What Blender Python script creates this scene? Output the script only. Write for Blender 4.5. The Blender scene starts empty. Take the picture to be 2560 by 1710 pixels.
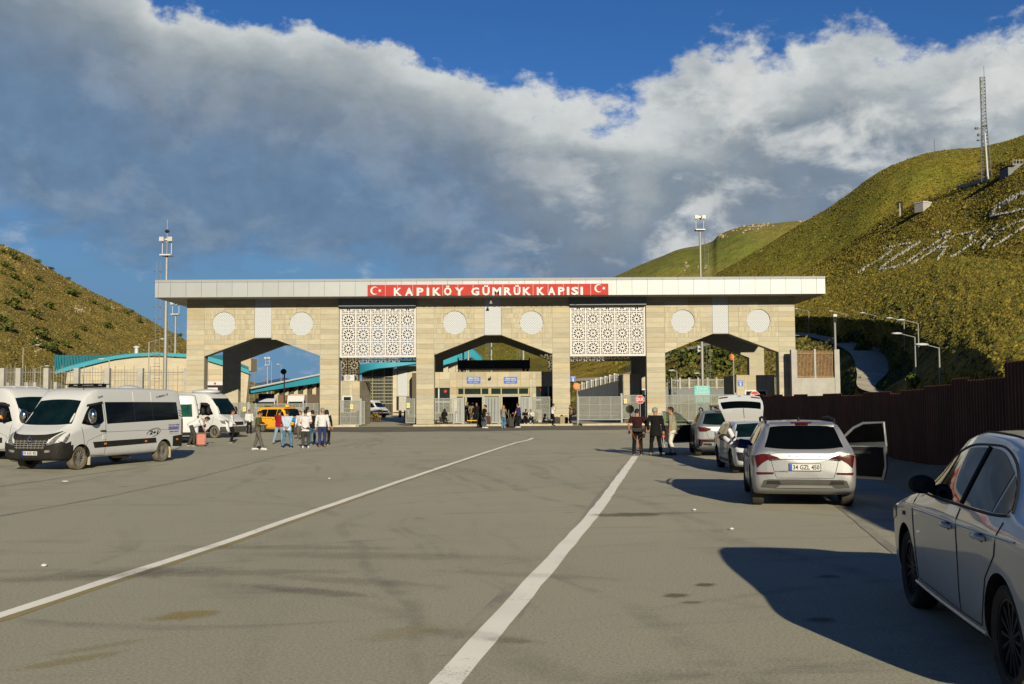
import bpy, bmesh, math, random
import numpy as np
from mathutils import Vector, Matrix, noise as mnoise
from mathutils.bvhtree import BVHTree
from mathutils.geometry import delaunay_2d_cdt

SC = bpy.context.scene
C = SC.collection
R = math.radians
random.seed(7)

# ------------------------------------------------------------------ camera
CAM_Z, FPX = 1.9, 2489.0
PITCH, ROLL = math.atan(150 / FPX), R(-0.33)
cam_data = bpy.data.cameras.new('camera')
cam = bpy.data.objects.new('camera', cam_data)
C.objects.link(cam)
cam_data.sensor_width = 36.0
cam_data.lens = 35.0
cam_data.clip_start = 0.1
cam_data.clip_end = 20000
CAM_R = Matrix.Rotation(math.pi / 2 + PITCH, 3, 'X') @ Matrix.Rotation(ROLL, 3, 'Z')
cam.matrix_world = Matrix.Translation((0, 0, CAM_Z)) @ CAM_R.to_4x4()
SC.camera = cam

def ray(px, py):
	return CAM_R @ Vector(((px - 1280) / FPX, (855 - py) / FPX, -1))
def at(px, py, Y):
	"""world point seen at photo pixel (2560 wide) at depth Y"""
	d = ray(px, py)
	return Vector((0, 0, CAM_Z)) + d * (Y / d.y)
def G(px, py, z=0.0):
	d = ray(px, py)
	return Vector((0, 0, CAM_Z)) + d * ((z - CAM_Z) / d.z)

# ------------------------------------------------------------------ sun, sky, exposure
SUN_EL, SUN_AZ = R(18.0), R(13.0)          # light travels towards +Y and a little to -X
sun_dir = Vector((-math.sin(SUN_AZ) * math.cos(SUN_EL), math.cos(SUN_AZ) * math.cos(SUN_EL), -math.sin(SUN_EL)))
sl = bpy.data.lights.new('sun', 'SUN')
sl.energy = 5.0
sl.angle = R(0.5)
sl.color = (1.0, 0.85, 0.57)
sun = bpy.data.objects.new('sun', sl)
C.objects.link(sun)
sun.location = (20, -60, 40)
sun.rotation_euler = sun_dir.to_track_quat('-Z', 'Y').to_euler()
SC.view_settings.view_transform = 'Standard'
SC.view_settings.look = 'None'
SC.view_settings.exposure = 1.1
SC.view_settings.gamma = 1.0
SC.view_settings.use_curve_mapping = False
GAIN = 2 ** 1.1
WS = 0.1                                   # world strength

def s2l(c):
	c = c / 255.0
	return c / 12.92 if c <= 0.04045 else ((c + 0.055) / 1.055) ** 2.4
def S(r, g, b):
	return (s2l(r), s2l(g), s2l(b), 1.0)
def K(r, g, b):                            # sky radiance that shows as this sRGB
	k = 1.0 / (GAIN * WS)
	return (s2l(r) * k, s2l(g) * k, s2l(b) * k, 1.0)

class NT:
	"""small node-tree helper"""
	def __init__(self, tree):
		self.t = tree
		self.t.nodes.clear()
	def n(self, typ, **kw):
		nd = self.t.nodes.new(typ)
		for k, v in kw.items():
			if k[0] == 'i' and k[1:].isdigit():
				self.set(nd.inputs[int(k[1:])], v)
			elif hasattr(nd, k):
				setattr(nd, k, v)
			else:
				self.set(nd.inputs[k.replace('_', ' ')], v)
		return nd
	def set(self, sock, v):
		if isinstance(v, bpy.types.NodeSocket):
			self.t.links.new(v, sock)
		elif isinstance(v, bpy.types.Node):
			self.t.links.new(v.outputs[0], sock)
		else:
			sock.default_value = v
	def m(self, op, a, b=0.0, c=0.0, clamp=False):
		nd = self.t.nodes.new('ShaderNodeMath')
		nd.operation = op
		nd.use_clamp = clamp
		for i, v in enumerate((a, b, c)):
			self.set(nd.inputs[i], v)
		return nd.outputs[0]
	def ss(self, v, lo, hi):               # smoothstep
		nd = self.t.nodes.new('ShaderNodeMapRange')
		nd.interpolation_type = 'SMOOTHSTEP'
		for i, x in enumerate((v, lo, hi, 0.0, 1.0)):
			self.set(nd.inputs[i], x)
		return nd.outputs[0]
	def ramp(self, v, stops, interp='LINEAR'):
		nd = self.t.nodes.new('ShaderNodeValToRGB')
		cr = nd.color_ramp
		cr.interpolation = interp
		while len(cr.elements) < len(stops):
			cr.elements.new(0.5)
		for e, (p, col) in zip(cr.elements, stops):
			e.position = p
			e.color = col if len(col) == 4 else (*col, 1)
		self.set(nd.inputs[0], v)
		return nd.outputs[0]
	def mix(self, f, a, b, blend='MIX'):
		nd = self.t.nodes.new('ShaderNodeMix')
		nd.data_type = 'RGBA'
		nd.blend_type = blend
		self.set(nd.inputs[0], f)
		self.set(nd.inputs[6], a)
		self.set(nd.inputs[7], b)
		return nd.outputs[2]
	def noise(self, vec, scale, detail=4.0, rough=0.55, dist=0.0):
		nd = self.t.nodes.new('ShaderNodeTexNoise')
		self.set(nd.inputs['Vector'], vec)
		self.set(nd.inputs['Scale'], scale)
		nd.inputs['Detail'].default_value = detail
		nd.inputs['Roughness'].default_value = rough
		nd.inputs['Distortion'].default_value = dist
		return nd.outputs[0]
	def vmul(self, vec, s):
		nd = self.t.nodes.new('ShaderNodeVectorMath')
		nd.operation = 'MULTIPLY'
		self.set(nd.inputs[0], vec)
		nd.inputs[1].default_value = s
		return nd.outputs[0]

def build_world():
	w = bpy.data.worlds.new('World')
	SC.world = w
	w.use_nodes = True
	t = NT(w.node_tree)
	sky = t.n('ShaderNodeTexSky')
	sky.sky_type = 'NISHITA'
	sky.sun_disc = False
	sky.sun_elevation = SUN_EL
	sky.sun_rotation = math.pi - SUN_AZ
	sky.altitude = 1800
	sky.air_density = 1.0
	sky.dust_density = 0.6
	tc = t.n('ShaderNodeTexCoord')
	d = tc.outputs['Generated']
	sx = t.n('ShaderNodeSeparateXYZ', i0=d)
	x, y, z = sx.outputs
	az = t.m('DIVIDE', t.m('ARCTAN2', x, y), math.pi / 180)       # degrees right of the view axis
	el = t.m('DIVIDE', t.m('ARCSINE', z), math.pi / 180)
	u = t.m('DIVIDE', t.m('ADD', az, 180), 360)
	def curve(pts):                        # (az, el) control points -> el(az)
		st = [((a + 180) / 360, (e / 60.0,) * 3) for a, e in pts]
		return t.m('MULTIPLY', t.ramp(u, st, 'LINEAR'), 60.0)
	def ae(px, py):
		r = ray(px, py).normalized()
		return math.degrees(math.atan2(r.x, r.y)), math.degrees(math.asin(r.z))
	top = [(-180, 16), (-120, 26), (-70, 34), (-34, 27)]
	top += [ae(*p) for p in ((300, -110), (395, 15), (500, 22), (700, 50), (850, 82), (1000, 118), (1130, 160),
							 (1270, 215), (1400, 228), (1520, 240), (1600, 240), (1630, 190), (1680, 150), (1800, 118), (1960, 95),
							 (2080, 70), (2260, 100), (2420, 85), (2560, 20))]
	top += [(36, 26), (80, 30), (130, 24), (180, 16)]
	el_top = curve(top)
	bot = [(-180, 2), (-60, 6)] + [ae(*p) for p in ((-100, 500), (0, 545), (140, 590), (300, 640), (420, 650), (520, 600), (640, 600), (800, 640), (1000, 690), (1200, 720),
													(1500, 790), (1800, 800))] + [(40, 2), (180, 2)]
	el_bot = curve(bot)
	wv = t.vmul(d, (1, 1, 1.7))
	n_big = t.m('SUBTRACT', t.noise(wv, 5.5, 3, 0.5), 0.5)
	n_edge = t.m('SUBTRACT', t.noise(wv, 13, 9, 0.6), 0.5)
	n_fine = t.m('SUBTRACT', t.noise(t.vmul(d, (1, 1, 1.25)), 34, 7, 0.62), 0.5)
	right = t.ss(az, -4, 10)
	left_e = t.m('MULTIPLY_ADD', n_edge, 3.6, t.m('MULTIPLY', n_fine, 1.6))
	right_e = t.m('MULTIPLY_ADD', n_edge, 9.5, t.m('MULTIPLY', n_fine, 3.6))
	nz = t.m('ADD', t.m('MULTIPLY', t.m('SUBTRACT', 1, right), left_e), t.m('MULTIPLY', right, right_e))
	depth = t.m('ADD', t.m('SUBTRACT', el_top, el), nz)           # degrees below the cloud's upper edge
	m_top = t.ss(depth, t.m('MULTIPLY_ADD', right, -0.4, -0.10), t.m('MULTIPLY_ADD', right, 0.9, 0.55))
	over = t.m('ADD', t.m('SUBTRACT', el, el_bot), t.m('MULTIPLY_ADD', n_edge, 7.0, t.m('MULTIPLY', n_big, 5.0)))
	m_bot = t.ss(over, -1.4, 1.2)
	mask = t.m('MULTIPLY', m_top, m_bot)
	# brightness of the cloud: sunlit crown fading into a slate underside
	span = t.m('MULTIPLY_ADD', right, 8.0, 8.5)
	tt = t.m('DIVIDE', t.m('ADD', depth, t.m('MULTIPLY', n_big, t.m('MULTIPLY_ADD', right, 10.0, 3.5))), span)
	body = t.ramp(tt, [(0.0, K(206, 210, 210)), (0.09, K(196, 201, 202)), (0.20, K(164, 173, 178)), (0.36, K(132, 145, 157)), (0.65, K(112, 131, 153)), (1.0, K(102, 130, 160))])
	puff = t.noise(t.vmul(d, (1, 1, 1.7)), 11.0, 9, 0.58, 0.25)
	hi = t.m('MULTIPLY', t.ss(puff, 0.47, 0.66), t.m('MULTIPLY_ADD', right, 0.72, 0.12))
	hi = t.m('MULTIPLY', hi, t.m('SUBTRACT', 1, t.m('MULTIPLY', t.ss(el, 8.5, 3.0), 0.6)))
	body = t.mix(hi, body, K(214, 216, 214))
	lo = t.m('MULTIPLY', t.ss(t.noise(t.vmul(d, (1, 1, 2.4)), 7.0, 6, 0.55), 0.52, 0.75), t.m('MULTIPLY_ADD', right, 0.26, 0.06))
	body = t.mix(lo, body, K(106, 124, 150))
	grain = t.m('MULTIPLY_ADD', n_fine, 0.5, 1.0)
	body = t.mix(1.0, body, t.n('ShaderNodeCombineXYZ', i0=grain, i1=grain, i2=grain).outputs[0], 'MULTIPLY')
	# clear sky: the Nishita sky, deepened a little as the polarised photo shows it
	clear = t.mix(1.0, sky.outputs[0], SKYTINT, 'MULTIPLY')
	low = t.ss(el, 17, 5)
	clear = t.mix(t.m('MULTIPLY', low, 0.95), clear, K(102, 141, 174))
	# small stray puffs in the clear part
	stray = t.m('MULTIPLY', t.ss(t.noise(t.vmul(d, (1, 1, 2.0)), 15, 8, 0.6), 0.55, 0.70), 0.6)
	clear = t.mix(t.m('MULTIPLY', stray, t.ss(el, 22, 7)), clear, K(170, 182, 196))
	col = t.mix(mask, clear, body)
	bg = t.n('ShaderNodeBackground', i0=col, i1=WS)
	out = t.n('ShaderNodeOutputWorld', i0=bg)
	w.cycles.sampling_method = 'MANUAL'
	w.cycles.sample_map_resolution = 1024
SKYTINT = (0.112, 0.248, 0.425, 1.0)
build_world()

# ------------------------------------------------------------------ mesh helpers
class MB:
	def __init__(self):
		self.v, self.f = [], []
	def add(self, vs, fs):
		o = len(self.v)
		self.v += [tuple(p) for p in vs]
		self.f += [tuple(i + o for i in q) for q in fs]
		return self
	def box(self, a, b):
		x0, y0, z0 = a
		x1, y1, z1 = b
		return self.add([(x0, y0, z0), (x1, y0, z0), (x1, y1, z0), (x0, y1, z0), (x0, y0, z1), (x1, y0, z1), (x1, y1, z1), (x0, y1, z1)],
						[(0, 3, 2, 1), (4, 5, 6, 7), (0, 1, 5, 4), (1, 2, 6, 5), (2, 3, 7, 6), (3, 0, 4, 7)])
	def tube(self, pts, rad, n=8, cap=True, sx=1.0):
		pts = [Vector(p) for p in pts]
		if not isinstance(rad, (list, tuple)):
			rad = [rad] * len(pts)
		rings = []
		up = Vector((0, 0, 1))
		prev = None
		for i, p in enumerate(pts):
			d = (pts[min(i + 1, len(pts) - 1)] - pts[max(i - 1, 0)])
			d = d.normalized() if d.length > 1e-9 else Vector((0, 0, 1))
			if prev is None:
				ref = Vector((1, 0, 0)) if abs(d.z) > 0.9 else up
				a = d.cross(ref).normalized()
			else:
				a = (prev - d * prev.dot(d))
				a = a.normalized() if a.length > 1e-6 else d.orthogonal().normalized()
			prev = a
			b = d.cross(a)
			r = rad[i]
			rx, ry = r if isinstance(r, (tuple, list)) else (r, r)
			rings.append([p + a * (math.cos(2 * math.pi * k / n) * rx) + b * (math.sin(2 * math.pi * k / n) * ry) for k in range(n)])
		o = len(self.v)
		for rg in rings:
			self.v += [tuple(q) for q in rg]
		for i in range(len(rings) - 1):
			for k in range(n):
				self.f.append((o + i * n + k, o + i * n + (k + 1) % n, o + (i + 1) * n + (k + 1) % n, o + (i + 1) * n + k))
		if cap:
			self.f.append(tuple(o + k for k in reversed(range(n))))
			self.f.append(tuple(o + (len(rings) - 1) * n + k for k in range(n)))
		return self
	def ellipsoid(self, c, r, nu=12, nv=8, rot=None):
		vs = []
		for j in range(1, nv):
			th = math.pi * j / nv
			for i in range(nu):
				ph = 2 * math.pi * i / nu
				vs.append(Vector((r[0] * math.sin(th) * math.cos(ph), r[1] * math.sin(th) * math.sin(ph), r[2] * math.cos(th))))
		vs.append(Vector((0, 0, r[2])))
		vs.append(Vector((0, 0, -r[2])))
		if rot is not None:
			vs = [rot @ v for v in vs]
		vs = [v + Vector(c) for v in vs]
		fs = []
		for j in range(nv - 2):
			for i in range(nu):
				fs.append((j * nu + i, (j + 1) * nu + i, (j + 1) * nu + (i + 1) % nu, j * nu + (i + 1) % nu))
		t, b = len(vs) - 2, len(vs) - 1
		for i in range(nu):
			fs.append((t, i, (i + 1) % nu))
			fs.append((b, (nv - 2) * nu + (i + 1) % nu, (nv - 2) * nu + i))
		return self.add(vs, fs)
	def prism(self, poly, y0, y1):
		"""polygon in x,z extruded along y (front at y0); any simple polygon"""
		n = len(poly)
		ar = sum(poly[i][0] * poly[(i + 1) % n][1] - poly[(i + 1) % n][0] * poly[i][1] for i in range(n))
		if ar < 0:
			poly = poly[::-1]
		vs = [(p[0], y0, p[1]) for p in poly] + [(p[0], y1, p[1]) for p in poly]
		fs = [tuple(range(n)), tuple(reversed(range(n, 2 * n)))]
		for i in range(n):
			j = (i + 1) % n
			fs.append((j, i, n + i, n + j))
		return self.add(vs, fs)
	def lathe(self, prof, n=24, axis='Y', c=(0, 0, 0)):
		"""profile (r, h) revolved about an axis"""
		vs, fs = [], []
		for r, h in prof:
			for k in range(n):
				a = 2 * math.pi * k / n
				p, q = r * math.cos(a), r * math.sin(a)
				v = {'Y': (p, h, q), 'Z': (p, q, h), 'X': (h, p, q)}[axis]
				vs.append((v[0] + c[0], v[1] + c[1], v[2] + c[2]))
		for i in range(len(prof) - 1):
			for k in range(n):
				fs.append((i * n + k, i * n + (k + 1) % n, (i + 1) * n + (k + 1) % n, (i + 1) * n + k))
		return self.add(vs, fs)
	def grid(self, rows):
		o = len(self.v)
		nr, nc = len(rows), len(rows[0])
		for r in rows:
			self.v += [tuple(p) for p in r]
		for i in range(nr - 1):
			for j in range(nc - 1):
				self.f.append((o + i * nc + j, o + i * nc + j + 1, o + (i + 1) * nc + j + 1, o + (i + 1) * nc + j))
		return self
	def mesh(self, name, smooth=None):
		me = bpy.data.meshes.new(name)
		me.from_pydata(self.v, [], self.f)
		me.validate()
		if smooth is not None:
			me.polygons.foreach_set('use_smooth', [True] * len(me.polygons))
			if smooth < 180:
				me.set_sharp_from_angle(angle=R(smooth))
		me.update()
		return me
	def build(self, name, mat, parent=None, smooth=None, fix=False):
		me = self.mesh(name, smooth)
		if fix:
			fixn(me)
		return obj(name, me, mat, parent)

def fixn(me):
	bm = bmesh.new()
	bm.from_mesh(me)
	bmesh.ops.recalc_face_normals(bm, faces=bm.faces)
	bm.to_mesh(me)
	bm.free()

def obj(name, me, mat=None, parent=None):
	o = bpy.data.objects.new(name, me)
	C.objects.link(o)
	if mat is not None and len(me.materials) == 0:
		me.materials.append(mat)
	if parent is not None:
		o.parent = parent
	return o
def tag(o, label, cat, group=None):
	o['label'] = label
	o['category'] = cat
	if group:
		o['group'] = group
	return o
def thing(name, label, cat, loc=(0, 0, 0), rz=0.0, group=None):
	o = bpy.data.objects.new(name, None)
	C.objects.link(o)
	o.empty_display_size = 0.2
	o.location = loc
	o.rotation_euler = (0, 0, rz)
	return tag(o, label, cat, group)
def part(name, parent):
	o = bpy.data.objects.new(name, None)
	C.objects.link(o)
	o.parent = parent
	return o
def kids(o):
	return [c for c in C.objects if c.parent == o]
def copy_tree(o, parent=None, label=None):
	c = o.copy()
	C.objects.link(c)
	if parent is not None:
		c.parent = parent
	if label:
		c['label'] = label
	for ch in list(o.children):
		copy_tree(ch, c)
	return c
def inst(o, name=None, parent=None, loc=None):
	c = o.copy()
	C.objects.link(c)
	if parent is not None:
		c.parent = parent
	if loc is not None:
		c.location = loc
	return c

# ------------------------------------------------------------------ materials
_M = {}
def pm(name, rgb, rough=0.6, metal=0.0, var=0.12, scale=4.0, bump=0.0, bscale=40.0, coat=0.0, spec=0.22, tint=None, space='Object', rand=0.0, detail=5):
	"""procedural principled material; rgb linear"""
	if name in _M:
		return _M[name]
	m = bpy.data.materials.new(name)
	m.use_nodes = True
	t = NT(m.node_tree)
	tc = t.n('ShaderNodeTexCoord')
	v = tc.outputs[space]
	if rand:
		oi = t.n('ShaderNodeObjectInfo')
		sh = t.n('ShaderNodeVectorMath', operation='ADD', i0=v, i1=(0, 0, 0))
		cx = t.n('ShaderNodeCombineXYZ', i0=t.m('MULTIPLY', oi.outputs['Random'], 37.0), i1=t.m('MULTIPLY', oi.outputs['Random'], 91.0), i2=0.0)
		t.set(sh.inputs[1], cx)
		v = sh.outputs[0]
	n = t.noise(v, scale, detail, 0.6)
	c0 = [c * (1 - var) for c in rgb[:3]]
	c1 = [min(1, c * (1 + var)) for c in rgb[:3]]
	if tint:
		c1 = list(tint[:3])
	col = t.ramp(n, [(0.3, c0), (0.7, c1)])
	if rand:
		rv = t.m('MULTIPLY_ADD', t.m('FRACT', t.m('ADD', oi.outputs['Random'], t.n('ShaderNodeNewGeometry').outputs['Random Per Island'])), 2 * rand, 1 - rand)
		col = t.mix(1.0, col, t.n('ShaderNodeCombineXYZ', i0=rv, i1=rv, i2=rv).outputs[0], 'MULTIPLY')
	b = t.n('ShaderNodeBsdfPrincipled', Base_Color=col, Roughness=rough, Metallic=metal)
	b.inputs['Specular IOR Level'].default_value = spec
	if coat:
		b.inputs['Coat Weight'].default_value = coat
		b.inputs['Coat Roughness'].default_value = 0.03
	if bump:
		bn = t.n('ShaderNodeBump', Strength=min(1.0, bump), Distance=0.02, Height=t.noise(v, bscale, 4, 0.6))
		t.set(b.inputs['Normal'], bn)
	t.n('ShaderNodeOutputMaterial', i0=b)
	_M[name] = m
	return m
# ------------------------------------------------------------------ land
def struct(o, kind='structure'):
	o['kind'] = kind
	return o

def mat_asphalt():
	m = bpy.data.materials.new('asphalt')
	m.use_nodes = True
	t = NT(m.node_tree)
	P = t.n('ShaderNodeTexCoord').outputs['Object']
	big = t.noise(P, 0.045, 5, 0.6)
	mid = t.noise(t.vmul(P, (1, 0.5, 1)), 0.5, 6, 0.65)
	fine = t.noise(P, 38, 3, 0.7)
	vf = t.noise(P, 120, 2, 0.6)
	col = t.ramp(big, [(0.32, (0.236, 0.238, 0.200)), (0.52, (0.270, 0.268, 0.224)), (0.7, (0.298, 0.288, 0.232))])
	col = t.mix(t.m('MULTIPLY', t.ss(mid, 0.5, 0.8), 0.55), col, (0.165, 0.163, 0.142, 1))
	col = t.mix(t.m('MULTIPLY', t.ss(mid, 0.5, 0.22), 0.35), col, (0.285, 0.275, 0.23, 1))
	# faint sweeping wheel tracks, at two headings
	for ang, sc_, lo, k in ((-0.17, 0.55, 0.54, 0.40), (-0.75, 0.42, 0.57, 0.34), (1.25, 0.5, 0.57, 0.46), (1.42, 0.8, 0.58, 0.42)):
		rot = t.n('ShaderNodeVectorRotate', rotation_type='Z_AXIS', i0=P)
		rot.inputs['Angle'].default_value = ang
		warp = t.n('ShaderNodeVectorMath', operation='ADD', i0=rot)
		wn = t.n('ShaderNodeCombineXYZ', i0=t.m('MULTIPLY', t.noise(P, 0.06, 2), 9.0), i1=0.0, i2=0.0)
		t.set(warp.inputs[1], wn)
		tr = t.noise(t.vmul(warp.outputs[0], (1.0, 0.045, 1)), sc_ * 2.2, 3, 0.55)
		br = t.ss(t.noise(P, 1.3, 4, 0.7), 0.35, 0.62)
		col = t.mix(t.m('MULTIPLY', t.m('MULTIPLY', t.ss(tr, lo, lo + 0.13), br), k), col, (0.10, 0.101, 0.097, 1))
	# worn yellowish remains of old paint and small oil spots
	yl = t.ss(t.noise(t.vmul(P, (1, 0.35, 1)), 0.33, 4, 0.6), 0.655, 0.72)
	col = t.mix(t.m('MULTIPLY', yl, 0.35), col, (0.22, 0.185, 0.085, 1))
	sp = t.n('ShaderNodeTexVoronoi', Scale=0.9)
	t.set(sp.inputs['Vector'], P)
	spot = t.m('MULTIPLY', t.ss(sp.outputs['Distance'], 0.16, 0.05), t.ss(t.noise(P, 2.1, 3), 0.5, 0.66))
	col = t.mix(t.m('MULTIPLY', spot, 0.55), col, (0.085, 0.08, 0.07, 1))
	g = t.m('MULTIPLY_ADD', fine, 1.5, 0.25)
	col = t.mix(1.0, col, t.n('ShaderNodeCombineXYZ', i0=g, i1=g, i2=g).outputs[0], 'MULTIPLY')
	st = t.ss(vf, 0.66, 0.78)
	col = t.mix(t.m('MULTIPLY', st, 0.35), col, (0.42, 0.41, 0.38, 1))
	b = t.n('ShaderNodeBsdfPrincipled', Base_Color=col, Roughness=0.88)
	b.inputs['Specular IOR Level'].default_value = 0.3
	h = t.m('ADD', t.m('MULTIPLY', fine, 0.7), t.m('MULTIPLY', vf, 0.4))
	t.set(b.inputs['Normal'], t.n('ShaderNodeBump', Strength=0.55, Distance=0.012, Height=h))
	t.n('ShaderNodeOutputMaterial', i0=b)
	return m

def mat_grass(name, dry, green, dark, sc_=1.0, rock=0.1, shade=0.5, streak=(1, 1, 1)):
	m = bpy.data.materials.new(name)
	m.use_nodes = True
	t = NT(m.node_tree)
	P = t.vmul(t.n('ShaderNodeTexCoord').outputs['Object'], streak)
	a = t.noise(P, 0.03 * sc_, 5, 0.6)
	b_ = t.noise(P, 0.22 * sc_, 6, 0.68)
	c = t.noise(P, 1.15 * sc_, 4, 0.7)
	f = t.noise(P, 0.075 * sc_, 8, 0.72)
	col = t.mix(t.ss(a, 0.36, 0.62), dry, green)
	col = t.mix(t.m('MULTIPLY', t.ss(b_, 0.44, 0.66), shade), col, dark)
	col = t.mix(t.m('MULTIPLY', t.ss(c, 0.5, 0.68), shade * 0.9), col, dark)
	col = t.mix(t.m('MULTIPLY', t.ss(f, 0.6, 0.7), rock), col, (0.30, 0.24, 0.17, 1))
	col = t.mix(t.m('MULTIPLY', t.ss(t.noise(P, 0.5 * sc_, 3), 0.62, 0.72), 0.3), col, (0.26, 0.22, 0.09, 1))
	bs = t.n('ShaderNodeBsdfPrincipled', Base_Color=col, Roughness=0.95)
	bs.inputs['Specular IOR Level'].default_value = 0.1
	h = t.m('ADD', t.m('MULTIPLY', b_, 1.6), t.m('MULTIPLY', c, 0.5))
	t.set(bs.inputs['Normal'], t.n('ShaderNodeBump', Strength=1.0, Distance=0.9 / sc_, Height=h))
	t.n('ShaderNodeOutputMaterial', i0=bs)
	return m

ASPH = mat_asphalt()
dirt = pm('dry_earth', (0.20, 0.165, 0.11), 0.95, var=0.3, scale=0.05, bump=0.6, bscale=1.5)
mb = MB()
mb.add([(-9000, -3000, -0.03), (9000, -3000, -0.03), (9000, 14000, -0.03), (-9000, 14000, -0.03)], [(0, 1, 2, 3)])
struct(mb.build('ground', dirt))
# asphalt lot, subdivided so it shades evenly
mb = MB()
xs = [-75, -40, -20, 0, 6.9, 16, 26]
ys = [-40, 0, 20, 40, 62, 90, 140, 200]
mb.grid([[(x, y, 0.0) for x in xs] for y in ys])
struct(mb.build('asphalt_lot', ASPH))
# newer dark asphalt strip before the kerb
newasph = pm('new_asphalt', (0.094, 0.092, 0.084), 0.9, var=0.22, scale=0.6, bump=0.6, bscale=60)
mb = MB()
yf = lambda x: 66.0 + 1.1 * math.sin(x * 0.21) + 0.5 * math.sin(x * 0.9)
mb.grid([[(x, yf(x), 0.004) for x in range(-45, 18, 1)], [(x, 79.0, 0.004) for x in range(-45, 18, 1)]])
struct(mb.build('asphalt_strip', newasph))

# painted lines
def mat_paint(name, col, wear):
	m = bpy.data.materials.new(name)
	m.use_nodes = True
	t = NT(m.node_tree)
	P = t.n('ShaderNodeTexCoord').outputs['Object']
	fine = t.noise(P, 45, 3, 0.7)
	mid = t.noise(t.vmul(P, (1, 0.6, 1)), 1.6, 5, 0.7)
	w_ = t.m('MULTIPLY', t.ss(t.m('MULTIPLY_ADD', fine, 0.55, t.m('MULTIPLY', mid, 0.75)), wear, wear + 0.16), 0.9)
	c = t.mix(w_, col, (0.17, 0.165, 0.15, 1))
	g = t.m('MULTIPLY_ADD', t.noise(P, 0.9, 3), 0.35, 0.82)
	c = t.mix(1.0, c, t.n('ShaderNodeCombineXYZ', i0=g, i1=g, i2=g).outputs[0], 'MULTIPLY')
	b = t.n('ShaderNodeBsdfPrincipled', Base_Color=c, Roughness=0.75)
	t.set(b.inputs['Normal'], t.n('ShaderNodeBump', Strength=0.35, Distance=0.01, Height=fine))
	t.n('ShaderNodeOutputMaterial', i0=b)
	return m
P_WHITE = mat_paint('worn_white_paint', (0.68, 0.69, 0.68, 1), 0.72)
P_FAINT = mat_paint('faded_paint', (0.265, 0.26, 0.215, 1), 0.55)
P_YEL = mat_paint('old_yellow_paint', (0.25, 0.20, 0.07, 1), 0.60)
def stripe(name, pts, w, m, z=0.004, jag=0.012):
	rng = random.Random(len(pts) * 17 + int(w * 100))
	P = []
	for i in range(len(pts) - 1):
		a, b = Vector(pts[i]), Vector(pts[i + 1])
		k = max(2, int((b - a).length / 0.6))
		P += [a.lerp(b, j / k) for j in range(k)]
	P.append(Vector(pts[-1]))
	l, r = [], []
	for i, p in enumerate(P):
		d = (P[min(i + 1, len(P) - 1)] - P[max(i - 1, 0)]).normalized()
		n = Vector((-d.y, d.x))
		l.append((*(p + n * (w / 2 + rng.uniform(-jag, jag))), z))
		r.append((*(p - n * (w / 2 + rng.uniform(-jag, jag))), z))
	mb = MB()
	mb.grid([l, r])
	mb.f = [q[::-1] for q in mb.f]
	o = mb.build(name, m)
	if o.data.polygons[0].normal.z < 0:
		o.data.flip_normals()
	return struct(o)
g2 = lambda px, py: tuple(G(px, py).xy)
Ltop = [g2(0, 1540), g2(545, 1362), g2(981, 1210), g2(1200, 1136), g2(1290, 1107), g2(1322, 1100), g2(1332, 1095)]
e0 = Vector(Ltop[0]) + (Vector(Ltop[0]) - Vector(Ltop[1])) * 1.5
stripe('old_yellow_line', [tuple(e0 + Vector((0.07, 0)))] + [(p[0] + 0.05, p[1] - 0.02) for p in Ltop[:-2]], 0.25, P_YEL, 0.004, 0.02)
stripe('white_line', [tuple(e0)] + Ltop, 0.17, P_WHITE, 0.008)
r0, r1, r2_ = Vector(g2(1112, 1710)), Vector(g2(1486, 1284)), Vector(g2(1588, 1141))
stripe('white_line', [tuple(r0 + (r0 - r1) * 0.9), tuple(r0), tuple(r1), tuple(r2_)], 0.215, P_WHITE, 0.006)
dv = (r2_ - r1).normalized()
for k in range(7):
	a = r2_ + dv * (1.6 + k * 2.6) + Vector((0.25 + k * 0.09, 0))
	stripe('dashed_line', [tuple(a), tuple(a + dv * 1.3)], 0.13, P_FAINT, 0.006)
stripe('faint_line', [g2(2085, 1253), g2(2150, 1306), g2(2262, 1400), g2(2420, 1530)], 0.14, P_FAINT, 0.006)
stripe('faint_line', [g2(-60, 1301), g2(240, 1247), g2(480, 1197), g2(700, 1140), g2(960, 1098)], 0.10, P_FAINT, 0.006)
stripe('faint_line', [g2(-60, 1225), g2(190, 1190), g2(420, 1160)], 0.10, P_FAINT, 0.006)
stripe('faint_line', [g2(1280, 1560), g2(1390, 1380), g2(1560, 1160)], 0.09, P_FAINT, 0.004)
stripe('faint_line', [g2(1110, 1640), g2(1285, 1460)], 0.13, P_FAINT, 0.004)

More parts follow.
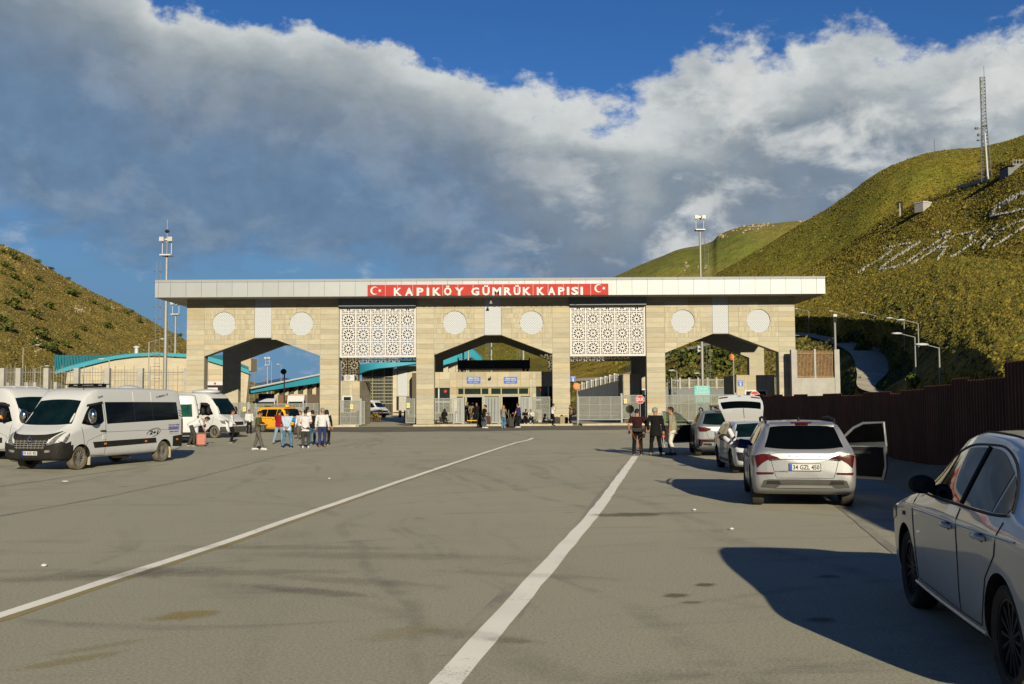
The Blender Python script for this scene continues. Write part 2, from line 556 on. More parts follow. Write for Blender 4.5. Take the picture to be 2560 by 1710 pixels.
# stains with a shape of their own: thin sheets with ragged edges
def stain(name, px, py, rx, ry, col, seed, dens=0.75, rot=0.0):
	m = bpy.data.materials.new(name)
	m.use_nodes = True
	t = NT(m.node_tree)
	P = t.n('ShaderNodeTexCoord').outputs['Object']
	sc_ = t.n('ShaderNodeVectorMath', operation='LENGTH', i0=t.vmul(P, (1 / rx, 1 / ry, 0)))
	r_ = sc_.outputs['Value']
	n = t.noise(P, 2.0 / min(rx, ry) * 0.6, 5, 0.7)
	f = t.noise(P, 60, 3, 0.7)
	a = t.ss(t.m('ADD', r_, t.m('MULTIPLY', t.m('SUBTRACT', n, 0.5), 1.5)), 0.85, 0.35)
	a = t.m('MULTIPLY', t.m('MULTIPLY', a, t.ss(f, 0.3, 0.62)), dens)
	b = t.n('ShaderNodeBsdfDiffuse', i0=col)
	mx = t.n('ShaderNodeMixShader', i0=a, i1=t.n('ShaderNodeBsdfTransparent'), i2=b)
	t.n('ShaderNodeOutputMaterial', i0=mx)
	mb = MB()
	k = 20
	rng = random.Random(seed)
	ring = [(rx * rng.uniform(0.9, 1.05) * math.cos(2 * math.pi * i / k), ry * rng.uniform(0.9, 1.05) * math.sin(2 * math.pi * i / k), 0) for i in range(k)]
	mb.add([(0, 0, 0)] + ring, [(0, 1 + i, 1 + (i + 1) % k) for i in range(k)])
	o = mb.build(name, m)
	o.location = (*g2(px, py), 0.010 + 0.0007 * (seed % 9))
	o.rotation_euler = (0, 0, rot)
	return struct(o)
YS = (0.30, 0.235, 0.06, 1)
BK = (0.05, 0.048, 0.042, 1)
BR = (0.09, 0.075, 0.05, 1)
stain('yellow_paint_stain', 465, 1540, 0.45, 0.28, YS, 1, 0.6, 0.4)
stain('yellow_paint_stain', 170, 1655, 0.6, 0.16, YS, 2, 0.4, 0.7)
stain('yellow_paint_stain', 250, 1620, 0.6, 0.12, YS, 3, 0.28, 0.7)
stain('yellow_paint_stain', 1010, 1585, 0.6, 0.3, YS, 4, 0.22, 0.6)
stain('oil_stain', 1580, 1288, 1.0, 0.42, BK, 5, 0.6)
stain('oil_stain', 1700, 1284, 1.2, 0.2, BK, 6, 0.25)
stain('oil_stain', 1765, 1465, 0.16, 0.14, BR, 7, 0.8)
stain('oil_stain', 1692, 1492, 0.2, 0.16, BR, 8, 0.7)
stain('oil_stain', 1730, 1508, 0.16, 0.1, BR, 9, 0.5)
stain('oil_stain', 2070, 1443, 0.22, 0.12, BK, 10, 0.6)
stain('oil_stain', 2050, 1552, 0.2, 0.14, BK, 11, 0.6)
stain('tyre_mark', 770, 1480, 1.2, 0.24, BK, 12, 0.32, -0.45)
stain('tyre_mark', 880, 1455, 1.6, 0.28, BK, 13, 0.18, -0.35)
stain('tyre_mark', 560, 1435, 2.2, 0.32, BK, 14, 0.20, 0.05)
stain('tyre_mark', 330, 1432, 1.6, 0.44, BK, 15, 0.25, 0.15)
stain('tyre_mark', 950, 1392, 2.6, 0.44, BK, 16, 0.16, -0.12)
stain('tyre_mark', 130, 1450, 1.7, 0.28, BK, 17, 0.22, 0.1)
stain('tyre_mark', 720, 1370, 2.4, 0.32, BK, 18, 0.18, -0.1)
stain('tyre_mark', 1180, 1590, 0.8, 0.24, BK, 19, 0.16, -0.5)
stain('tyre_mark', 1330, 1440, 1.6, 0.24, BK, 20, 0.14, -0.3)
stain('tyre_mark', 1280, 1605, 0.35, 0.14, BK, 21, 0.22, -0.4)

# ------------------------------------------------------------------ hills
def catmull(p0, p1, p2, p3, t):
	return 0.5 * ((2 * p1) + (-p0 + p2) * t + (2 * p0 - 5 * p1 + 4 * p2 - p3) * t * t + (-p0 + 3 * p1 - 3 * p2 + p3) * t ** 3)
def spline(pts, k):
	"""pts array (n,3) -> k samples per span"""
	out = []
	n = len(pts)
	for i in range(n - 1):
		p = [pts[max(i - 1, 0)], pts[i], pts[i + 1], pts[min(i + 2, n - 1)]]
		for j in range(k):
			out.append(catmull(*p, j / k))
	out.append(pts[-1])
	return out
def linear(pts, k):
	out = []
	for i in range(len(pts) - 1):
		out += [pts[i] + (pts[i + 1] - pts[i]) * (j / k) for j in range(k)]
	out.append(pts[-1])
	return out
def fb(p, s, o=4):
	return mnoise.fractal(Vector(p) * s, 1.0, 2.0, o)

def hill(name, m, cols, kc, kr, amp, fr, bulge=None, warp=0.0, kind='structure', keep=None, gul=0.0, lin=False):
	"""cols: list of columns, each a list of world points from foot to ridge and down the back.
	Column and row directions are both splined, then roughened."""
	cols = [[np.array(p, float) for p in c] for c in cols]
	lines = [(linear if lin else spline)(c, kr) for c in cols]
	nr = len(lines[0])
	rows = [spline([l[i] for l in lines], kc) for i in range(nr)]
	R_ = []
	for i, r in enumerate(rows):
		rr = []
		for j, p in enumerate(r):
			e = 1.0 if keep is None else keep(i / kr)
			q = Vector(p)
			n1 = fb(q, fr) * amp * e + fb(q + Vector((31, 7, 3)), fr * 5) * amp * 0.22 * e
			if gul:
				n1 -= gul * e * abs(fb(Vector((q.x * 0.9 - q.y * 0.25, q.y * 0.12, 5.0)), fr * 1.3, 3))
			rr.append((q.x + warp * fb(q, fr * 0.7) * e, q.y, q.z + n1))
		R_.append(rr)
	mb = MB()
	mb.grid(R_)
	o = mb.build(name, m, smooth=180)
	struct(o, kind)
	return o, BVHTree.FromPolygons([Vector(v) for v in mb.v], mb.f), R_

gA = mat_grass('hill_grass', (0.215, 0.160, 0.024, 1), (0.150, 0.132, 0.018, 1), (0.030, 0.030, 0.006, 1), 1.0, 0.25, 0.85, (1, 1, 1.6))
gB = mat_grass('far_hill_grass', (0.225, 0.180, 0.028, 1), (0.135, 0.145, 0.022, 1), (0.060, 0.060, 0.010, 1), 0.42, 0.25, 0.6, (1, 1, 1.5))
gC = mat_grass('farther_hill_grass', (0.185, 0.165, 0.045, 1), (0.115, 0.135, 0.028, 1), (0.066, 0.070, 0.02, 1), 0.33, 0.5, 0.5)
gL = mat_grass('rocky_hill_grass', (0.225, 0.165, 0.050, 1), (0.155, 0.135, 0.028, 1), (0.050, 0.046, 0.014, 1), 0.6, 0.6, 0.8)

def colpts(foot, road_out, road_in, cut, mid, ridge, back):
	f = at(*foot)
	f.z = -0.4
	return [f, at(*road_out), at(*road_in), at(*cut), at(*mid), at(*ridge), at(*back)]
COLS = []
for r_ in [
	# foot            road outer        road inner        cut top           mid slope          ridge
	((1000, 985, 230), (1000, 990, 320), (1000, 988, 328), (1000, 986, 338), (1000, 984, 400), (1000, 980, 520)),
	((1250, 985, 205), (1250, 966, 300), (1250, 961, 308), (1250, 955, 318), (1260, 930, 400), (1300, 905, 510)),
	((1440, 985, 165), (1440, 956, 270), (1440, 949, 278), (1440, 938, 290), (1470, 880, 370), (1530, 815, 490)),
	((1560, 985, 135), (1560, 944, 250), (1560, 937, 258), (1560, 915, 270), (1620, 840, 350), (1700, 765, 450)),
	((1680, 985, 112), (1690, 888, 225), (1690, 881, 233), (1690, 850, 243), (1770, 790, 320), (1830, 735, 420)),
	((1850, 985, 106), (1850, 852, 208), (1850, 845, 216), (1850, 800, 222), (1900, 740, 300), (1960, 702, 395)),
	((1995, 985, 100), (1995, 843, 192), (1995, 835, 200), (1995, 784, 202), (2030, 715, 285), (2060, 640, 370)),
	((2060, 985, 94), (2075, 862, 160), (2095, 850, 172), (2120, 794, 162), (2150, 690, 250), (2170, 568, 345)),
	((2095, 985, 88), (2125, 888, 135), (2195, 876, 143), (2240, 808, 118), (2270, 660, 228), (2290, 500, 318)),
	((2110, 985, 84), (2142, 935, 108), (2222, 928, 116), (2345, 836, 84), (2400, 640, 205), (2430, 438, 292)),
	((2125, 985, 70), (2148, 978, 84), (2190, 978, 88), (2425, 884, 58), (2510, 650, 175), (2560, 382, 262)),
	((2230, 985, 55), (2260, 1001, 61), (2330, 1001, 64), (2520, 948, 42), (2660, 660, 150), (2750, 345, 235)),
	((2420, 985, 36), (2480, 1001, 42), (2560, 1000, 45), (2680, 955, 40), (2900, 720, 120), (3100, 500, 205)),
	((3000, 985, 24), (3150, 1001, 28), (3300, 1000, 30), (3500, 965, 30), (3900, 860, 80), (4300, 760, 150)),
]:
	rid = r_[5]
	COLS.append(colpts(*r_, (rid[0] + 40, rid[1] + 60, rid[2] + 160)))
keepA = lambda i: 0.12 if i < 2.1 else (0.12 + 0.5 * (i - 2.1) if i < 3 else 1.0)
hillA, bvhA, RA = hill('hillside', gA, COLS, 14, 16, 1.5, 0.022, keep=lambda i: min(1.0, keepA(i)), gul=1.2, lin=True)
# road strip lying on the hillside between its two edges
conc = pm('old_road_concrete', (0.30, 0.285, 0.25), 0.9, var=0.25, scale=0.25, bump=0.5, bscale=6)
mb = MB()
lo, hi = [], []
edge_o = spline([np.array(c[1]) for c in COLS], 14)
edge_i = spline([np.array(c[2]) for c in COLS], 14)
rows = []
for k in range(5):
	rw = []
	for a, b in zip(edge_o, edge_i):
		p = a + (b - a) * (k / 4)
		rw.append((p[0], p[1], p[2] + 0.3))
	rows.append(rw)
mb.grid(rows)
road = struct(mb.build('hill_road', conc, smooth=180))

COLB = []
for rx, ry, rd, fx, fy, fd in [
	(1000, 978, 1000, 950, 985, 560), (1120, 915, 1000, 1050, 985, 560), (1250, 860, 980, 1150, 985, 560), (1400, 815, 960, 1300, 985, 550), (1560, 765, 930, 1440, 985, 540), (1760, 700, 900, 1600, 985, 530), (1900, 622, 870, 1750, 985, 520),
	(2010, 553, 850, 1850, 985, 510), (2100, 500, 830, 1950, 985, 500), (2200, 430, 810, 2050, 985, 490), (2300, 388, 790, 2200, 985, 470),
	(2380, 376, 780, 2300, 985, 460), (2450, 370, 770, 2400, 985, 450), (2520, 352, 755, 2500, 985, 440), (2600, 318, 740, 2620, 985, 430), (2900, 180, 700, 2900, 985, 420)]:
	f = at(fx, fy, fd)
	f.z = -3
	rdg = at(rx, ry, rd)
	COLB.append([f, f.lerp(rdg, 0.5) + Vector((0, 0, rdg.z * 0.06)), rdg, at(rx + 20, ry + 70, rd + 400)])
hillB, bvhB, RB = hill('far_hill', gB, COLB, 10, 26, 3.0, 0.011, keep=lambda i: 1.0 if i < 1.6 else 0.45, gul=4.0)
COLC = []
for rx, ry, rd in [(900, 985, 1500), (1020, 955, 1500), (1120, 905, 1480), (1250, 838, 1450), (1390, 748, 1420), (1520, 697, 1400), (1650, 640, 1380), (1700, 622, 1370), (1775, 607, 1360),
				   (1800, 588, 1360), (1860, 566, 1355), (1930, 558, 1350), (2010, 550, 1345), (2150, 545, 1330)]:
	f = at(rx, 990, rd * 0.62)
	f.z = -3
	rdg = at(rx, ry, rd)
	COLC.append([f, f.lerp(rdg, 0.5) + Vector((0, 0, rdg.z * 0.04)), rdg, at(rx + 20, ry + 60, rd + 500)])
hillC, bvhC, _ = hill('farther_hill', gC, COLC, 10, 22, 5.0, 0.008, keep=lambda i: 1.0 if i < 1.5 else 0.35, gul=5.0)

# left hill: rocky crest on the left falling to the valley behind the gate
COLL = []
for rx, ry, rd in [(-420, 380, 330), (-200, 505, 345), (-60, 585, 355), (10, 617, 360), (62, 640, 362), (130, 680, 366), (225, 729, 372), (340, 782, 380), (413, 824, 386),
				   (466, 855, 392), (540, 905, 398), (610, 950, 404), (650, 970, 408), (720, 992, 414)]:
	fd = 165 + max(0, rx) * 0.16
	f = at(rx - 30, 985, fd)
	f.z = -0.5
	rdg = at(rx, ry, rd)
	mid = f.lerp(rdg, 0.5) + Vector((3, 0, rdg.z * 0.05))
	COLL.append([f, mid, rdg, at(rx - 30, ry + 60, rd + 170)])
hillL, bvhL, RL = hill('rocky_hill', gL, COLL, 14, 34, 2.0, 0.02, keep=lambda i: min(1, i * 1.5) if i < 1.5 else 0.55, gul=1.5)
# mountains on the horizon; distance haze is painted into their blue base colour
mtn = pm('haze_tinted_rock', (0.045, 0.085, 0.15), 0.95, var=0.12, scale=0.002)
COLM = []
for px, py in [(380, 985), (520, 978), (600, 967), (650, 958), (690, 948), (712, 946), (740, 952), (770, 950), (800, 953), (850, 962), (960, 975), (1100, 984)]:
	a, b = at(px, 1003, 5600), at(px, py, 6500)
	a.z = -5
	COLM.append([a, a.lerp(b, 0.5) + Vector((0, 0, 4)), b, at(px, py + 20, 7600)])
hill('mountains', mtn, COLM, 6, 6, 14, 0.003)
plain = pm('far_plain', (0.26, 0.24, 0.20), 0.95, var=0.2, scale=0.01)
COLP = []
for px in range(300, 1300, 90):
	a, b = at(px, 1003, 1500), at(px, 966 + 4 * math.sin(px * 0.02), 2600)
	a.z = -4
	COLP.append([a, a.lerp(b, 0.5), b, at(px, 985, 3400)])
hill('far_plain', plain, COLP, 4, 6, 4, 0.004)
# ------------------------------------------------------------------ the gate
GY = 82.0
stone_rgb = (0.245, 0.234, 0.194)
def mat_stone(name, rgb, rand=0.13, sc_=1.0):
	m = bpy.data.materials.new(name)
	m.use_nodes = True
	t = NT(m.node_tree)
	P = t.n('ShaderNodeTexCoord').outputs['Object']
	oi = t.n('ShaderNodeObjectInfo')
	isl = t.n('ShaderNodeNewGeometry').outputs['Random Per Island']
	rnd = t.m('FRACT', t.m('ADD', oi.outputs['Random'], isl))
	sh = t.n('ShaderNodeVectorMath', operation='ADD', i0=P)
	t.set(sh.inputs[1], t.n('ShaderNodeCombineXYZ', i0=t.m('MULTIPLY', rnd, 53.0), i1=0.0, i2=t.m('MULTIPLY', rnd, 17.0)))
	v = sh.outputs[0]
	vein = t.noise(t.vmul(v, (0.7, 1, 2.6)), 1.1 * sc_, 7, 0.65, 0.4)
	fine = t.noise(v, 16 * sc_, 4, 0.65)
	pit = t.noise(t.vmul(v, (1, 1, 2)), 7 * sc_, 3, 0.6)
	a = [c * 0.86 for c in rgb]
	b = [min(1, c * 1.1) for c in rgb]
	col = t.ramp(vein, [(0.3, a), (0.5, rgb), (0.72, b)])
	warm = t.m('MULTIPLY', t.ss(rnd, 0.55, 1.0), 0.55)
	col = t.mix(warm, col, t.mix(1.0, col, (1.05, 0.93, 0.74, 1), 'MULTIPLY'))
	g = t.m('MULTIPLY_ADD', t.m('FRACT', t.m('MULTIPLY', rnd, 7.31)), 2 * rand, 1 - rand)
	g = t.m('MULTIPLY', g, t.m('MULTIPLY_ADD', fine, 0.22, 0.89))
	col = t.mix(1.0, col, t.n('ShaderNodeCombineXYZ', i0=g, i1=g, i2=g).outputs[0], 'MULTIPLY')
	col = t.mix(t.m('MULTIPLY', t.ss(pit, 0.66, 0.76), 0.45), col, [c * 0.5 for c in rgb] + [1])
	# rain streaks and dust near the foot
	wz = t.n('ShaderNodeSeparateXYZ', i0=t.n('ShaderNodeNewGeometry').outputs['Position']).outputs[2]
	st = t.noise(t.vmul(P, (3.0, 3.0, 0.12)), 1.5, 4, 0.6)
	col = t.mix(t.m('MULTIPLY', t.ss(st, 0.58, 0.75), 0.18), col, [c * 0.6 for c in rgb] + [1])
	dust = t.m('MULTIPLY', t.ss(t.m('ADD', wz, t.m('MULTIPLY', vein, 0.8)), 1.2, 0.3), 0.3)
	col = t.mix(dust, col, (0.2, 0.17, 0.12, 1))
	bs = t.n('ShaderNodeBsdfPrincipled', Base_Color=col, Roughness=0.72)
	bs.inputs['Specular IOR Level'].default_value = 0.25
	t.set(bs.inputs['Normal'], t.n('ShaderNodeBump', Strength=0.3, Distance=0.01, Height=t.m('ADD', fine, t.m('MULTIPLY', pit, -0.8))))
	t.n('ShaderNodeOutputMaterial', i0=bs)
	return m
STONE = mat_stone('travertine', stone_rgb)
CORE = pm('wall_core', (0.21, 0.195, 0.16), 0.9, var=0.1)
SOFF = pm('soffit_panel', (0.30, 0.285, 0.25), 0.5, var=0.06)
ALU = pm('white_aluminium', (0.205, 0.23, 0.27), 0.48, metal=0.2, var=0.03, scale=1.5, rand=0.03, spec=0.4)
SLATE = pm('slate_cladding', (0.085, 0.105, 0.125), 0.5, var=0.1, scale=2)
SCRW = pm('screen_white', (0.335, 0.345, 0.385), 0.55, var=0.06, scale=3)
STEEL = pm('galvanised_steel', (0.19, 0.20, 0.21), 0.55, metal=0.35, var=0.12, scale=6)
DARK = pm('dark_metal', (0.016, 0.016, 0.018), 0.75, var=0.2, spec=0.06)
GLASS = pm('dark_glass', (0.010, 0.016, 0.015), 0.04, var=0.2, spec=0.3)

gate = thing('customs_gate', 'long stone border gate with three arches under a flat white roof', 'gate', (0, GY, 0))
ZS, ZT, THK = 10.47, 11.9, 0.9
def gx(px, py=900):
	return at(px, py, GY).x
def gz(px, py):
	return at(px, py, GY).z
BL = []   # (x0, x1, ax0, ax1, apx0, apx1, zspring, zapex)
for (l, r, a0, a1, p0, p1, sy, ay) in [(467, 847.5, 511, 801, 636, 679, 890, 844.6), (1041, 1424.5, 1085, 1381.5, 1211, 1254, 886, 837.5), (1616, 1988.5, 1662, 1947, 1782, 1822.5, 881, 834)]:
	BL.append((gx(l), gx(r), gx(a0), gx(a1), gx(p0), gx(p1), gz((a0 + a1) / 2, sy), gz((p0 + p1) / 2, ay)))
DISC = [[(561, 809), (754, 809)], [(1137, 806.5), (1329, 806.5)], [(1707, 803.5), (1896, 802)]]
DISC_R = 29.5 / 30.35

def clip_half(poly, a, b):
	"""keep the part of poly on the upper side of line a-b (a.x<b.x)"""
	def sd(p):
		return (b[0] - a[0]) * (p[1] - a[1]) - (b[1] - a[1]) * (p[0] - a[0])
	out = []
	for i in range(len(poly)):
		p, q = poly[i], poly[(i + 1) % len(poly)]
		sp, sq = sd(p), sd(q)
		if sp >= 0:
			out.append(p)
		if (sp > 0 and sq < 0) or (sp < 0 and sq > 0):
			t_ = sp / (sp - sq)
			out.append((p[0] + (q[0] - p[0]) * t_, p[1] + (q[1] - p[1]) * t_))
	return out
PT = 0.10
H_C = 0.415
rng = random.Random(3)
NPANEL = [0]
small_panels = {}
for bi, (x0, x1, a0, a1, p0, p1, zs, za) in enumerate(BL):
	portal = part('arch_portal', gate)
	arch = [(a0, 0), (a0, zs), (p0, za), (p1, za), (a1, zs), (a1, 0)]
	for yy in (0.0, 10.2):                                       # front wall, and the wall behind it
		mb = MB()
		y0, y1 = yy, yy + THK
		outline = [(x0, 0), (a0, 0), (a0, zs), (p0, za), (p1, za), (a1, zs), (a1, 0), (x1, 0), (x1, ZS), (x0, ZS)]
		mb.prism(outline, y0, y1)
		mb.build('core_wall' if yy == 0 else 'rear_wall', STONE if yy else CORE, portal)
	dcs = [(gx(px, py), gz(px, py)) for px, py in DISC[bi]]
	# stone lining of the arch reveal
	mb = MB()
	for (q0, q1) in ((arch[0], arch[1]), (arch[1], arch[2]), (arch[2], arch[3]), (arch[3], arch[4]), (arch[4], arch[5])):
		d = Vector((q1[0] - q0[0], q1[1] - q0[1])).normalized()
		n = Vector((d.y, -d.x)) * 0.02
		v = [(q0[0], q0[1]), (q1[0], q1[1]), (q1[0] + n.x, q1[1] + n.y), (q0[0] + n.x, q0[1] + n.y)]
		mb.prism(v, -PT + 0.01, THK - 0.01)
	mb.build('arch_lining', STONE, portal)
	# facing panels
	cols = [x0, a0]
	for (c0, c1) in ((a0, p0), (p0, p1), (p1, a1)):
		k = max(1, round((c1 - c0) / 0.9)) if c1 - c0 > 2 else 1
		cols += [c0 + (c1 - c0) * (i + 1) / k for i in range(k)]
	cols.append(x1)
	cols = sorted(set(round(c, 4) for c in cols))
	nrow = int(ZS / H_C) + 1
	panels = []
	for r in range(nrow):
		z1 = ZS - r * H_C
		z0 = max(0.0, z1 - H_C)
		if z1 - z0 < 0.05:
			continue
		ci = 0
		while ci < len(cols) - 1:
			c0, c1 = cols[ci], cols[ci + 1]
			step = 1
			brk = lambda c: any(abs(c - b) < 1e-3 for b in (a0, p0, p1, a1))
			if ci + 2 < len(cols) and not brk(c1) and rng.random() < 0.28:
				c1 = cols[ci + 2]
				step = 2
			ci += step
			if c0 >= p0 - 1e-3 and c1 <= p1 + 1e-3:
				continue                                          # the patterned strip
			g_ = 0.0045
			poly = [(c0 + g_, z0 + g_), (c1 - g_, z0 + g_), (c1 - g_, z1 - g_), (c0 + g_, z1 - g_)]
			if c0 >= a0 - 1e-3 and c1 <= p0 + 1e-3:
				poly = clip_half(poly, (a0, zs), (p0, za))
			elif c0 >= p1 - 1e-3 and c1 <= a1 + 1e-3:
				poly = clip_half(poly, (p1, za), (a1, zs))
			if len(poly) < 3:
				continue
			ar = abs(sum(poly[i][0] * poly[(i + 1) % len(poly)][1] - poly[(i + 1) % len(poly)][0] * poly[i][1] for i in range(len(poly)))) / 2
			if ar < 0.01:
				continue
			hit = [d for d in dcs if not (d[0] + DISC_R < c0 or d[0] - DISC_R > c1 or d[1] + DISC_R < z0 or d[1] - DISC_R > z1)]
			dep = -PT - rng.uniform(0, 0.008)
			mb = MB()
			if not hit:
				mb.prism(poly, dep, 0.0)
			else:
				d = hit[0]
				xsn = [c0 + g_ + (c1 - c0 - 2 * g_) * i / 14 for i in range(15)]
				if not any(math.hypot(p[0] - d[0], p[1] - d[1]) > DISC_R for p in poly):
					continue
				zl, zh = z0 + g_, z1 - g_
				mu, ml, full = MB(), MB(), False
				for i in range(14):
					xa, xb = xsn[i], xsn[i + 1]
					ch = [math.sqrt(max(0, DISC_R ** 2 - (x - d[0]) ** 2)) for x in (xa, xb)]
					up = [min(max(d[1] + c_, zl), zh) for c_ in ch]
					dn = [min(max(d[1] - c_, zl), zh) for c_ in ch]
					if max(ch) == 0:
						full = True
						mb.prism([(xa, zl), (xb, zl), (xb, zh), (xa, zh)], dep, 0.0)
						continue
					if zh - min(up) > 1e-4:
						[q.prism([(xa, up[0]), (xb, up[1]), (xb, zh), (xa, zh)], dep, 0.0) for q in (mb, mu)]
					if max(dn) - zl > 1e-4:
						[q.prism([(xa, zl), (xb, zl), (xb, dn[1]), (xa, dn[0])], dep, 0.0) for q in (mb, ml)]
				if not mb.f:
					continue
				if not full and mu.f and ml.f:
					panels.append((ar / 2, mu))
					mb, ar = ml, ar / 2
			panels.append((ar, mb))
	panels.sort(key=lambda p: -p[0])
	rest = MB()
	for i, (ar, mb) in enumerate(panels):
		if i < 99:
			mb.build('stone_panel', STONE, portal)
		else:
			rest.add(mb.v, mb.f)
	if rest.f:
		rest.build('stone_panel', STONE, portal)['kind'] = 'stuff'
	# patterned roundels and centre strip
	for d in dcs:
		mb = MB()
		k = 48
		ring = [(d[0] + (DISC_R + 0.01) * math.cos(2 * math.pi * i / k), d[1] + (DISC_R + 0.01) * math.sin(2 * math.pi * i / k)) for i in range(k)]
		mb.prism(ring, -0.015, -0.004)
		mb.build('patterned_roundel', None, portal)['pat'] = 1
	mb = MB()
	mb.prism([(p0 + 0.02, za + 0.02), (p1 - 0.02, za + 0.02), (p1 - 0.02, ZS), (p0 + 0.02, ZS)], -PT + 0.01, -0.004)
	mb.build('patterned_strip', None, portal)['pat'] = 1

def mat_pattern():
	m = bpy.data.materials.new('fret_pattern')
	m.use_nodes = True
	t = NT(m.node_tree)
	P = t.n('ShaderNodeTexCoord').outputs['Object']
	s = t.n('ShaderNodeSeparateXYZ', i0=P)
	x, _, z = s.outputs
	k = 2 * math.pi / 0.19
	a = t.m('SINE', t.m('MULTIPLY', x, k))
	b = t.m('SINE', t.m('MULTIPLY', z, k * 0.92))
	c = t.m('SINE', t.m('MULTIPLY', t.m('ADD', x, z), k * 1.5))
	d = t.m('SINE', t.m('MULTIPLY', t.m('SUBTRACT', x, z), k * 1.5))
	f = t.m('ADD', t.m('MULTIPLY', a, b), t.m('MULTIPLY', t.m('MULTIPLY', c, d), 0.6))
	f = t.m('ADD', f, t.m('MULTIPLY', t.m('SINE', t.m('MULTIPLY', z, k * 1.84)), 0.4))
	h = t.ss(f, -0.15, 0.2)
	col = t.mix(h, (0.235, 0.27, 0.335, 1), (0.345, 0.37, 0.43, 1))
	bs = t.n('ShaderNodeBsdfPrincipled', Base_Color=col, Roughness=0.7)
	bs.inputs['Specular IOR Level'].default_value = 0.2
	t.set(bs.inputs['Normal'], t.n('ShaderNodeBump', Strength=0.6, Distance=0.02, Height=h))
	t.n('ShaderNodeOutputMaterial', i0=bs)
	return m
FRET = mat_pattern()
for o in list(C.objects):
	if o.get('pat'):
		o.data.materials.append(FRET)
		del o['pat']

# roof slab
SX0, SX1, SY0, SY1 = at(387, 725, 79.85).x, at(2063.5, 720, 79.85).x, -2.15, 11.6
roof = part('roof_slab', gate)
mb = MB()
mb.box((SX0 + 0.06, SY0 + 0.08, ZS + 0.02), (SX1 - 0.06, SY1 - 0.05, ZT - 0.02))
mb.build('roof_core', CORE, roof)
mb = MB()
w = 1.24
n = int((SX1 - SX0) / w)
ny = int((SY1 - SY0) / 1.6)
for i in range(ny):                                              # soffit boards
	y0 = SY0 + i * (SY1 - SY0) / ny
	MB().box((SX0 + 0.02, y0 + 0.012, ZS), (SX1 - 0.02, y0 + (SY1 - SY0) / ny - 0.012, ZS + 0.03)).build('soffit_board', SOFF, roof)
xs_ = [SX0 + 0.28] + [SX0 + 0.28 + w * (i + 0.8) for i in range(n)]
xs_ = [SX0] + [x for x in xs_ if x < SX1 - 0.4] + [SX1]
g_ = 0.010
tilt = random.Random(5)
for i in range(len(xs_) - 1):
	a, b = xs_[i] + g_, xs_[i + 1] - g_
	j = tilt.uniform(-0.006, 0.006)
	mb = MB()
	mb.add([(a, SY0 + j, ZS), (b, SY0 - j, ZS), (b, SY0 - j, ZT - 0.24), (a, SY0 + j, ZT - 0.24), (a, SY0 + 0.08, ZS), (b, SY0 + 0.08, ZS), (b, SY0 + 0.08, ZT - 0.24), (a, SY0 + 0.08, ZT - 0.24)],
		   [(0, 1, 2, 3), (5, 4, 7, 6), (1, 5, 6, 2), (4, 0, 3, 7), (3, 2, 6, 7), (4, 5, 1, 0)])
	mb.build('fascia_panel', ALU, roof)
	mb = MB()
	mb.add([(a, SY0 - 0.005, ZT - 0.225), (b, SY0 - 0.005, ZT - 0.225), (b, SY0 + 0.10, ZT), (a, SY0 + 0.10, ZT), (a, SY0 + 0.5, ZT - 0.225), (b, SY0 + 0.5, ZT - 0.225), (b, SY0 + 0.5, ZT), (a, SY0 + 0.5, ZT)],
		   [(0, 1, 2, 3), (5, 4, 7, 6), (1, 5, 6, 2), (4, 0, 3, 7), (3, 2, 6, 7)])
	mb.build('coping_panel', ALU, roof)
for s_, xx in ((-1, SX0), (1, SX1)):
	for i in range(ny):
		y0 = SY0 + 0.09 + i * (SY1 - SY0 - 0.1) / ny
		y1 = SY0 + 0.09 + (i + 1) * (SY1 - SY0 - 0.1) / ny - 0.015
		MB().box((xx - 0.02 if s_ < 0 else xx - 0.05, y0, ZS), (xx + 0.05 if s_ < 0 else xx + 0.02, y1, ZT)).build('fascia_panel', ALU, roof)
MB().box((SX0 + 0.06, SY0 + 0.5, ZT - 0.019), (SX1 - 0.06, SY1, ZT - 0.005)).build('roof_deck', ALU, roof)

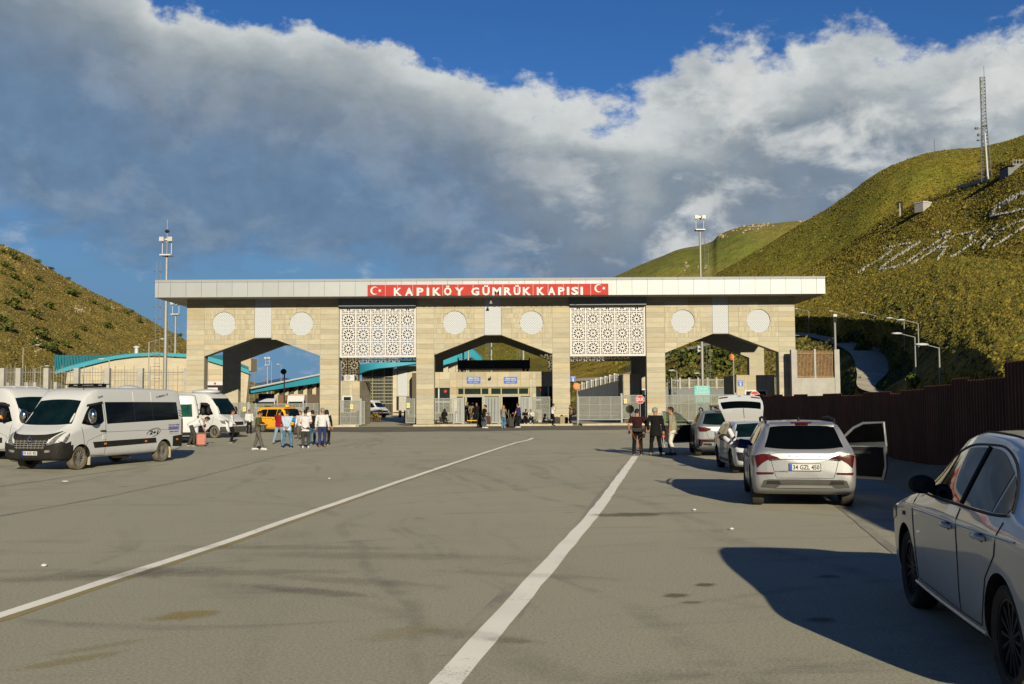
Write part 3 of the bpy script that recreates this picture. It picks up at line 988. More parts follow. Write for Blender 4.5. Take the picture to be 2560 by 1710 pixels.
# bays between the portals: slate beam and pierced screens
def hole_tile(W, Hh, half=False, th=0.05):
	"""one lattice tile: a plate W x Hh with a twelve-petal rosette cut through"""
	S_ = 1.166
	holes = []
	def reg(poly):
		holes.append([(p[0] * S_, p[1] * S_) for p in poly])
	reg([(0.072 * math.cos(2 * math.pi * i / 10), 0.072 * math.sin(2 * math.pi * i / 10)) for i in range(10)])
	for k in range(12):
		a = 2 * math.pi * (k + 0.5) / 12
		r_ = lambda u, v: (u * math.cos(a) - v * math.sin(a), u * math.sin(a) + v * math.cos(a))
		reg([r_(0.15, 0), r_(0.22, -0.036), r_(0.30, -0.048), r_(0.345, -0.034), r_(0.36, 0), r_(0.345, 0.034), r_(0.30, 0.048), r_(0.22, 0.036)])
	for q in range(4):
		a = math.pi / 2 * q
		R2 = lambda p: (p[0] * math.cos(a) - p[1] * math.sin(a), p[0] * math.sin(a) + p[1] * math.cos(a))
		for cx_, w_, h0, h1 in ((-0.31, 0.06, 0.405, 0.465), (-0.125, 0.09, 0.395, 0.46), (0.125, 0.09, 0.395, 0.46), (0.31, 0.06, 0.405, 0.465)):
			reg([R2(p) for p in ((cx_ - w_, h0 + 0.02), (cx_ + w_, h0), (cx_ + w_, h1), (cx_ - w_, h1))])
		reg([R2(p) for p in ((0.40, 0.40), (0.462, 0.40), (0.462, 0.462), (0.40, 0.462))])
		reg([R2(p) for p in ((0.335, 0.285), (0.39, 0.315), (0.34, 0.385), (0.285, 0.335))])
	if half:
		holes = [h for h in holes if max(p[1] for p in h) < -0.06 * S_] + []
	x0, x1, z0, z1 = -W / 2, W / 2, -Hh / 2, (Hh / 2 if not half else -0.5 * S_ + half)
	if half:
		holes = [h for h in holes if max(p[1] for p in h) < z1 - 0.03]
	vs = [Vector((x0, z0)), Vector((x1, z0)), Vector((x1, z1)), Vector((x0, z1))]
	es = [(0, 1), (1, 2), (2, 3), (3, 0)]
	for h in holes:
		o = len(vs)
		vs += [Vector(p) for p in h]
		es += [(o + i, o + (i + 1) % len(h)) for i in range(len(h))]
	V, E, F, *_ = delaunay_2d_cdt(vs, es, [], 0, 1e-5)
	def inside(p, poly):
		c = False
		for i in range(len(poly)):
			a, b = poly[i], poly[(i + 1) % len(poly)]
			if (a[1] > p[1]) != (b[1] > p[1]) and p[0] < (b[0] - a[0]) * (p[1] - a[1]) / (b[1] - a[1]) + a[0]:
				c = not c
		return c
	F2 = []
	for f in F:
		c = ((V[f[0]].x + V[f[1]].x + V[f[2]].x) / 3, (V[f[0]].y + V[f[1]].y + V[f[2]].y) / 3)
		if not any(inside(c, h) for h in holes):
			F2.append(f)
	nV = len(V)
	mb = MB()
	mb.v = [(p.x, 0, p.y) for p in V] + [(p.x, th, p.y) for p in V]
	cnt = {}
	for f in F2:
		mb.f.append(tuple(f))
		mb.f.append(tuple(nV + i for i in reversed(f)))
		for i in range(3):
			e = (f[i], f[(i + 1) % 3])
			cnt[e] = 1
	for (a, b) in list(cnt):
		if (b, a) not in cnt:
			mb.f.append((b, a, nV + a, nV + b))
	me = mb.mesh('lattice_tile')
	me.materials.append(SCRW)
	return me
ZR = [gz(945, 889.5), gz(945, 853.6), gz(945, 817.8), gz(945, 782.4)]
TH_ = (ZR[3] - ZR[0]) / 3
for bi in range(2):
	x0, x1 = BL[bi][1], BL[bi + 1][0]
	MB().box((x0 + 0.003, -0.45, 9.83), (x1 - 0.003, 0.25, ZS)).build('slate_beam', SLATE, gate)
	MB().box((x0 + 0.003, 10.0, 9.83), (x1 - 0.003, 10.9, ZS)).build('slate_beam', SLATE, gate)
	W5 = (x1 - x0 - 0.27) / 5
	tile = hole_tile(W5, TH_)
	htile = hole_tile(W5, TH_, half=9.78 - ZR[3])
	for yy in (0.12, 10.3):
		sc_ = part('lattice_screen', gate)
		mb = MB()
		zb = ZR[0] - 0.13
		mb.box((x0 + 0.03, yy - 0.03, zb), (x0 + 0.135, yy + 0.08, 9.82))
		mb.box((x1 - 0.135, yy - 0.03, zb), (x1 - 0.03, yy + 0.08, 9.82))
		mb.box((x0 + 0.135, yy - 0.03, zb), (x1 - 0.135, yy + 0.08, ZR[0]))
		mb.box((x0 + 0.135, yy - 0.02, 9.78), (x1 - 0.135, yy + 0.07, 9.82))
		mb.build('screen_frame', SCRW, sc_)
		for r in range(4):
			for c in range(5):
				o = obj('lattice_tile', tile if r < 3 else htile, None, sc_)
				o.location = (x0 + 0.135 + W5 * (c + 0.5), yy, ZR[0] + TH_ * (r + 0.5))

# the sign: red boards, raised white letters, two flags
RED = pm('sign_red', (0.27, 0.018, 0.016), 0.7, var=0.06, scale=2)
LETW = pm('sign_white', (0.36, 0.385, 0.45), 0.45, var=0.04)
sign = thing('gate_sign', 'red sign with raised white letters and two crescent flags on the roof edge', 'sign', (0, GY + SY0, 0))
FY = GY + SY0
def fx(px, py=728):
	return at(px, py, FY).x
def fz(px, py):
	return at(px, py, FY).z
bx = [918, 963] + [965 + 37.9 * i for i in range(1, 14)] + [1476.5]
bx = [918.5, 963.5, 994, 1032, 1069.5, 1107, 1145, 1183, 1220, 1257.5, 1294.5, 1333, 1370.5, 1409, 1446, 1477, 1521.5]
zlo, zhi = (fz(920, 742) + fz(1520, 735.5)) / 2, (fz(920, 713.5) + fz(1520, 708)) / 2
for i in range(len(bx) - 1):
	MB().box((fx(bx[i]) + 0.02, -0.05, zlo), (fx(bx[i + 1]) - 0.02, -0.012, zhi)).build('red_board', RED, sign)
def text_mesh(body, h=1.0, ext=0.02, bold=0.0, name='lettering', font=None, align='CENTER'):
	cu = bpy.data.curves.new(name, 'FONT')
	cu.body = body
	cu.size = 1.0
	cu.extrude = ext
	cu.offset = bold
	cu.resolution_u = 2
	cu.align_x = align
	if font:
		cu.font = font
	o = bpy.data.objects.new(name, cu)
	C.objects.link(o)
	me = bpy.data.meshes.new_from_object(o.evaluated_get(bpy.context.evaluated_depsgraph_get()))
	bpy.data.objects.remove(o)
	bpy.data.curves.remove(cu)
	return me
def fit_text(body, x0, x1, z0, z1, y, mat, parent, name='lettering', bold=0.02, ext=0.03, rot=None):
	"""lettering in the x-z plane facing -y, stretched to the box"""
	me = text_mesh(body, bold=bold, ext=0.0)
	if not me.vertices:
		return None
	co = np.array([v.co for v in me.vertices])
	lo, hi = co.min(0), co.max(0)
	sx = (x1 - x0) / (hi[0] - lo[0])
	sz = (z1 - z0) / (hi[1] - lo[1])
	V = [(x0 + (c[0] - lo[0]) * sx, y - ext, z0 + (c[1] - lo[1]) * sz) for c in co]
	nv = len(V)
	F = [tuple(p.vertices) for p in me.polygons]
	cnt = {}
	for f in F:
		for i in range(len(f)):
			cnt[(f[i], f[(i + 1) % len(f)])] = 1
	V2 = V + [(a, y, c) for a, b, c in V]
	F2 = list(F)
	for (a, b) in cnt:
		if (b, a) not in cnt:
			F2.append((b, a, a + nv, b + nv))
	mb = MB()
	mb.v, mb.f = V2, F2
	bpy.data.meshes.remove(me)
	o = mb.build(name, mat, parent, fix=False)
	return o
def letters(word, cx, y0px, y1px, dy):
	for ch, (a, b) in zip(word, cx):
		lo_ = 'ÖÜ'.find(ch)
		z0, z1 = fz((a + b) / 2, y1px + dy * (a - 985)), fz((a + b) / 2, y0px + dy * (a - 985))
		if lo_ >= 0:
			z1 = z1 + 0.17
		fit_text(ch, fx(a), fx(b), z0, z1, -0.05, LETW, sign, 'letter', bold=0.035, ext=0.06)
letters('KAPIKÖY', [(985, 1005), (1013, 1033), (1042, 1059), (1067, 1073), (1082, 1102), (1110, 1129), (1137, 1160)], 720, 740, -0.0055)
letters('GÜMRÜK', [(1178, 1198), (1206, 1224), (1231, 1253), (1260, 1279), (1284, 1301), (1307, 1327)], 720, 740, -0.0055)
letters('KAPISI', [(1342, 1361), (1370, 1388), (1395, 1411), (1417, 1423), (1428, 1446), (1451, 1457)], 720, 740, -0.0055)
def crescent(cx, cz, r, parent, y, mat):
	k = 28
	out = [(cx + r * math.cos(t_), cz + r * math.sin(t_)) for t_ in [R(38) + (2 * math.pi - R(76)) * i / k for i in range(k + 1)]]
	c2, r2 = cx + r * 0.25, r * 0.80
	a0 = math.atan2(out[-1][1] - cz, out[-1][0] - c2)
	a1 = math.atan2(out[0][1] - cz, out[0][0] - c2)
	if a0 > 0:
		a0 -= 2 * math.pi
	inn = [(c2 + r2 * math.cos(t_), cz + r2 * math.sin(t_)) for t_ in [a0 + (a1 - 2 * math.pi - a0) * i / k for i in range(1, k)]]
	mb = MB()
	# strips between outer and inner arcs
	inn = [inn[int(i * (len(inn) - 1) / k)] for i in range(k + 1)][::-1]
	for i in range(k):
		mb.prism([out[i], out[i + 1], inn[i + 1], inn[i]], y - 0.05, y)
	mb.build('crescent', mat, parent)
	sx_, rr = cx + r * 1.30, r * 0.5
	st = []
	for i in range(10):
		q = rr if i % 2 == 0 else rr * 0.40
		st.append((sx_ + q * math.cos(math.pi + math.pi * i / 5), cz + q * math.sin(math.pi + math.pi * i / 5)))
	mb = MB()
	for i in range(0, 10, 2):
		mb.prism([(sx_, cz), st[(i - 1) % 10], st[i], st[(i + 1) % 10]], y - 0.05, y)
	mb.build('star', mat, parent)
for px, py in ((936.5, 727), (1496, 721)):
	crescent(fx(px, py), fz(px, py), 0.33, sign, -0.05, LETW)

# lamp hanging at the roof edge over the middle arch
lp = thing('hanging_lamp', 'small grey bell lamp hanging from the roof edge over the middle arch', 'lamp', at(1227, 745, 80.6))
MB().tube([(0, 0, 0), (0, 0, -0.25)], 0.02).build('cord', DARK, lp)
MB().lathe([(0.03, -0.2), (0.06, -0.25), (0.13, -0.42), (0.14, -0.46), (0.0, -0.44)], 14, 'Z').build('lamp_shade', STEEL, lp, smooth=40)
# kerb and apron under the gate
KERB = pm('kerb_concrete', (0.27, 0.245, 0.20), 0.9, var=0.2, scale=1.2, bump=0.4, bscale=20)
PAVE = pm('apron_paving', (0.23, 0.215, 0.185), 0.9, var=0.2, scale=1.0, bump=0.3, bscale=20)
struct(MB().box((gx(1041), 79.4, 0.0), (gx(1425), 94, 0.14)).build('pavement', PAVE))
for a, b in ((1041, 1425), (810, 905), (1448, 1660)):
	xa, xb = gx(a), gx(b)
	k = max(1, int((xb - xa) / 1.0))
	kb = thing('kerb', 'worn concrete kerb %s' % {1041: 'before the middle arch', 810: 'beside the left lattice bay', 1448: 'before the right lattice bay'}[a], 'kerb', ((xa + xb) / 2, 79.25, 0))
	for i in range(k):
		p, q = xa + (xb - xa) * i / k - (xa + xb) / 2, xa + (xb - xa) * (i + 1) / k - (xa + xb) / 2
		MB().box((p + 0.006, -0.15, 0), (q - 0.006, 0.146, 0.15 + 0.008 * ((i * 7) % 3))).build('kerb_stone', KERB, kb)
struct(MB().box((gx(800), 79.4, 0.0), (gx(910), 84, 0.12)).build('pavement', PAVE))
struct(MB().box((gx(1448), 79.4, 0.0), (gx(1700), 84, 0.12)).build('pavement', PAVE))
# ------------------------------------------------------------------ what stands behind and beside the gate
TEAL = pm('teal_roof_metal', (0.025, 0.21, 0.25), 0.6, var=0.07, scale=0.6)
TEALD = pm('teal_fascia', (0.02, 0.19, 0.28), 0.6, var=0.05, scale=0.4)
NAVY = pm('navy_canopy', (0.006, 0.022, 0.045), 0.4, var=0.1)
CONC = pm('fair_concrete', (0.225, 0.23, 0.235), 0.85, var=0.14, scale=1.3, bump=0.2, bscale=9)
WALLG = pm('grey_render', (0.11, 0.125, 0.145), 0.85, var=0.1, scale=0.5)
FRAME = pm('grey_frame', (0.175, 0.195, 0.22), 0.6, var=0.08, scale=3)
PALE = pm('pale_bar_paint', (0.26, 0.285, 0.31), 0.6, var=0.06)
OLIVE = pm('olive_frame', (0.20, 0.19, 0.10), 0.45, var=0.08)
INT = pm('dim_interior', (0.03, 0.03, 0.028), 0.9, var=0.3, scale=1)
YELL = pm('yellow_paint', (0.42, 0.25, 0.012), 0.5, var=0.1)
WHITE = pm('white_paint', (0.33, 0.35, 0.40), 0.5, var=0.05)
WPLAST = pm('white_plastic', (0.32, 0.34, 0.39), 0.4, var=0.05)
BLUE = pm('sign_blue', (0.012, 0.07, 0.32), 0.45, var=0.04)
STOPR = pm('stop_red', (0.30, 0.012, 0.018), 0.6, var=0.05)
ORANGE = pm('orange_back', (0.42, 0.16, 0.06), 0.6, var=0.12)
RUST = pm('rusty_bars', (0.16, 0.10, 0.06), 0.8, var=0.45, scale=7)
STONE2 = mat_stone('travertine_coarse', (0.27, 0.25, 0.205), 0.10, 0.6)

def mesh_panel_mat():
	m = bpy.data.materials.new('perforated_sheet')
	m.use_nodes = True
	t = NT(m.node_tree)
	P = t.n('ShaderNodeTexCoord').outputs['Object']
	col = t.mix(t.noise(P, 1.6, 4), (0.105, 0.115, 0.115, 1), (0.145, 0.155, 0.15, 1))
	b = t.n('ShaderNodeBsdfPrincipled', Base_Color=col, Roughness=0.6, Metallic=0.1)
	b.inputs['Specular IOR Level'].default_value = 0.2
	s = t.n('ShaderNodeSeparateXYZ', i0=P)
	k = 2 * math.pi / 0.022
	hole = t.m('MULTIPLY', t.ss(t.m('MULTIPLY', t.m('SINE', t.m('MULTIPLY', s.outputs[0], k)), t.m('SINE', t.m('MULTIPLY', s.outputs[2], k))), 0.1, 0.2), 0.95)
	mx = t.n('ShaderNodeMixShader', i0=hole, i1=b, i2=t.n('ShaderNodeBsdfTransparent'))
	t.n('ShaderNodeOutputMaterial', i0=mx)
	return m
PERF = mesh_panel_mat()

def panel_wall(parent, x0, x1, z0, z1, y, mat, w=1.1, h=0.55, t=0.04, holes=(), name='stone_panel', lim=300, seed=1):
	"""courses of panels on the plane y (front at y - t), leaving out rectangular holes"""
	rg = random.Random(seed)
	nr = max(1, round((z1 - z0) / h))
	zs_ = [z0 + (z1 - z0) * i / nr for i in range(nr + 1)]
	nc = max(1, round((x1 - x0) / w))
	cs = [x0 + (x1 - x0) * i / nc for i in range(nc + 1)]
	for hx0, hx1, hz0, hz1 in holes:
		cs += [hx0, hx1]
		zs_ += [hz0, hz1]
	cs = sorted(c for c in set(cs) if x0 <= c <= x1)
	zs_ = sorted(c for c in set(zs_) if z0 <= c <= z1)
	def thin(a):
		out = [a[0]]
		key = set(v for hh in holes for v in hh)
		for v in a[1:]:
			if v - out[-1] < 0.14:
				if v in key and out[-1] not in key:
					out[-1] = v
					continue
				if v not in key and v != a[-1]:
					continue
			out.append(v)
		return out
	cs, zs_ = thin(cs), thin(zs_)
	cnt = 0
	for i in range(len(zs_) - 1):
		for j in range(len(cs) - 1):
			cx, cz = (cs[j] + cs[j + 1]) / 2, (zs_[i] + zs_[i + 1]) / 2
			if any(a < cx < b and c < cz < d for a, b, c, d in holes):
				continue
			MB().box((cs[j] + 0.005, y - t - rg.uniform(0, 0.006), zs_[i] + 0.005), (cs[j + 1] - 0.005, y, zs_[i + 1] - 0.005)).build(name, mat, parent)
			cnt += 1
	return cnt

# ---- entrance hall under the middle arch
EY = 85.5
ex = lambda px, py=980: at(px, py, EY).x
ez = lambda px, py: at(px, py, EY).z
hall = thing('entrance_hall', 'low stone passenger hall with two doorways under the middle arch', 'building', (0, EY, 0))
HX0, HX1, HT = ex(1070), ex(1389), ez(1230, 929.5)
dl = (ex(1167), ex(1205))
dr = (ex(1256), ex(1296))
opz = (0.14, ez(1230, 991))
winL = (ex(1087), ex(1124.5), ez(1100, 1030), ez(1100, 970))
winR = (ex(1340), ex(1383), ez(1360, 1024), ez(1360, 966))
big = (ex(1142), ex(1324), 0.14, ez(1230, 969))
panel_wall(hall, HX0, HX1, 0.14, HT, 0.0, STONE, 1.0, 0.62, 0.05, [winL, winR, big], seed=2)
MB().box((HX0, 0.005, HT - 0.35), (HX1, 5, HT - 0.01)).build('roof', CORE, hall)
for a, b in ((HX0, winL[0]), (winL[1], big[0]), (big[1], winR[0]), (winR[1], HX1)):
	if b - a > 0.05:
		MB().box((a, 0.005, 0.14), (b, 0.3, HT - 0.351)).build('wall', CORE, hall)
for w_ in (winL, winR):
	MB().box((w_[0], 0.005, 0.14), (w_[1], 0.3, w_[2])).build('wall', CORE, hall)
	MB().box((w_[0], 0.005, w_[3]), (w_[1], 0.3, HT - 0.351)).build('wall', CORE, hall)
MB().box((big[0], 0.005, big[3]), (big[1], 0.3, HT - 0.351)).build('wall', CORE, hall)
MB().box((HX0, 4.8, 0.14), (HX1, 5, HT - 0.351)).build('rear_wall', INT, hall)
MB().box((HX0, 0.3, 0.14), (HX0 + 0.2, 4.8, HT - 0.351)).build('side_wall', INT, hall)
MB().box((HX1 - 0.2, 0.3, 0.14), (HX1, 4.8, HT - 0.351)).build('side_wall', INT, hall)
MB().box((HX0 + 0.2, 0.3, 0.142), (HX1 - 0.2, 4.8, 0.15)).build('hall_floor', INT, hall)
for w_ in (winL, winR):
	wn = part('window', hall)
	xm = w_[0] + (w_[1] - w_[0]) * (0.26 if w_ is winL else 0.72)
	zm = w_[2] + (w_[3] - w_[2]) * 0.42
	MB().box((xm - 0.05, 0.05, w_[2]), (xm + 0.05, 0.12, w_[3])).build('mullion', WHITE, wn)
	MB().box((w_[0], 0.04, zm - 0.06), (w_[1], 0.049, zm + 0.06)).build('transom', WHITE, wn)
	MB().box((w_[0], 0.14, w_[2]), (w_[1], 0.16, w_[3])).build('pane', GLASS, wn)
	# round flag sticker
	mb = MB()
	c_ = (w_[0] + (w_[1] - w_[0]) * (0.70 if w_ is winL else 0.34), w_[3] - 0.28)
	mb.prism([(c_[0] + 0.13 * math.cos(a), c_[1] + 0.13 * math.sin(a)) for a in [2 * math.pi * i / 16 for i in range(16)]], 0.128, 0.139)
	mb.build('flag_sticker', RED, wn)
# glazed doorway front
fr = part('door_front', hall)
zt_, zo = big[3], opz[1]
MB().box((big[0], 0.06, zt_ - 0.07), (big[1], 0.14, zt_)).build('top_rail', OLIVE, fr)
MB().box((big[0], 0.05, zo), (big[1], 0.15, zo + 0.2)).build('transom', OLIVE, fr)
for px in (1144, 1160, 1203, 1224.5, 1253, 1296, 1322):
	MB().box((ex(px) - 0.05 if px != 1224.5 else ex(px) - 0.12, 0.055, zo + 0.2), (ex(px) + 0.05 if px != 1224.5 else ex(px) + 0.12, 0.145, zt_ - 0.07)).build('mullion', OLIVE, fr)
MB().box((big[0], 0.10, zo + 0.2), (big[1], 0.11, zt_ - 0.07)).build('fanlight', GLASS, fr)
for (a, b), nm in ((dl, 'a'), (dr, 'b')):
	for xx in (a - 0.16, b):
		MB().box((xx, 0.045, 0.14), (xx + 0.16, 0.15, zo)).build('door_post', OLIVE, fr)
for a, b in ((big[0], dl[0] - 0.16), (dl[1] + 0.16, dr[0] - 0.16), (dr[1] + 0.16, big[1])):
	MB().box((a, 0.10, 0.14), (b, 0.115, zo)).build('side_light', GLASS, fr)
for (a, b) in (dl, dr):                                            # dim frames inside
	mb = MB()
	for q in range(4):
		x_ = a + (b - a) * (q + 0.5) / 4
		MB().box((x_ - 0.02, 3.6, 0.15), (x_ + 0.02, 3.64, 2.6)).build('inner_frame', pm('inner_frame_grey', (0.12, 0.12, 0.11), 0.5), hall)
# canopy on the hall's roof behind
cny = thing('roof_canopy', 'dark navy canopy with upturned ends standing above the passenger hall', 'canopy', (0, 96.5, 0))
cx0, cx1 = at(1144, 910, 96.5).x, at(1325, 910, 96.5).x
cz0, cz1 = at(1230, 921.5, 96.5).z, at(1230, 900, 96.5).z
MB().box((cx0, 0, cz0), (cx1, 5, cz1)).build('canopy_roof', NAVY, cny)
for xx in (cx0, cx1 - 0.12):
	MB().add([(xx, -0.01, cz0), (xx + 0.12, -0.01, cz0), (xx + 0.12, -0.01, cz1 + 0.22), (xx, -0.01, cz1 + 0.22), (xx, 0.3, cz0), (xx + 0.12, 0.3, cz0), (xx + 0.12, 0.3, cz1), (xx, 0.3, cz1)],
			 [(0, 1, 2, 3), (5, 4, 7, 6), (1, 5, 6, 2), (4, 0, 3, 7), (3, 2, 6, 7)]).build('upturned_end', NAVY, cny)
for xx in (cx0 + 0.1, cx0 + 0.5, cx1 - 0.6, cx1 - 0.2):
	for yy in (0.3, 4.6):
		MB().box((xx - 0.07, yy, 0), (xx + 0.07, yy + 0.15, cz0 - 0.001)).build('leg', NAVY, cny)

# ---- booths in the bays
def booth(name, label, px0, px1, ptop, Y, depth, win=None, side=None, dark=False):
	x0, x1 = at(px0, 980, Y).x, at(px1, 980, Y).x
	zt = at((px0 + px1) / 2, ptop, Y).z
	b = thing(name, label, 'booth', ((x0 + x1) / 2, Y, 0))
	x0, x1 = -(x1 - x0) / 2, (x1 - x0) / 2
	holes = []
	if win:
		wx = [at(p, 1000, Y).x - b.location.x for p in win[:2]]
		wz = [at(px0, p, Y).z for p in win[2:]]
		holes = [(wx[0], wx[1], wz[0], wz[1])]
	panel_wall(b, x0, x1, 0.0, zt, 0.0, STONE, 0.95, 0.6, 0.05, holes, seed=int(px0))
	MB().box((x0, 0.005, 0.0), (x1, depth, zt - 0.02)).build('body', STONE2, b)
	MB().box((x0 - 0.04, -0.09, zt), (x1 + 0.04, depth + 0.04, zt + 0.05)).build('coping', STONE2, b)
	for sx, nm in ((x1 + 0.001, 1), (x0 - 0.041, -1)):
		nz = max(1, round(zt / 0.6))
		for i in range(nz):
			for j in range(max(1, int(depth / 1.0))):
				w_ = depth / max(1, int(depth / 1.0))
				MB().box((sx, 0.006 + j * w_ + 0.005, zt * i / nz + 0.005), (sx + 0.04, 0.006 + (j + 1) * w_ - 0.005, zt * (i + 1) / nz - 0.005)).build('stone_panel', STONE, b)
	if win:
		h = holes[0]
		wn = part('window', b)
		MB().box((h[0], -0.03, h[2]), (h[1], 0.0, h[3])).build('pane', GLASS, wn)
		for xx in (h[0], h[1] - 0.12):
			MB().box((xx, -0.06, h[2]), (xx + 0.12, -0.031, h[3])).build('frame', WHITE, wn)
		MB().box((h[0] + 0.12, -0.06, h[3] - 0.12), (h[1] - 0.12, -0.031, h[3])).build('frame', WHITE, wn)
	return b
booth('control_booth', 'stone control booth beside the left lattice bay with an air conditioner on top', 848, 898, 954, 84.6, 6.5, (856, 881, 1030, 989))
booth('control_booth', 'stone control booth in the right lattice bay, half in shadow', 1559, 1600, 937.5, 86, 4.0, None)
bq = booth('control_booth', 'stone control booth behind the right lattice bay with a white framed window', 1574, 1618, 939, 88, 3.5, (1574, 1616, 1050, 972))
b3 = booth('control_booth', 'stone control booth under the right arch carrying the blue number three sign', 1842, 1948, 939, 86, 5.0, (1862, 1918, 1010, 975))
ac = thing('air_conditioner', 'white air conditioner unit on the roof of the left control booth', 'air conditioner', at(874, 952, 85.0))
MB().box((-0.42, -0.15, 0.0), (0.42, 0.2, 0.5)).build('housing', WPLAST, ac)
MB().lathe([(0.0, -0.16), (0.2, -0.165), (0.21, -0.152)], 18, 'Y', (-0.12, 0, 0.26)).build('fan_grille', STEEL, ac)

# ---- signs
def sign_board(name, label, px0, px1, py0, py1, Y, mat, lines, cat='sign', th=0.04, lines_mat=None, fix=True):
	a, b = at(px0, py1, Y), at(px1, py0, Y)
	s = thing(name, label, cat, (a.x, Y, a.z))
	w_, h_ = b.x - a.x, b.z - a.z
	MB().box((0, 0, 0), (w_, th, h_)).build('board', mat, s)
	m = 0.03
	bd = MB()
	bd.box((0.02, -0.004, 0.02), (w_ - 0.02, 0.0, 0.02 + m)).box((0.02, -0.004, h_ - 0.02 - m), (w_ - 0.02, 0.0, h_ - 0.02))
	for txt, u0, u1, v0, v1, *bo in lines:
		fit_text(txt, u0 * w_, u1 * w_, v0 * h_, v1 * h_, -0.002, lines_mat or LETW, s, 'lettering', bold=bo[0] if bo else 0.01, ext=0.006)
	return s
sign_board('hall_sign', 'blue arrivals sign in three languages, left of the two above the hall doors', 1167, 1201, 942, 959, 85.42, BLUE,
		   [('GELEN YOLCU', 0.1, 0.9, 0.66, 0.92, 0.03), ('ARRIVING PASSENGERS', 0.06, 0.94, 0.42, 0.58, 0.02), ('\ufe8e\ufeae\ufed3\ufe8e\ufeb4\ufee3 \ufef1\ufea9\ufeed\ufead\ufeed', 0.16, 0.84, 0.10, 0.32, 0.02)])
sign_board('hall_sign', 'blue departures sign in three languages, right of the two above the hall doors', 1259.5, 1293, 942, 959, 85.42, BLUE,
		   [('GİDEN YOLCU', 0.1, 0.9, 0.66, 0.92, 0.03), ('DEPARTING PASSENGERS', 0.06, 0.94, 0.42, 0.58, 0.02), ('\ufeae\ufed3\ufe8e\ufeb4\ufee3 \ufef0\ufe9f\ufead\ufe8e\ufea7', 0.16, 0.84, 0.10, 0.32, 0.02)])
sign_board('number_sign', 'small blue exit sign with the number one by the right lattice bay', 1426, 1439.5, 940, 954.5, 83.0, BLUE, [('ÇIKIŞ', 0.15, 0.85, 0.68, 0.9, 0.03), ('1', 0.38, 0.62, 0.08, 0.6, 0.05)])
sign_board('number_sign', 'small blue sign with the number three on the booth under the right arch', 1844.5, 1858, 951, 965.5, 85.93, BLUE, [('GİRİŞ', 0.15, 0.85, 0.68, 0.9, 0.03), ('3', 0.34, 0.66, 0.08, 0.6, 0.05)])
TEALS = pm('info_teal', (0.03, 0.26, 0.29), 0.45, var=0.03)
ib = sign_board('information_board', 'tall teal information board with white lines behind the right arch fence', 1737, 1775, 964, 1046, 84.2, TEALS,
		   [('GÜLE GÜLE', 0.1, 0.9, 0.945, 0.985, 0.02), ('GOOD BYE', 0.15, 0.85, 0.885, 0.925, 0.02)] + [('Yurt dışı çıkış harcı', 0.08, 0.92, 0.80 - 0.07 * i, 0.835 - 0.07 * i) for i in range(10)])
for i in range(11):
	hh = at(1737, 964, 84.2).z - at(1737, 1046, 84.2).z
	MB().box((0.02, -0.004, hh * (0.86 - 0.07 * i) - 0.012), (at(1775, 1000, 84.2).x - at(1737, 1000, 84.2).x - 0.02, -0.001, hh * (0.86 - 0.07 * i) + 0.012)).build('rule_line', LETW, ib)
for xx in (0.1, 1.15):
	MB().box((xx - 0.05, 0.045, -at(1737, 1046, 84.2).z), (xx + 0.05, 0.12, 1.0)).build('post', STEEL, ib)

def stop_sign(px, py, Y, r, label, half=True):
	c = at(px, py, Y)
	s = thing('stop_sign', label, 'sign', (c.x, c.y, 0))
	oc = lambda q: [(q * math.cos(math.pi / 8 + math.pi / 4 * i), c.z + q * math.sin(math.pi / 8 + math.pi / 4 * i)) for i in range(8)]
	MB().prism(oc(r), -0.02, 0.0).build('border', LETW, s)
	MB().prism(oc(r * 0.93), -0.026, -0.0205).build('plate', STOPR, s)
	fit_text('DUR', -r * 0.72, r * 0.72, c.z - r * 0.36, c.z + r * 0.36, -0.027, LETW, s, 'lettering', bold=0.02, ext=0.006)
	MB().tube([(0, 0.04, 0), (0, 0.04, c.z + r * 0.8)], 0.035).build('post', STEEL, s)
	return s
stop_sign(1600.5, 998.5, 81.4, 0.37, 'red octagonal stop sign fixed before the gate leaf left of the right arch')
stop_sign(1887, 990, 70, 0.37, 'red octagonal stop sign showing only its top above the brown fence')

# ---- perforated gates and fences
def leaf(parent, x0, x1, z0, z1, y, nx=3, nz=2, bar=0.05, name='gate_leaf', sheet=True):
	lf = part(name, parent)
	fm = MB()
	for xx in (x0, x1 - bar):
		MB().box((xx, y - 0.025, z0), (xx + bar, y + 0.025, z1)).build('stile', FRAME, lf)
	for zz in (z0, z1 - bar):
		MB().box((x0 + bar, y - 0.024, zz), (x1 - bar, y + 0.024, zz + bar)).build('rail', FRAME, lf)
	for i in range(1, nx):
		xx = x0 + (x1 - x0) * i / nx
		MB().box((xx - 0.02, y - 0.022, z0 + bar), (xx + 0.02, y + 0.022, z1 - bar)).build('upright', FRAME, lf)
	for i in range(1, nz):
		zz = z0 + (z1 - z0) * i / nz
		for k in range(nx):
			xa, xb = x0 + (x1 - x0) * k / nx + 0.02, x0 + (x1 - x0) * (k + 1) / nx - 0.02
			MB().box((max(xa, x0 + bar), y - 0.018, zz - 0.015), (min(xb, x1 - bar), y + 0.018, zz + 0.015)).build('rail', FRAME, lf)
	if sheet:
		MB().box((x0 + 0.01, y + 0.026, z0 + 0.01), (x1 - 0.01, y + 0.03, z1 - 0.01)).build('perforated_sheet', PERF, lf)
	return lf
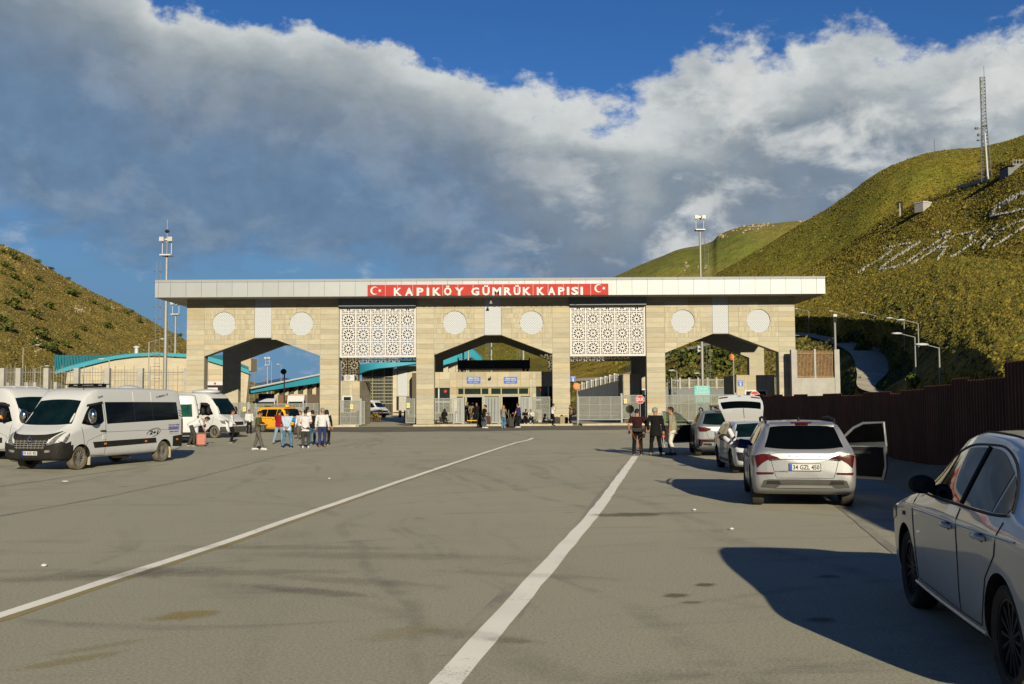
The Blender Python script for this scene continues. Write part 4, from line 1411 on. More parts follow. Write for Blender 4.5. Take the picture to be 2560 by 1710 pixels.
def fence_run(name, label, px0, px1, pt, pb, Y, nx, cat='gate', nz=3, posts=(), lift=0.0):
	a, b = at(px0, pt, Y), at(px1, pt, Y)
	zt, zb = at((px0 + px1) / 2, pt, Y).z, max(0.06, at((px0 + px1) / 2, pb, Y).z)
	f = thing(name, label, cat, ((a.x + b.x) / 2, Y, 0))
	w_ = (b.x - a.x) / 2
	leaf(f, -w_, w_, zb, zt, 0, nx, nz)
	for px in posts:
		xx = at(px, 1020, Y).x - f.location.x
		MB().box((xx - 0.08, -0.08, 0), (xx + 0.08, 0.08, zt + 0.15)).build('post', FRAME, f)
	return f
def warn_plate(px, py, Y, label):
	c = at(px, py, Y)
	s = thing('warning_plate', label, 'sign', (c.x, Y, c.z))
	MB().box((-0.13, -0.012, -0.2), (0.13, 0, 0.2)).build('plate', pm('plate_pale_yellow', (0.36, 0.34, 0.16), 0.5), s)
	MB().prism([(-0.09, -0.05), (0.09, -0.05), (0, 0.11)], -0.016, -0.0125).build('triangle', YELL, s)
fence_run('sliding_gate', 'wide grey perforated gate closing the left arch behind the yellow taxi', 624, 802, 1009, 1064, 84.0, 10, nz=3, posts=(622,))
fence_run('sliding_gate', 'short grey perforated gate piece beside the left arch pier behind the white vans', 560, 620, 1007, 1064, 84.6, 3)
warn_plate(611, 1023, 84.45, 'pale yellow warning plate on the fence left of the yellow taxi')
fence_run('gate_leaf', 'open grey gate leaf at the left side of the left lattice bay', 850, 901.5, 1001, 1062, 81.4, 2, posts=(902,))
fence_run('gate_leaf', 'narrow grey gate piece folded back beside the left lattice bay', 904, 912, 1003, 1060, 82.6, 1)
fence_run('gate_leaf', 'open grey gate leaf at the right side of the left lattice bay', 1014, 1037.5, 996.5, 1058, 81.4, 1)
warn_plate(879, 1017, 81.25, 'pale yellow warning plate on the left leaf of the left lattice bay')
warn_plate(1020.5, 1013.5, 81.25, 'pale yellow warning plate on the right leaf of the left lattice bay')
fence_run('sliding_gate', 'long grey sliding gate closing the right lattice bay', 1446, 1553, 991.5, 1050, 83.2, 4, posts=(1444,))
fence_run('gate_leaf', 'grey gate leaf behind the stop sign left of the right arch pier', 1555, 1616, 987.5, 1047, 83.8, 3, posts=(1554,))
warn_plate(1563.5, 1003, 83.65, 'pale yellow warning plate on the leaf behind the stop sign')
fence_run('sliding_gate', 'wide grey perforated gate closing the right arch', 1663, 1836, 987, 1052, 82.2, 9, posts=(1838,))
fence_run('mesh_fence', 'grey mesh fence piece before the left window of the passenger hall', 1087, 1130, 995.5, 1054, 81.6, 2, cat='fence', nz=3)
fence_run('mesh_fence', 'grey mesh fence piece before the right window of the passenger hall', 1329, 1375, 992, 1051, 81.6, 2, cat='fence', nz=3)

def bar_gate(label, px0, px1, pt, pb, n, Y=81.4):
	a, b = at(px0, pt, Y), at(px1, pb, Y)
	f = thing('barred_gate', label, 'gate', ((a.x + b.x) / 2, Y, 0))
	w_ = (b.x - a.x) / 2
	z1, z0 = a.z, 0.2
	for xx in (-w_, w_ - 0.09):
		MB().box((xx, -0.05, 0.14), (xx + 0.09, 0.05, z1)).build('post', FRAME, f)
	for zz in (z0, z1 - 0.1):
		MB().box((-w_ + 0.09, -0.04, zz), (w_ - 0.09, 0.04, zz + 0.1)).build('rail', FRAME, f)
	for i in range(n):
		xx = -w_ + 0.09 + (2 * w_ - 0.18) * (i + 0.5) / n
		MB().box((xx - 0.03, -0.03, z0 + 0.1), (xx + 0.03, 0.03, z1 - 0.1)).build('bar', PALE, f)
	return f
bar_gate('grey barred gate left of the left hall door', 1132, 1157.5, 994.5, 1054, 6)
bar_gate('grey barred gate between the two hall doors', 1211, 1246.5, 993, 1053, 8)
bar_gate('grey barred gate right of the right hall door', 1303, 1328.5, 992.5, 1053, 6)
for nm, px0, px1, py in (('left', 1157, 1211, 988), ('right', 1247, 1302, 987)):
	a, b = at(px0, py, 81.4), at(px1, py, 81.4)
	f = thing('door_portal', 'pale grey steel portal frame around the %s hall door' % nm, 'frame', ((a.x + b.x) / 2, 81.4, 0))
	w_ = (b.x - a.x) / 2
	for xx in (-w_, w_ - 0.13):
		MB().box((xx, -0.06, 0.14), (xx + 0.13, 0.06, a.z - 0.16)).build('post', FRAME, f)
	MB().box((-w_, -0.06, a.z - 0.16), (w_, 0.06, a.z)).build('lintel', FRAME, f)

# notices, cameras
def camera_box(label, px, py, Y, s=1.0):
	c = at(px, py, Y)
	t_ = thing('security_camera', label, 'camera', c)
	MB().box((-0.09 * s, -0.28 * s, -0.08 * s), (0.09 * s, 0.12 * s, 0.08 * s)).build('housing', WPLAST, t_)
	MB().box((-0.06 * s, -0.29 * s, -0.06 * s), (0.06 * s, -0.281 * s, 0.06 * s)).build('lens', DARK, t_)
	MB().box((-0.03 * s, 0.12 * s, -0.03 * s), (0.03 * s, 0.3 * s, 0.03 * s)).build('bracket', STEEL, t_)
camera_box('white security camera between the two blue hall signs', 1226.5, 943, 85.1)
# barrier and road beyond the left lattice bay
br = thing('barrier_arm', 'red and white barrier arm across the lane beyond the left lattice bay', 'barrier', at(932, 1032, 97))
x1b = at(1011, 1031, 97).x - br.location.x
for i in range(6):
	MB().box((x1b * i / 6, -0.04, -0.05), (x1b * (i + 1) / 6 - 0.002, 0.04, 0.05)).build('arm_section', WHITE if i % 2 == 0 else pm('pale_red', (0.36, 0.2, 0.19), 0.5), br)
MB().box((x1b, -0.15, -br.location.z), (x1b + 0.3, 0.15, 0.15)).build('post', pm('barrier_orange', (0.3, 0.1, 0.05), 0.6), br)
ya = thing('parking_hoops', 'yellow hooped kerb guard in the lane of the left lattice bay', 'barrier', (*G(932, 1052).xy, 0))
for i in range(3):
	MB().tube([(-0.3 + i * 0.18 - 0.22 + 0.22, 0.25 * i, 0)] + [(-0.3 + i * 0.18 + 0.32 * (1 - math.cos(t_)), 0.25 * i, 0.35 + 0.3 * math.sin(t_)) for t_ in [math.pi * k / 8 for k in range(9)]] + [(-0.3 + i * 0.18 + 0.64, 0.25 * i, 0)], 0.055).build('hoop', YELL, ya)
# bins
def bin_(px, py, label):
	g_ = G(px, py)
	b = thing('litter_bin', label, 'bin', (g_.x, g_.y, 0.0))
	for xx in (-0.38, 0.32):
		MB().box((xx, -0.03, 0), (xx + 0.06, 0.03, 1.15)).build('post', STEEL, b)
	MB().box((-0.3, -0.2, 0.2), (0.3, 0.2, 0.95)).build('basket', pm('bin_grey', (0.16, 0.165, 0.16), 0.5, var=0.15), b)
	MB().box((-0.38, -0.06, 1.15), (0.38, 0.06, 1.2)).build('top_bar', STEEL, b)
	MB().box((-0.16, -0.215, 0.62), (0.16, -0.201, 0.86)).build('notice', WHITE, b)
	MB().box((-0.22, -0.21, 0.28), (0.22, -0.202, 0.42)).build('slot', DARK, b)
bin_(1061.5, 1059, 'grey litter bin on posts before the pier left of the middle arch')
bin_(826, 1064, 'grey litter bin on posts behind the man in navy trousers')
# benches
def bench(px0, px1, py, Y, mat, label, zz=0.42):
	a, b = at(px0, py, Y), at(px1, py, Y)
	f = thing('bench', label, 'bench', ((a.x + b.x) / 2, Y, 0.0))
	w_ = (b.x - a.x) / 2
	for k in range(2):
		MB().box((-w_, -0.2 + k * 0.2, zz), (w_, -0.02 + k * 0.2, zz + 0.06)).build('plank', mat, f)
	for xx in (-w_ + 0.15, w_ - 0.25):
		MB().box((xx, -0.18, 0.14), (xx + 0.1, 0.16, zz - 0.001)).build('leg', DARK, f)
bench(1084, 1123, 1056, 80.4, DARK, 'dark low bench with a woman in black sitting on it')
bench(1168, 1228, 1056, 80.4, YELL, 'yellow low bench before the left hall door', 0.4)
bench(1300, 1340, 1055, 80.3, DARK, 'dark low bench with two people bent over their phones')
bench(1362, 1384, 1053, 80.4, OLIVE, 'short olive bench by the man with the white shirt and trolley')

# ---- convex mirrors
def mirror(label, px, py, Y, r, mat, tilt, side=1, pbase=None, polemat=None):
	c = at(px, py, Y)
	m_ = thing('traffic_mirror', label, 'mirror', (c.x, Y, 0))
	MB().tube([(side * 0.05, 0.1, 0), (side * 0.05, 0.1, c.z)], 0.055, 10).build('pole', polemat or STEEL, m_)
	mb = MB()
	mb.lathe([(0.0, 0.10), (r * 0.6, 0.085), (r * 0.95, 0.02), (r, -0.02), (r * 0.97, -0.03), (0.0, -0.02)], 22, 'Y')
	d = mb.build('dish', mat, m_, smooth=40)
	d.location = (0, -0.02, c.z)
	d.rotation_euler = tilt
	return m_
mirror('round black backed traffic mirror on a dark pole behind the taxi', 709, 929, 90, 0.27, pm('mirror_black', (0.02, 0.02, 0.02), 0.3), (0.25, 0, 0.25), polemat=DARK)
mirror('round orange backed traffic mirror on a pole at the right lattice bay', 1441.5, 966, 81.0, 0.30, ORANGE, (0.1, 0, math.pi + 0.15))
mirror('orange backed traffic mirror turned sideways under the right arch', 1828, 893, 84.5, 0.30, ORANGE, (0.1, 0, math.pi - 0.9), side=4)

# ---- fences of concrete posts and bars
def post_fence(name, label, pts, Yz, zb, zt, nb, bar_mat=STEEL, post_h=None, mat=CONC, base=None):
	"""pts: list of (x, y) post positions; zb..zt bar height"""
	f = thing(name, label, 'fence', (pts[0][0], pts[0][1], 0))
	ox, oy = pts[0]
	for i, (x, y) in enumerate(pts):
		MB().box((x - ox - 0.2, y - oy - 0.2, 0), (x - ox + 0.2, y - oy + 0.2, zt + 0.05 if post_h is None else post_h)).build('post', mat, f)
	for i in range(len(pts) - 1):
		a, b = Vector((pts[i][0] - ox, pts[i][1] - oy, 0)), Vector((pts[i + 1][0] - ox, pts[i + 1][1] - oy, 0))
		d = (b - a).normalized()
		a, b = a + d * 0.2, b - d * 0.2
		for zz in (zb + 0.15, (zb + zt) / 2, zt - 0.3):
			MB().tube([a + Vector((0, 0, zz)), b + Vector((0, 0, zz))], 0.03, 5).build('rail', bar_mat, f)
		for k in range(nb):
			p = a.lerp(b, (k + 0.5) / nb)
			big_ = k % max(2, nb // 3) == nb // 6
			MB().tube([p + Vector((0, 0, zb)), p + Vector((0, 0, zt + (0.25 if big_ else 0)))], 0.03 if big_ else 0.014, 5).build('bar', bar_mat, f)
		if base:
			MB().add([(a.x, a.y - 0.1, 0), (b.x, b.y - 0.1, 0), (b.x, b.y - 0.1, base), (a.x, a.y - 0.1, base), (a.x, a.y + 0.1, 0), (b.x, b.y + 0.1, 0), (b.x, b.y + 0.1, base), (a.x, a.y + 0.1, base)],
					 [(0, 1, 2, 3), (5, 4, 7, 6), (1, 5, 6, 2), (4, 0, 3, 7), (3, 2, 6, 7)]).build('base_wall', CONC, f)
	return f
pl = [at(px, 960, Y).xy for px, Y in ((-60, 80), (6, 81), (47, 81), (117, 81.5), (192, 82), (269, 82.5), (352, 83), (467, 83.5))]
pl = [tuple(p) for p in pl]
post_fence('post_fence', 'long fence of concrete posts and steel bars behind the white vans', pl, 0, 0.8, at(269, 922, 82.5).z, 9, base=0.8)
pl = [tuple(at(px, 960, 112).xy) for px in (-40, 20, 68, 88, 140, 255)]
post_fence('post_fence', 'farther fence of low concrete posts and bars before the rocky hill', pl, 0, 0.6, at(68, 957, 112).z, 9, base=0.6)
# concrete wall with barred panel right of the gate
cw = thing('concrete_wall', 'pale concrete wall with a rusty barred panel right of the gate', 'wall', (0, 80.6, 0))
wx = lambda px, py=920: at(px, py, 80.6).x
wz = lambda px, py: at(px, py, 80.6).z
MB().box((wx(1979), 0, 0), (wx(1993), 0.45, wz(1985, 874))).build('post', CONC, cw)
MB().box((wx(2087), 0, 0), (wx(2099.5), 0.45, wz(2093, 873.5))).build('post', CONC, cw)
MB().box((wx(1993), 0.05, 0), (wx(2087), 0.4, wz(2040, 944))).build('base_wall', CONC, cw)
for zz in (wz(2040, 941), wz(2040, 883)):
	MB().box((wx(1994), 0.18, zz - 0.05), (wx(2086), 0.25, zz + 0.05)).build('rail', RUST, cw)
MB().box((wx(2037), 0.14, wz(2040, 944)), (wx(2042), 0.28, wz(2040, 872))).build('upright', CONC, cw)
for i in range(26):
	xx = wx(1997) + (wx(2084) - wx(1997)) * i / 25
	MB().box((xx - 0.03, 0.26, wz(2040, 944)), (xx + 0.03, 0.31, wz(2040, 876))).build('bar', RUST, cw)
sg = thing('side_gate', 'small barred side gate between the right pier and the concrete wall', 'gate', (0, 82.4, 0))
for i in range(8):
	xx = at(1955 + i * 3.2, 940, 82.4).x
	MB().tube([(xx, 0, 1.2), (xx, 0, at(1960, 906, 82.4).z)], 0.02, 5).build('bar', STEEL, sg)
for py in (908, 962):
	MB().box((at(1953, py, 82.4).x, -0.03, at(1960, py, 82.4).z - 0.03), (at(1979, py, 82.4).x, 0.03, at(1960, py, 82.4).z + 0.03)).build('rail', STEEL, sg)
MB().box((at(1953, 960, 82.4).x, -0.05, 0), (at(1979, 960, 82.4).x, 0.15, 1.2)).build('base_wall', CONC, sg)
# grey retaining walls with white framed posts behind bay and arch
rw = thing('retaining_wall', 'grey retaining wall topped with white framed railings seen through the right lattice bay', 'wall', (0, 104, 0))
pts = [(1423, 987), (1445, 968), (1452, 955), (1478, 953), (1544, 941)]
for i in range(9):
	t0, t1 = i / 9, (i + 1) / 9
	pa, pb = 1444 + (1548 - 1444) * t0, 1444 + (1548 - 1444) * t1
	ya_, yb_ = 978 - 27 * t0, 978 - 27 * t1
	Y0, Y1 = 150 - 12 * t0, 150 - 12 * t1
	a, b = at(pa, ya_, Y0), at(pb, yb_, Y1)
	mb = MB()
	mb.add([(a.x, a.y - 104, 0), (b.x, b.y - 104, 0), (b.x, b.y - 104, a.z), (a.x, a.y - 104, a.z), (a.x, a.y - 103.6, 0), (b.x, b.y - 103.6, 0), (b.x, b.y - 103.6, a.z), (a.x, a.y - 103.6, a.z)],
		   [(0, 1, 2, 3), (5, 4, 7, 6), (1, 5, 6, 2), (4, 0, 3, 7), (3, 2, 6, 7)])
	mb.build('wall_section', WALLG, rw)
	MB().box((a.x - 0.1, a.y - 104.05, a.z), (a.x + 0.1, a.y - 103.9, a.z + 1.15)).build('post', WHITE, rw)
	for k in range(3):
		q = a.lerp(b, (k + 0.7) / 3.4)
		MB().box((q.x - 0.05, q.y - 104, a.z + 0.08), (q.x + 0.05, q.y - 103.94, a.z + 1.05)).build('bar', STEEL, rw)
	MB().box((a.x + 0.1, a.y - 104.03, a.z + 1.0), (b.x - 0.1, a.y - 103.98, a.z + 1.08)).build('rail', STEEL, rw)
rw = thing('retaining_wall', 'grey wall with spiked bars and pale posts seen through the right arch', 'wall', (0, 128, 0))
zA = at(1740, 988, 128).z
xa, xb = at(1655, 980, 128).x, at(1860, 980, 128).x
zt_ = at(1740, 972, 128).z
MB().box((xa, 0, 0), (xb, 0.3, zt_)).build('base_wall', WALLG, rw)
for i in range(10):
	xx = xa + (xb - xa) * i / 9
	MB().box((xx - 0.12, -0.05, zt_), (xx + 0.12, 0.2, at(1740, 944, 128).z)).build('post', CONC, rw)
	if i < 9:
		for k in range(7):
			q = xx + (xb - xa) / 9 * (k + 1) / 8
			MB().box((q - 0.018, 0.05, zt_), (q + 0.018, 0.09, at(1740, 947, 128).z)).build('bar', STEEL, rw)
		for zz in (zt_ + 0.15, at(1740, 950, 128).z):
			MB().box((xx + 0.12, 0.04, zz - 0.03), (xx + (xb - xa) / 9 - 0.12, 0.049, zz + 0.03)).build('rail', STEEL, rw)

# ---- teal roofed customs hall on the left
lb = thing('customs_hall', 'stone customs hall under a sweeping teal arched roof left of the gate', 'building', (0, 0, 0))
YF, YB = 126.0, 152.0
arc = [(137, 936, 929), (168, 927, 917), (205, 917.5, 907), (245, 907, 897), (285, 898, 889.5), (333, 891.5, 883.5), (390, 889, 881), (466, 893, 884.5), (520, 902, 891), (560, 914, 902), (600, 926, 916), (622, 934, 925)]
ft, fbm, bk = [], [], []
for px, pb, pt in arc:
	a, b = at(px, pt, YF), at(px, pb, YF)
	ft.append(a)
	fbm.append(b)
# roof sheet: from the front arch back to the rear, which is straighter and higher at the left
rear = [at(135 + (px - 137) * 1.0, min(pt, 888) - 0.0, YB) for px, pb, pt in arc]
nrib = 46
mb = MB()
mb.grid([[tuple(p) for p in ft], [tuple(p) for p in rear]])
mb.build('roof_sheet', TEAL, lb, smooth=60)
A, B = spline([np.array(p) for p in ft], 5), spline([np.array(p) for p in rear], 5)
for i in range(0, len(A), 1):
	a, b = Vector(A[i]), Vector(B[i])
	if i < 26:
		MB().tube([a + Vector((0, 0.05, 0.05)), b + Vector((0, 0, 0.05))], 0.045, 4).build('roof_rib', TEAL, lb)
mb = MB()
mb.grid([[tuple(p) for p in fbm], [tuple(p) for p in ft]])
mb.grid([[(p.x, p.y + 0.9, p.z) for p in fbm], [tuple(p) for p in fbm]])
mb.build('fascia', TEALD, lb, smooth=30)
mb = MB()
lo_ = [at(px, 0, YF + 0.5).x for px, _, _ in arc]
top_ = [at(px, pb + 2, YF + 0.5) for px, pb, _ in arc]
wall_pts = [(top_[0].x + 1.0, 0)] + [(p.x, p.z) for p in top_[1:]] + [(top_[-1].x - 0.5, 0)]
mb.prism([(wall_pts[0][0], 0.0), *[(p[0], p[1]) for p in wall_pts[1:-1]], (wall_pts[-1][0], 0.0)], YF + 0.5, YF + 1.4)
mb.build('wall', STONE2, lb)
# facing panels on its front
hw = 0
for r in range(9):
	z0, z1 = 0.7 * r, 0.7 * (r + 1)
	for c in range(26):
		xa_, xb_ = wall_pts[1][0] + c * 1.5, wall_pts[1][0] + (c + 1) * 1.5
		if xb_ > wall_pts[-2][0]:
			continue
		zt_ = min(np.interp(xa_, [p.x for p in top_], [p.z for p in top_]), np.interp(xb_, [p.x for p in top_], [p.z for p in top_])) - 0.05
		za_ = np.interp(xa_, [p.x for p in top_], [p.z for p in top_]) - 0.02
		zb_ = np.interp(xb_, [p.x for p in top_], [p.z for p in top_]) - 0.02
		if z0 > zt_ - 0.1:
			continue
		pol = [(xa_ + 0.012, z0 + 0.012), (xb_ - 0.012, z0 + 0.012), (xb_ - 0.012, min(z1 - 0.012, zb_)), (xa_ + 0.012, min(z1 - 0.012, za_))]
		if at(519, 975, YF + 0.4).x - 0.4 < (xa_ + xb_) / 2 < at(561, 975, YF + 0.4).x + 0.4 and z0 < at(540, 962, YF).z:
			continue
		MB().prism(pol, YF + 0.44, YF + 0.499).build('stone_panel', STONE2, lb)
# gateway in it: white header with a no-entry disc, white screen and dark opening
hx = lambda px: at(px, 970, YF + 0.4).x
hz = lambda py: at(540, py, YF + 0.4).z
MB().box((hx(519), YF + 0.41, 0), (hx(562), YF + 0.498, hz(961))).build('dark_opening', DARK, lb)
MB().box((hx(519), YF + 0.3, hz(963)), (hx(562), YF + 0.405, hz(954))).build('header', WHITE, lb)
MB().prism([(hx(538) + 0.15 * math.cos(a), hz(959) + 0.15 * math.sin(a)) for a in [2 * math.pi * i / 14 for i in range(14)]], YF + 0.28, YF + 0.299).build('no_entry_disc', STOPR, lb)
MB().box((hx(519), YF + 0.2, 0), (hx(545), YF + 0.40, hz(969))).build('white_screen', WHITE, lb)
MB().lathe([(0.25, 0), (0.25, 0.7), (0.4, 0.75), (0.4, 0.95), (0.0, 1.05)], 12, 'Z', tuple(at(341, 884, 130))).build('roof_vent', WPLAST, lb, smooth=40)
MB().box((at(596, 910, YF + 5).x, YF + 5, at(617, 927, YF + 5).z), (at(627.5, 910, YF + 5).x, YF + 8, at(617, 896, YF + 5).z)).build('parapet_block', STONE2, lb)

# ---- teal canopy beyond the left arch, with trucks under it
cp = thing('truck_canopy', 'long sloping teal canopy over the truck lanes beyond the left arch', 'canopy', (0, 0, 0))
Y0, Y1 = 152.0, 166.0
p0t, p0b, p1t, p1b = at(620, 973, Y0), at(622, 983.5, Y0), at(810, 936, Y1), at(810, 955.5, Y1)
off = Vector((-4, 16, 0.0))
mb = MB()
mb.add([p0b, p1b, p1t, p0t, p0b + off, p1b + off, p1t + off, p0t + off], [(0, 1, 2, 3), (5, 4, 7, 6), (1, 5, 6, 2), (4, 0, 3, 7), (3, 2, 6, 7), (4, 5, 1, 0)])
mb.build('canopy_roof', TEALD, cp)
MB().tube([p0t + Vector((0.5, -0.2, 0.15)), p1t + Vector((0, -0.2, 0.1))], 0.16, 6).build('white_gutter', WHITE, cp)
for k in range(10):
	t_ = 0.36 + 0.064 * k
	q = p0b.lerp(p1b, t_) + Vector((-0.6, 2, 0))
	MB().box((q.x - 0.35, q.y, 0), (q.x + 0.35, q.y + 0.6, q.z + 0.1)).build('column', pm('dark_column', (0.035, 0.032, 0.026), 0.7) if k % 2 else STONE2, cp)
sh = thing('inspection_hall', 'pale inspection building with white bands behind the dark canopy columns', 'building', (0, 0, 0))
a, b = at(690, 975, 215), at(830, 975, 215)
MB().box((a.x, 215, 0), (b.x, 221, at(760, 962, 215).z)).build('wall', STONE2, sh)
for k in range(6):
	xx = a.x + (b.x - a.x) * (k + 0.25) / 6
	MB().box((xx, 214.8, at(760, 974, 215).z), (xx + 1.2, 214.99, at(760, 967, 215).z)).build('white_band', WHITE, sh)
	MB().box((xx, 214.8, at(760, 990, 215).z), (xx + 1.2, 214.99, at(760, 978, 215).z)).build('window', GLASS, sh)
def truck(label, px, py_top, py_cab, Y, cabmat, trailer, w=2.5):
	c = at(px, py_top, Y)
	t_ = thing('lorry', label, 'truck', (c.x, Y, 0))
	zc = at(px, py_cab, Y).z
	mb = MB()
	prof = [(0.0, 0.55), (-0.05, 0.9), (-0.12, 1.2), (0.02, 2.2), (0.35, zc - 0.15), (0.6, zc), (2.1, zc), (2.1, 0.55)]
	pv = [(-w / 2, p[0], p[1]) for p in prof] + [(w / 2, p[0], p[1]) for p in prof]
	n_ = len(prof)
	mb.add(pv, [tuple(range(n_)), tuple(reversed(range(n_, 2 * n_)))] + [((i + 1) % n_, i, n_ + i, n_ + (i + 1) % n_) for i in range(n_)])
	mb.build('cab', cabmat, t_, fix=True)
	mb = MB()
	mb.add([(-w / 2 + 0.12, -0.13, 1.28), (w / 2 - 0.12, -0.13, 1.28), (w / 2 - 0.18, -0.01, 2.15), (-w / 2 + 0.18, -0.01, 2.15)], [(0, 1, 2, 3)])
	mb.build('windscreen', GLASS, t_)
	MB().box((-w / 2 + 0.05, -0.14, 0.5), (w / 2 - 0.05, -0.06, 1.1)).build('grille', pm('grille_grey', (0.10, 0.10, 0.11), 0.5), t_)
	for sx in (-1, 1):
		MB().box((sx * (w / 2 + 0.12) - 0.1, -0.25, 1.5), (sx * (w / 2 + 0.12) + 0.1, -0.05, 2.3)).build('mirror', DARK, t_)
		MB().box((sx * 0.95 - 0.2, -0.16, 0.7), (sx * 0.95 + 0.2, -0.141, 0.95)).build('headlight', WPLAST, t_)
		MB().lathe([(0.0, -0.15), (0.48, -0.15), (0.5, -0.1), (0.5, 0.15), (0.0, 0.15)], 16, 'X', (sx * (w / 2 - 0.2), 1.0, 0.5)).build('wheel', DARK, t_)
	MB().box((-w / 2 - 0.02, 2.2, 0.9), (w / 2 + 0.02, 11, c.z)).build('trailer', trailer, t_)
	return t_
truck('white lorry cab with grey trailer under the teal canopy', 739, 985, 987.5, 150, WHITE, pm('trailer_tan', (0.25, 0.2, 0.15), 0.7))
truck('lorry with dark blue tarpaulin and pale cab under the low canopy end', 663, 984, 996, 158, pm('cab_pale', (0.28, 0.30, 0.40), 0.4), pm('tarp_blue', (0.05, 0.07, 0.10), 0.7), 3.2)
rq = thing('brown_shed', 'brown panelled shed between the two lorries', 'shed', at(704, 1000, 155) - Vector((0, 0, at(704, 1000, 155).z)))
MB().box((-0.6, 0, 0), (1.6, 4, at(704, 988, 155).z)).build('wall', pm('shed_brown', (0.10, 0.06, 0.04), 0.8), rq)

# ---- teal hall with the glass curtain wall beyond the left lattice bay
gh = thing('glass_hall', 'hall with a curved glass wall under a teal roof band beyond the left lattice bay', 'building', (0, 0, 0))
curv = [(880, 940, 910, 156.0), (897, 935, 913, 153.0), (918, 926.5, 909, 151.0), (945, 921, 905, 150.0), (985, 917, 902, 150.0), (1041, 909, 898, 151.0), (1100, 915, 875, 152.0), (1180, 893, 872, 155.0), (1205, 912, 895, 157.0)]
t_, b_ = [at(p[0], p[2], p[3]) for p in curv], [at(p[0], p[1], p[3]) for p in curv]
mb = MB()
mb.grid([[tuple(p) for p in b_], [tuple(p) for p in t_]])
mb.grid([[(p.x, p.y + 3, p.z) for p in b_], [tuple(p) for p in b_]])
mb.grid([[tuple(p) for p in t_], [(p.x, p.y + 14, p.z + 0.5) for p in t_]])
mb.build('roof_band', TEALD, gh, smooth=30)
x0, x1 = at(905, 980, 154.0).x, at(982, 980, 154.0).x
zt_ = at(950, 919, 154.0).z
MB().box((x0, 154.3, 0), (x1, 154.4, zt_)).build('glass_wall', GLASS, gh)
GREY = pm('curtain_bar', (0.16, 0.165, 0.15), 0.5)
for i in range(22):
	xx = x0 + (x1 - x0) * i / 21
	MB().box((xx - 0.05, 154.1, 0), (xx + 0.05, 154.29, zt_)).build('mullion', OLIVE if i in (7, 15) else pm('curtain_dark', (0.05, 0.05, 0.04), 0.5), gh)
for i in range(9):
	zz = at(950, 942 + i * 8.4, 154.0).z
	MB().box((x0, 153.95, zz - 0.05), (x1, 154.09, zz + 0.05)).build('transom', GREY, gh)
MB().box((x1, 153.9, 0), (at(992, 980, 154.0).x, 160.0, at(990, 921, 154.0).z)).build('pier', STONE2, gh)
lw = [at(992, 980, 154.0).x, at(1018, 980, 154.0).x, at(1041, 980, 154.0).x, at(1120, 980, 154.0).x]
MB().box((lw[0], 154.2, 0), (lw[3], 164.0, at(1010, 915, 154.0).z)).build('wall', STONE, gh)
MB().box((lw[0] + 0.15, 154.05, at(1000, 990, 154.0).z), (lw[1], 154.19, at(1000, 926, 154.0).z)).build('fret_panel', FRET, gh)
MB().box((at(1030, 980, 151.0).x, 151.0, 0), (at(1060, 980, 151.0).x, 153.8, at(1040, 932, 151.0).z)).build('dark_doorway', pm('doorway_brown', (0.06, 0.05, 0.04), 0.8), gh)
a, b = at(1140, 930, 156.0), at(1180, 930, 156.0)
MB().box((lw[3] - 3.5, 155.5, 0), (at(1172, 930, 156.0).x, 165.0, at(1155, 890, 156.0).z)).build('end_wall', STONE2, gh)
# trailer and van in that yard
tr = thing('box_trailer', 'grey box trailer parked beyond the right leaf of the left lattice bay', 'trailer', (*at(1000, 1020, 128).xy, 0))
wv = lambda px: at(px, 1000, 128).x - tr.location.x
MB().box((wv(997), 0, 0.9), (wv(1016), 5, at(1005, 991, 128).z)).build('box', pm('trailer_grey', (0.24, 0.245, 0.24), 0.6), tr)
MB().box((wv(991), -0.05, 0.9), (wv(997), 5, at(1005, 991, 128).z)).build('door', DARK, tr)
for sx in (wv(999), wv(1012)):
	MB().lathe([(0.0, -0.15), (0.46, -0.15), (0.48, -0.1), (0.48, 0.15), (0.0, 0.15)], 14, 'X', (sx, 0.6, 0.48)).build('wheel', DARK, tr)

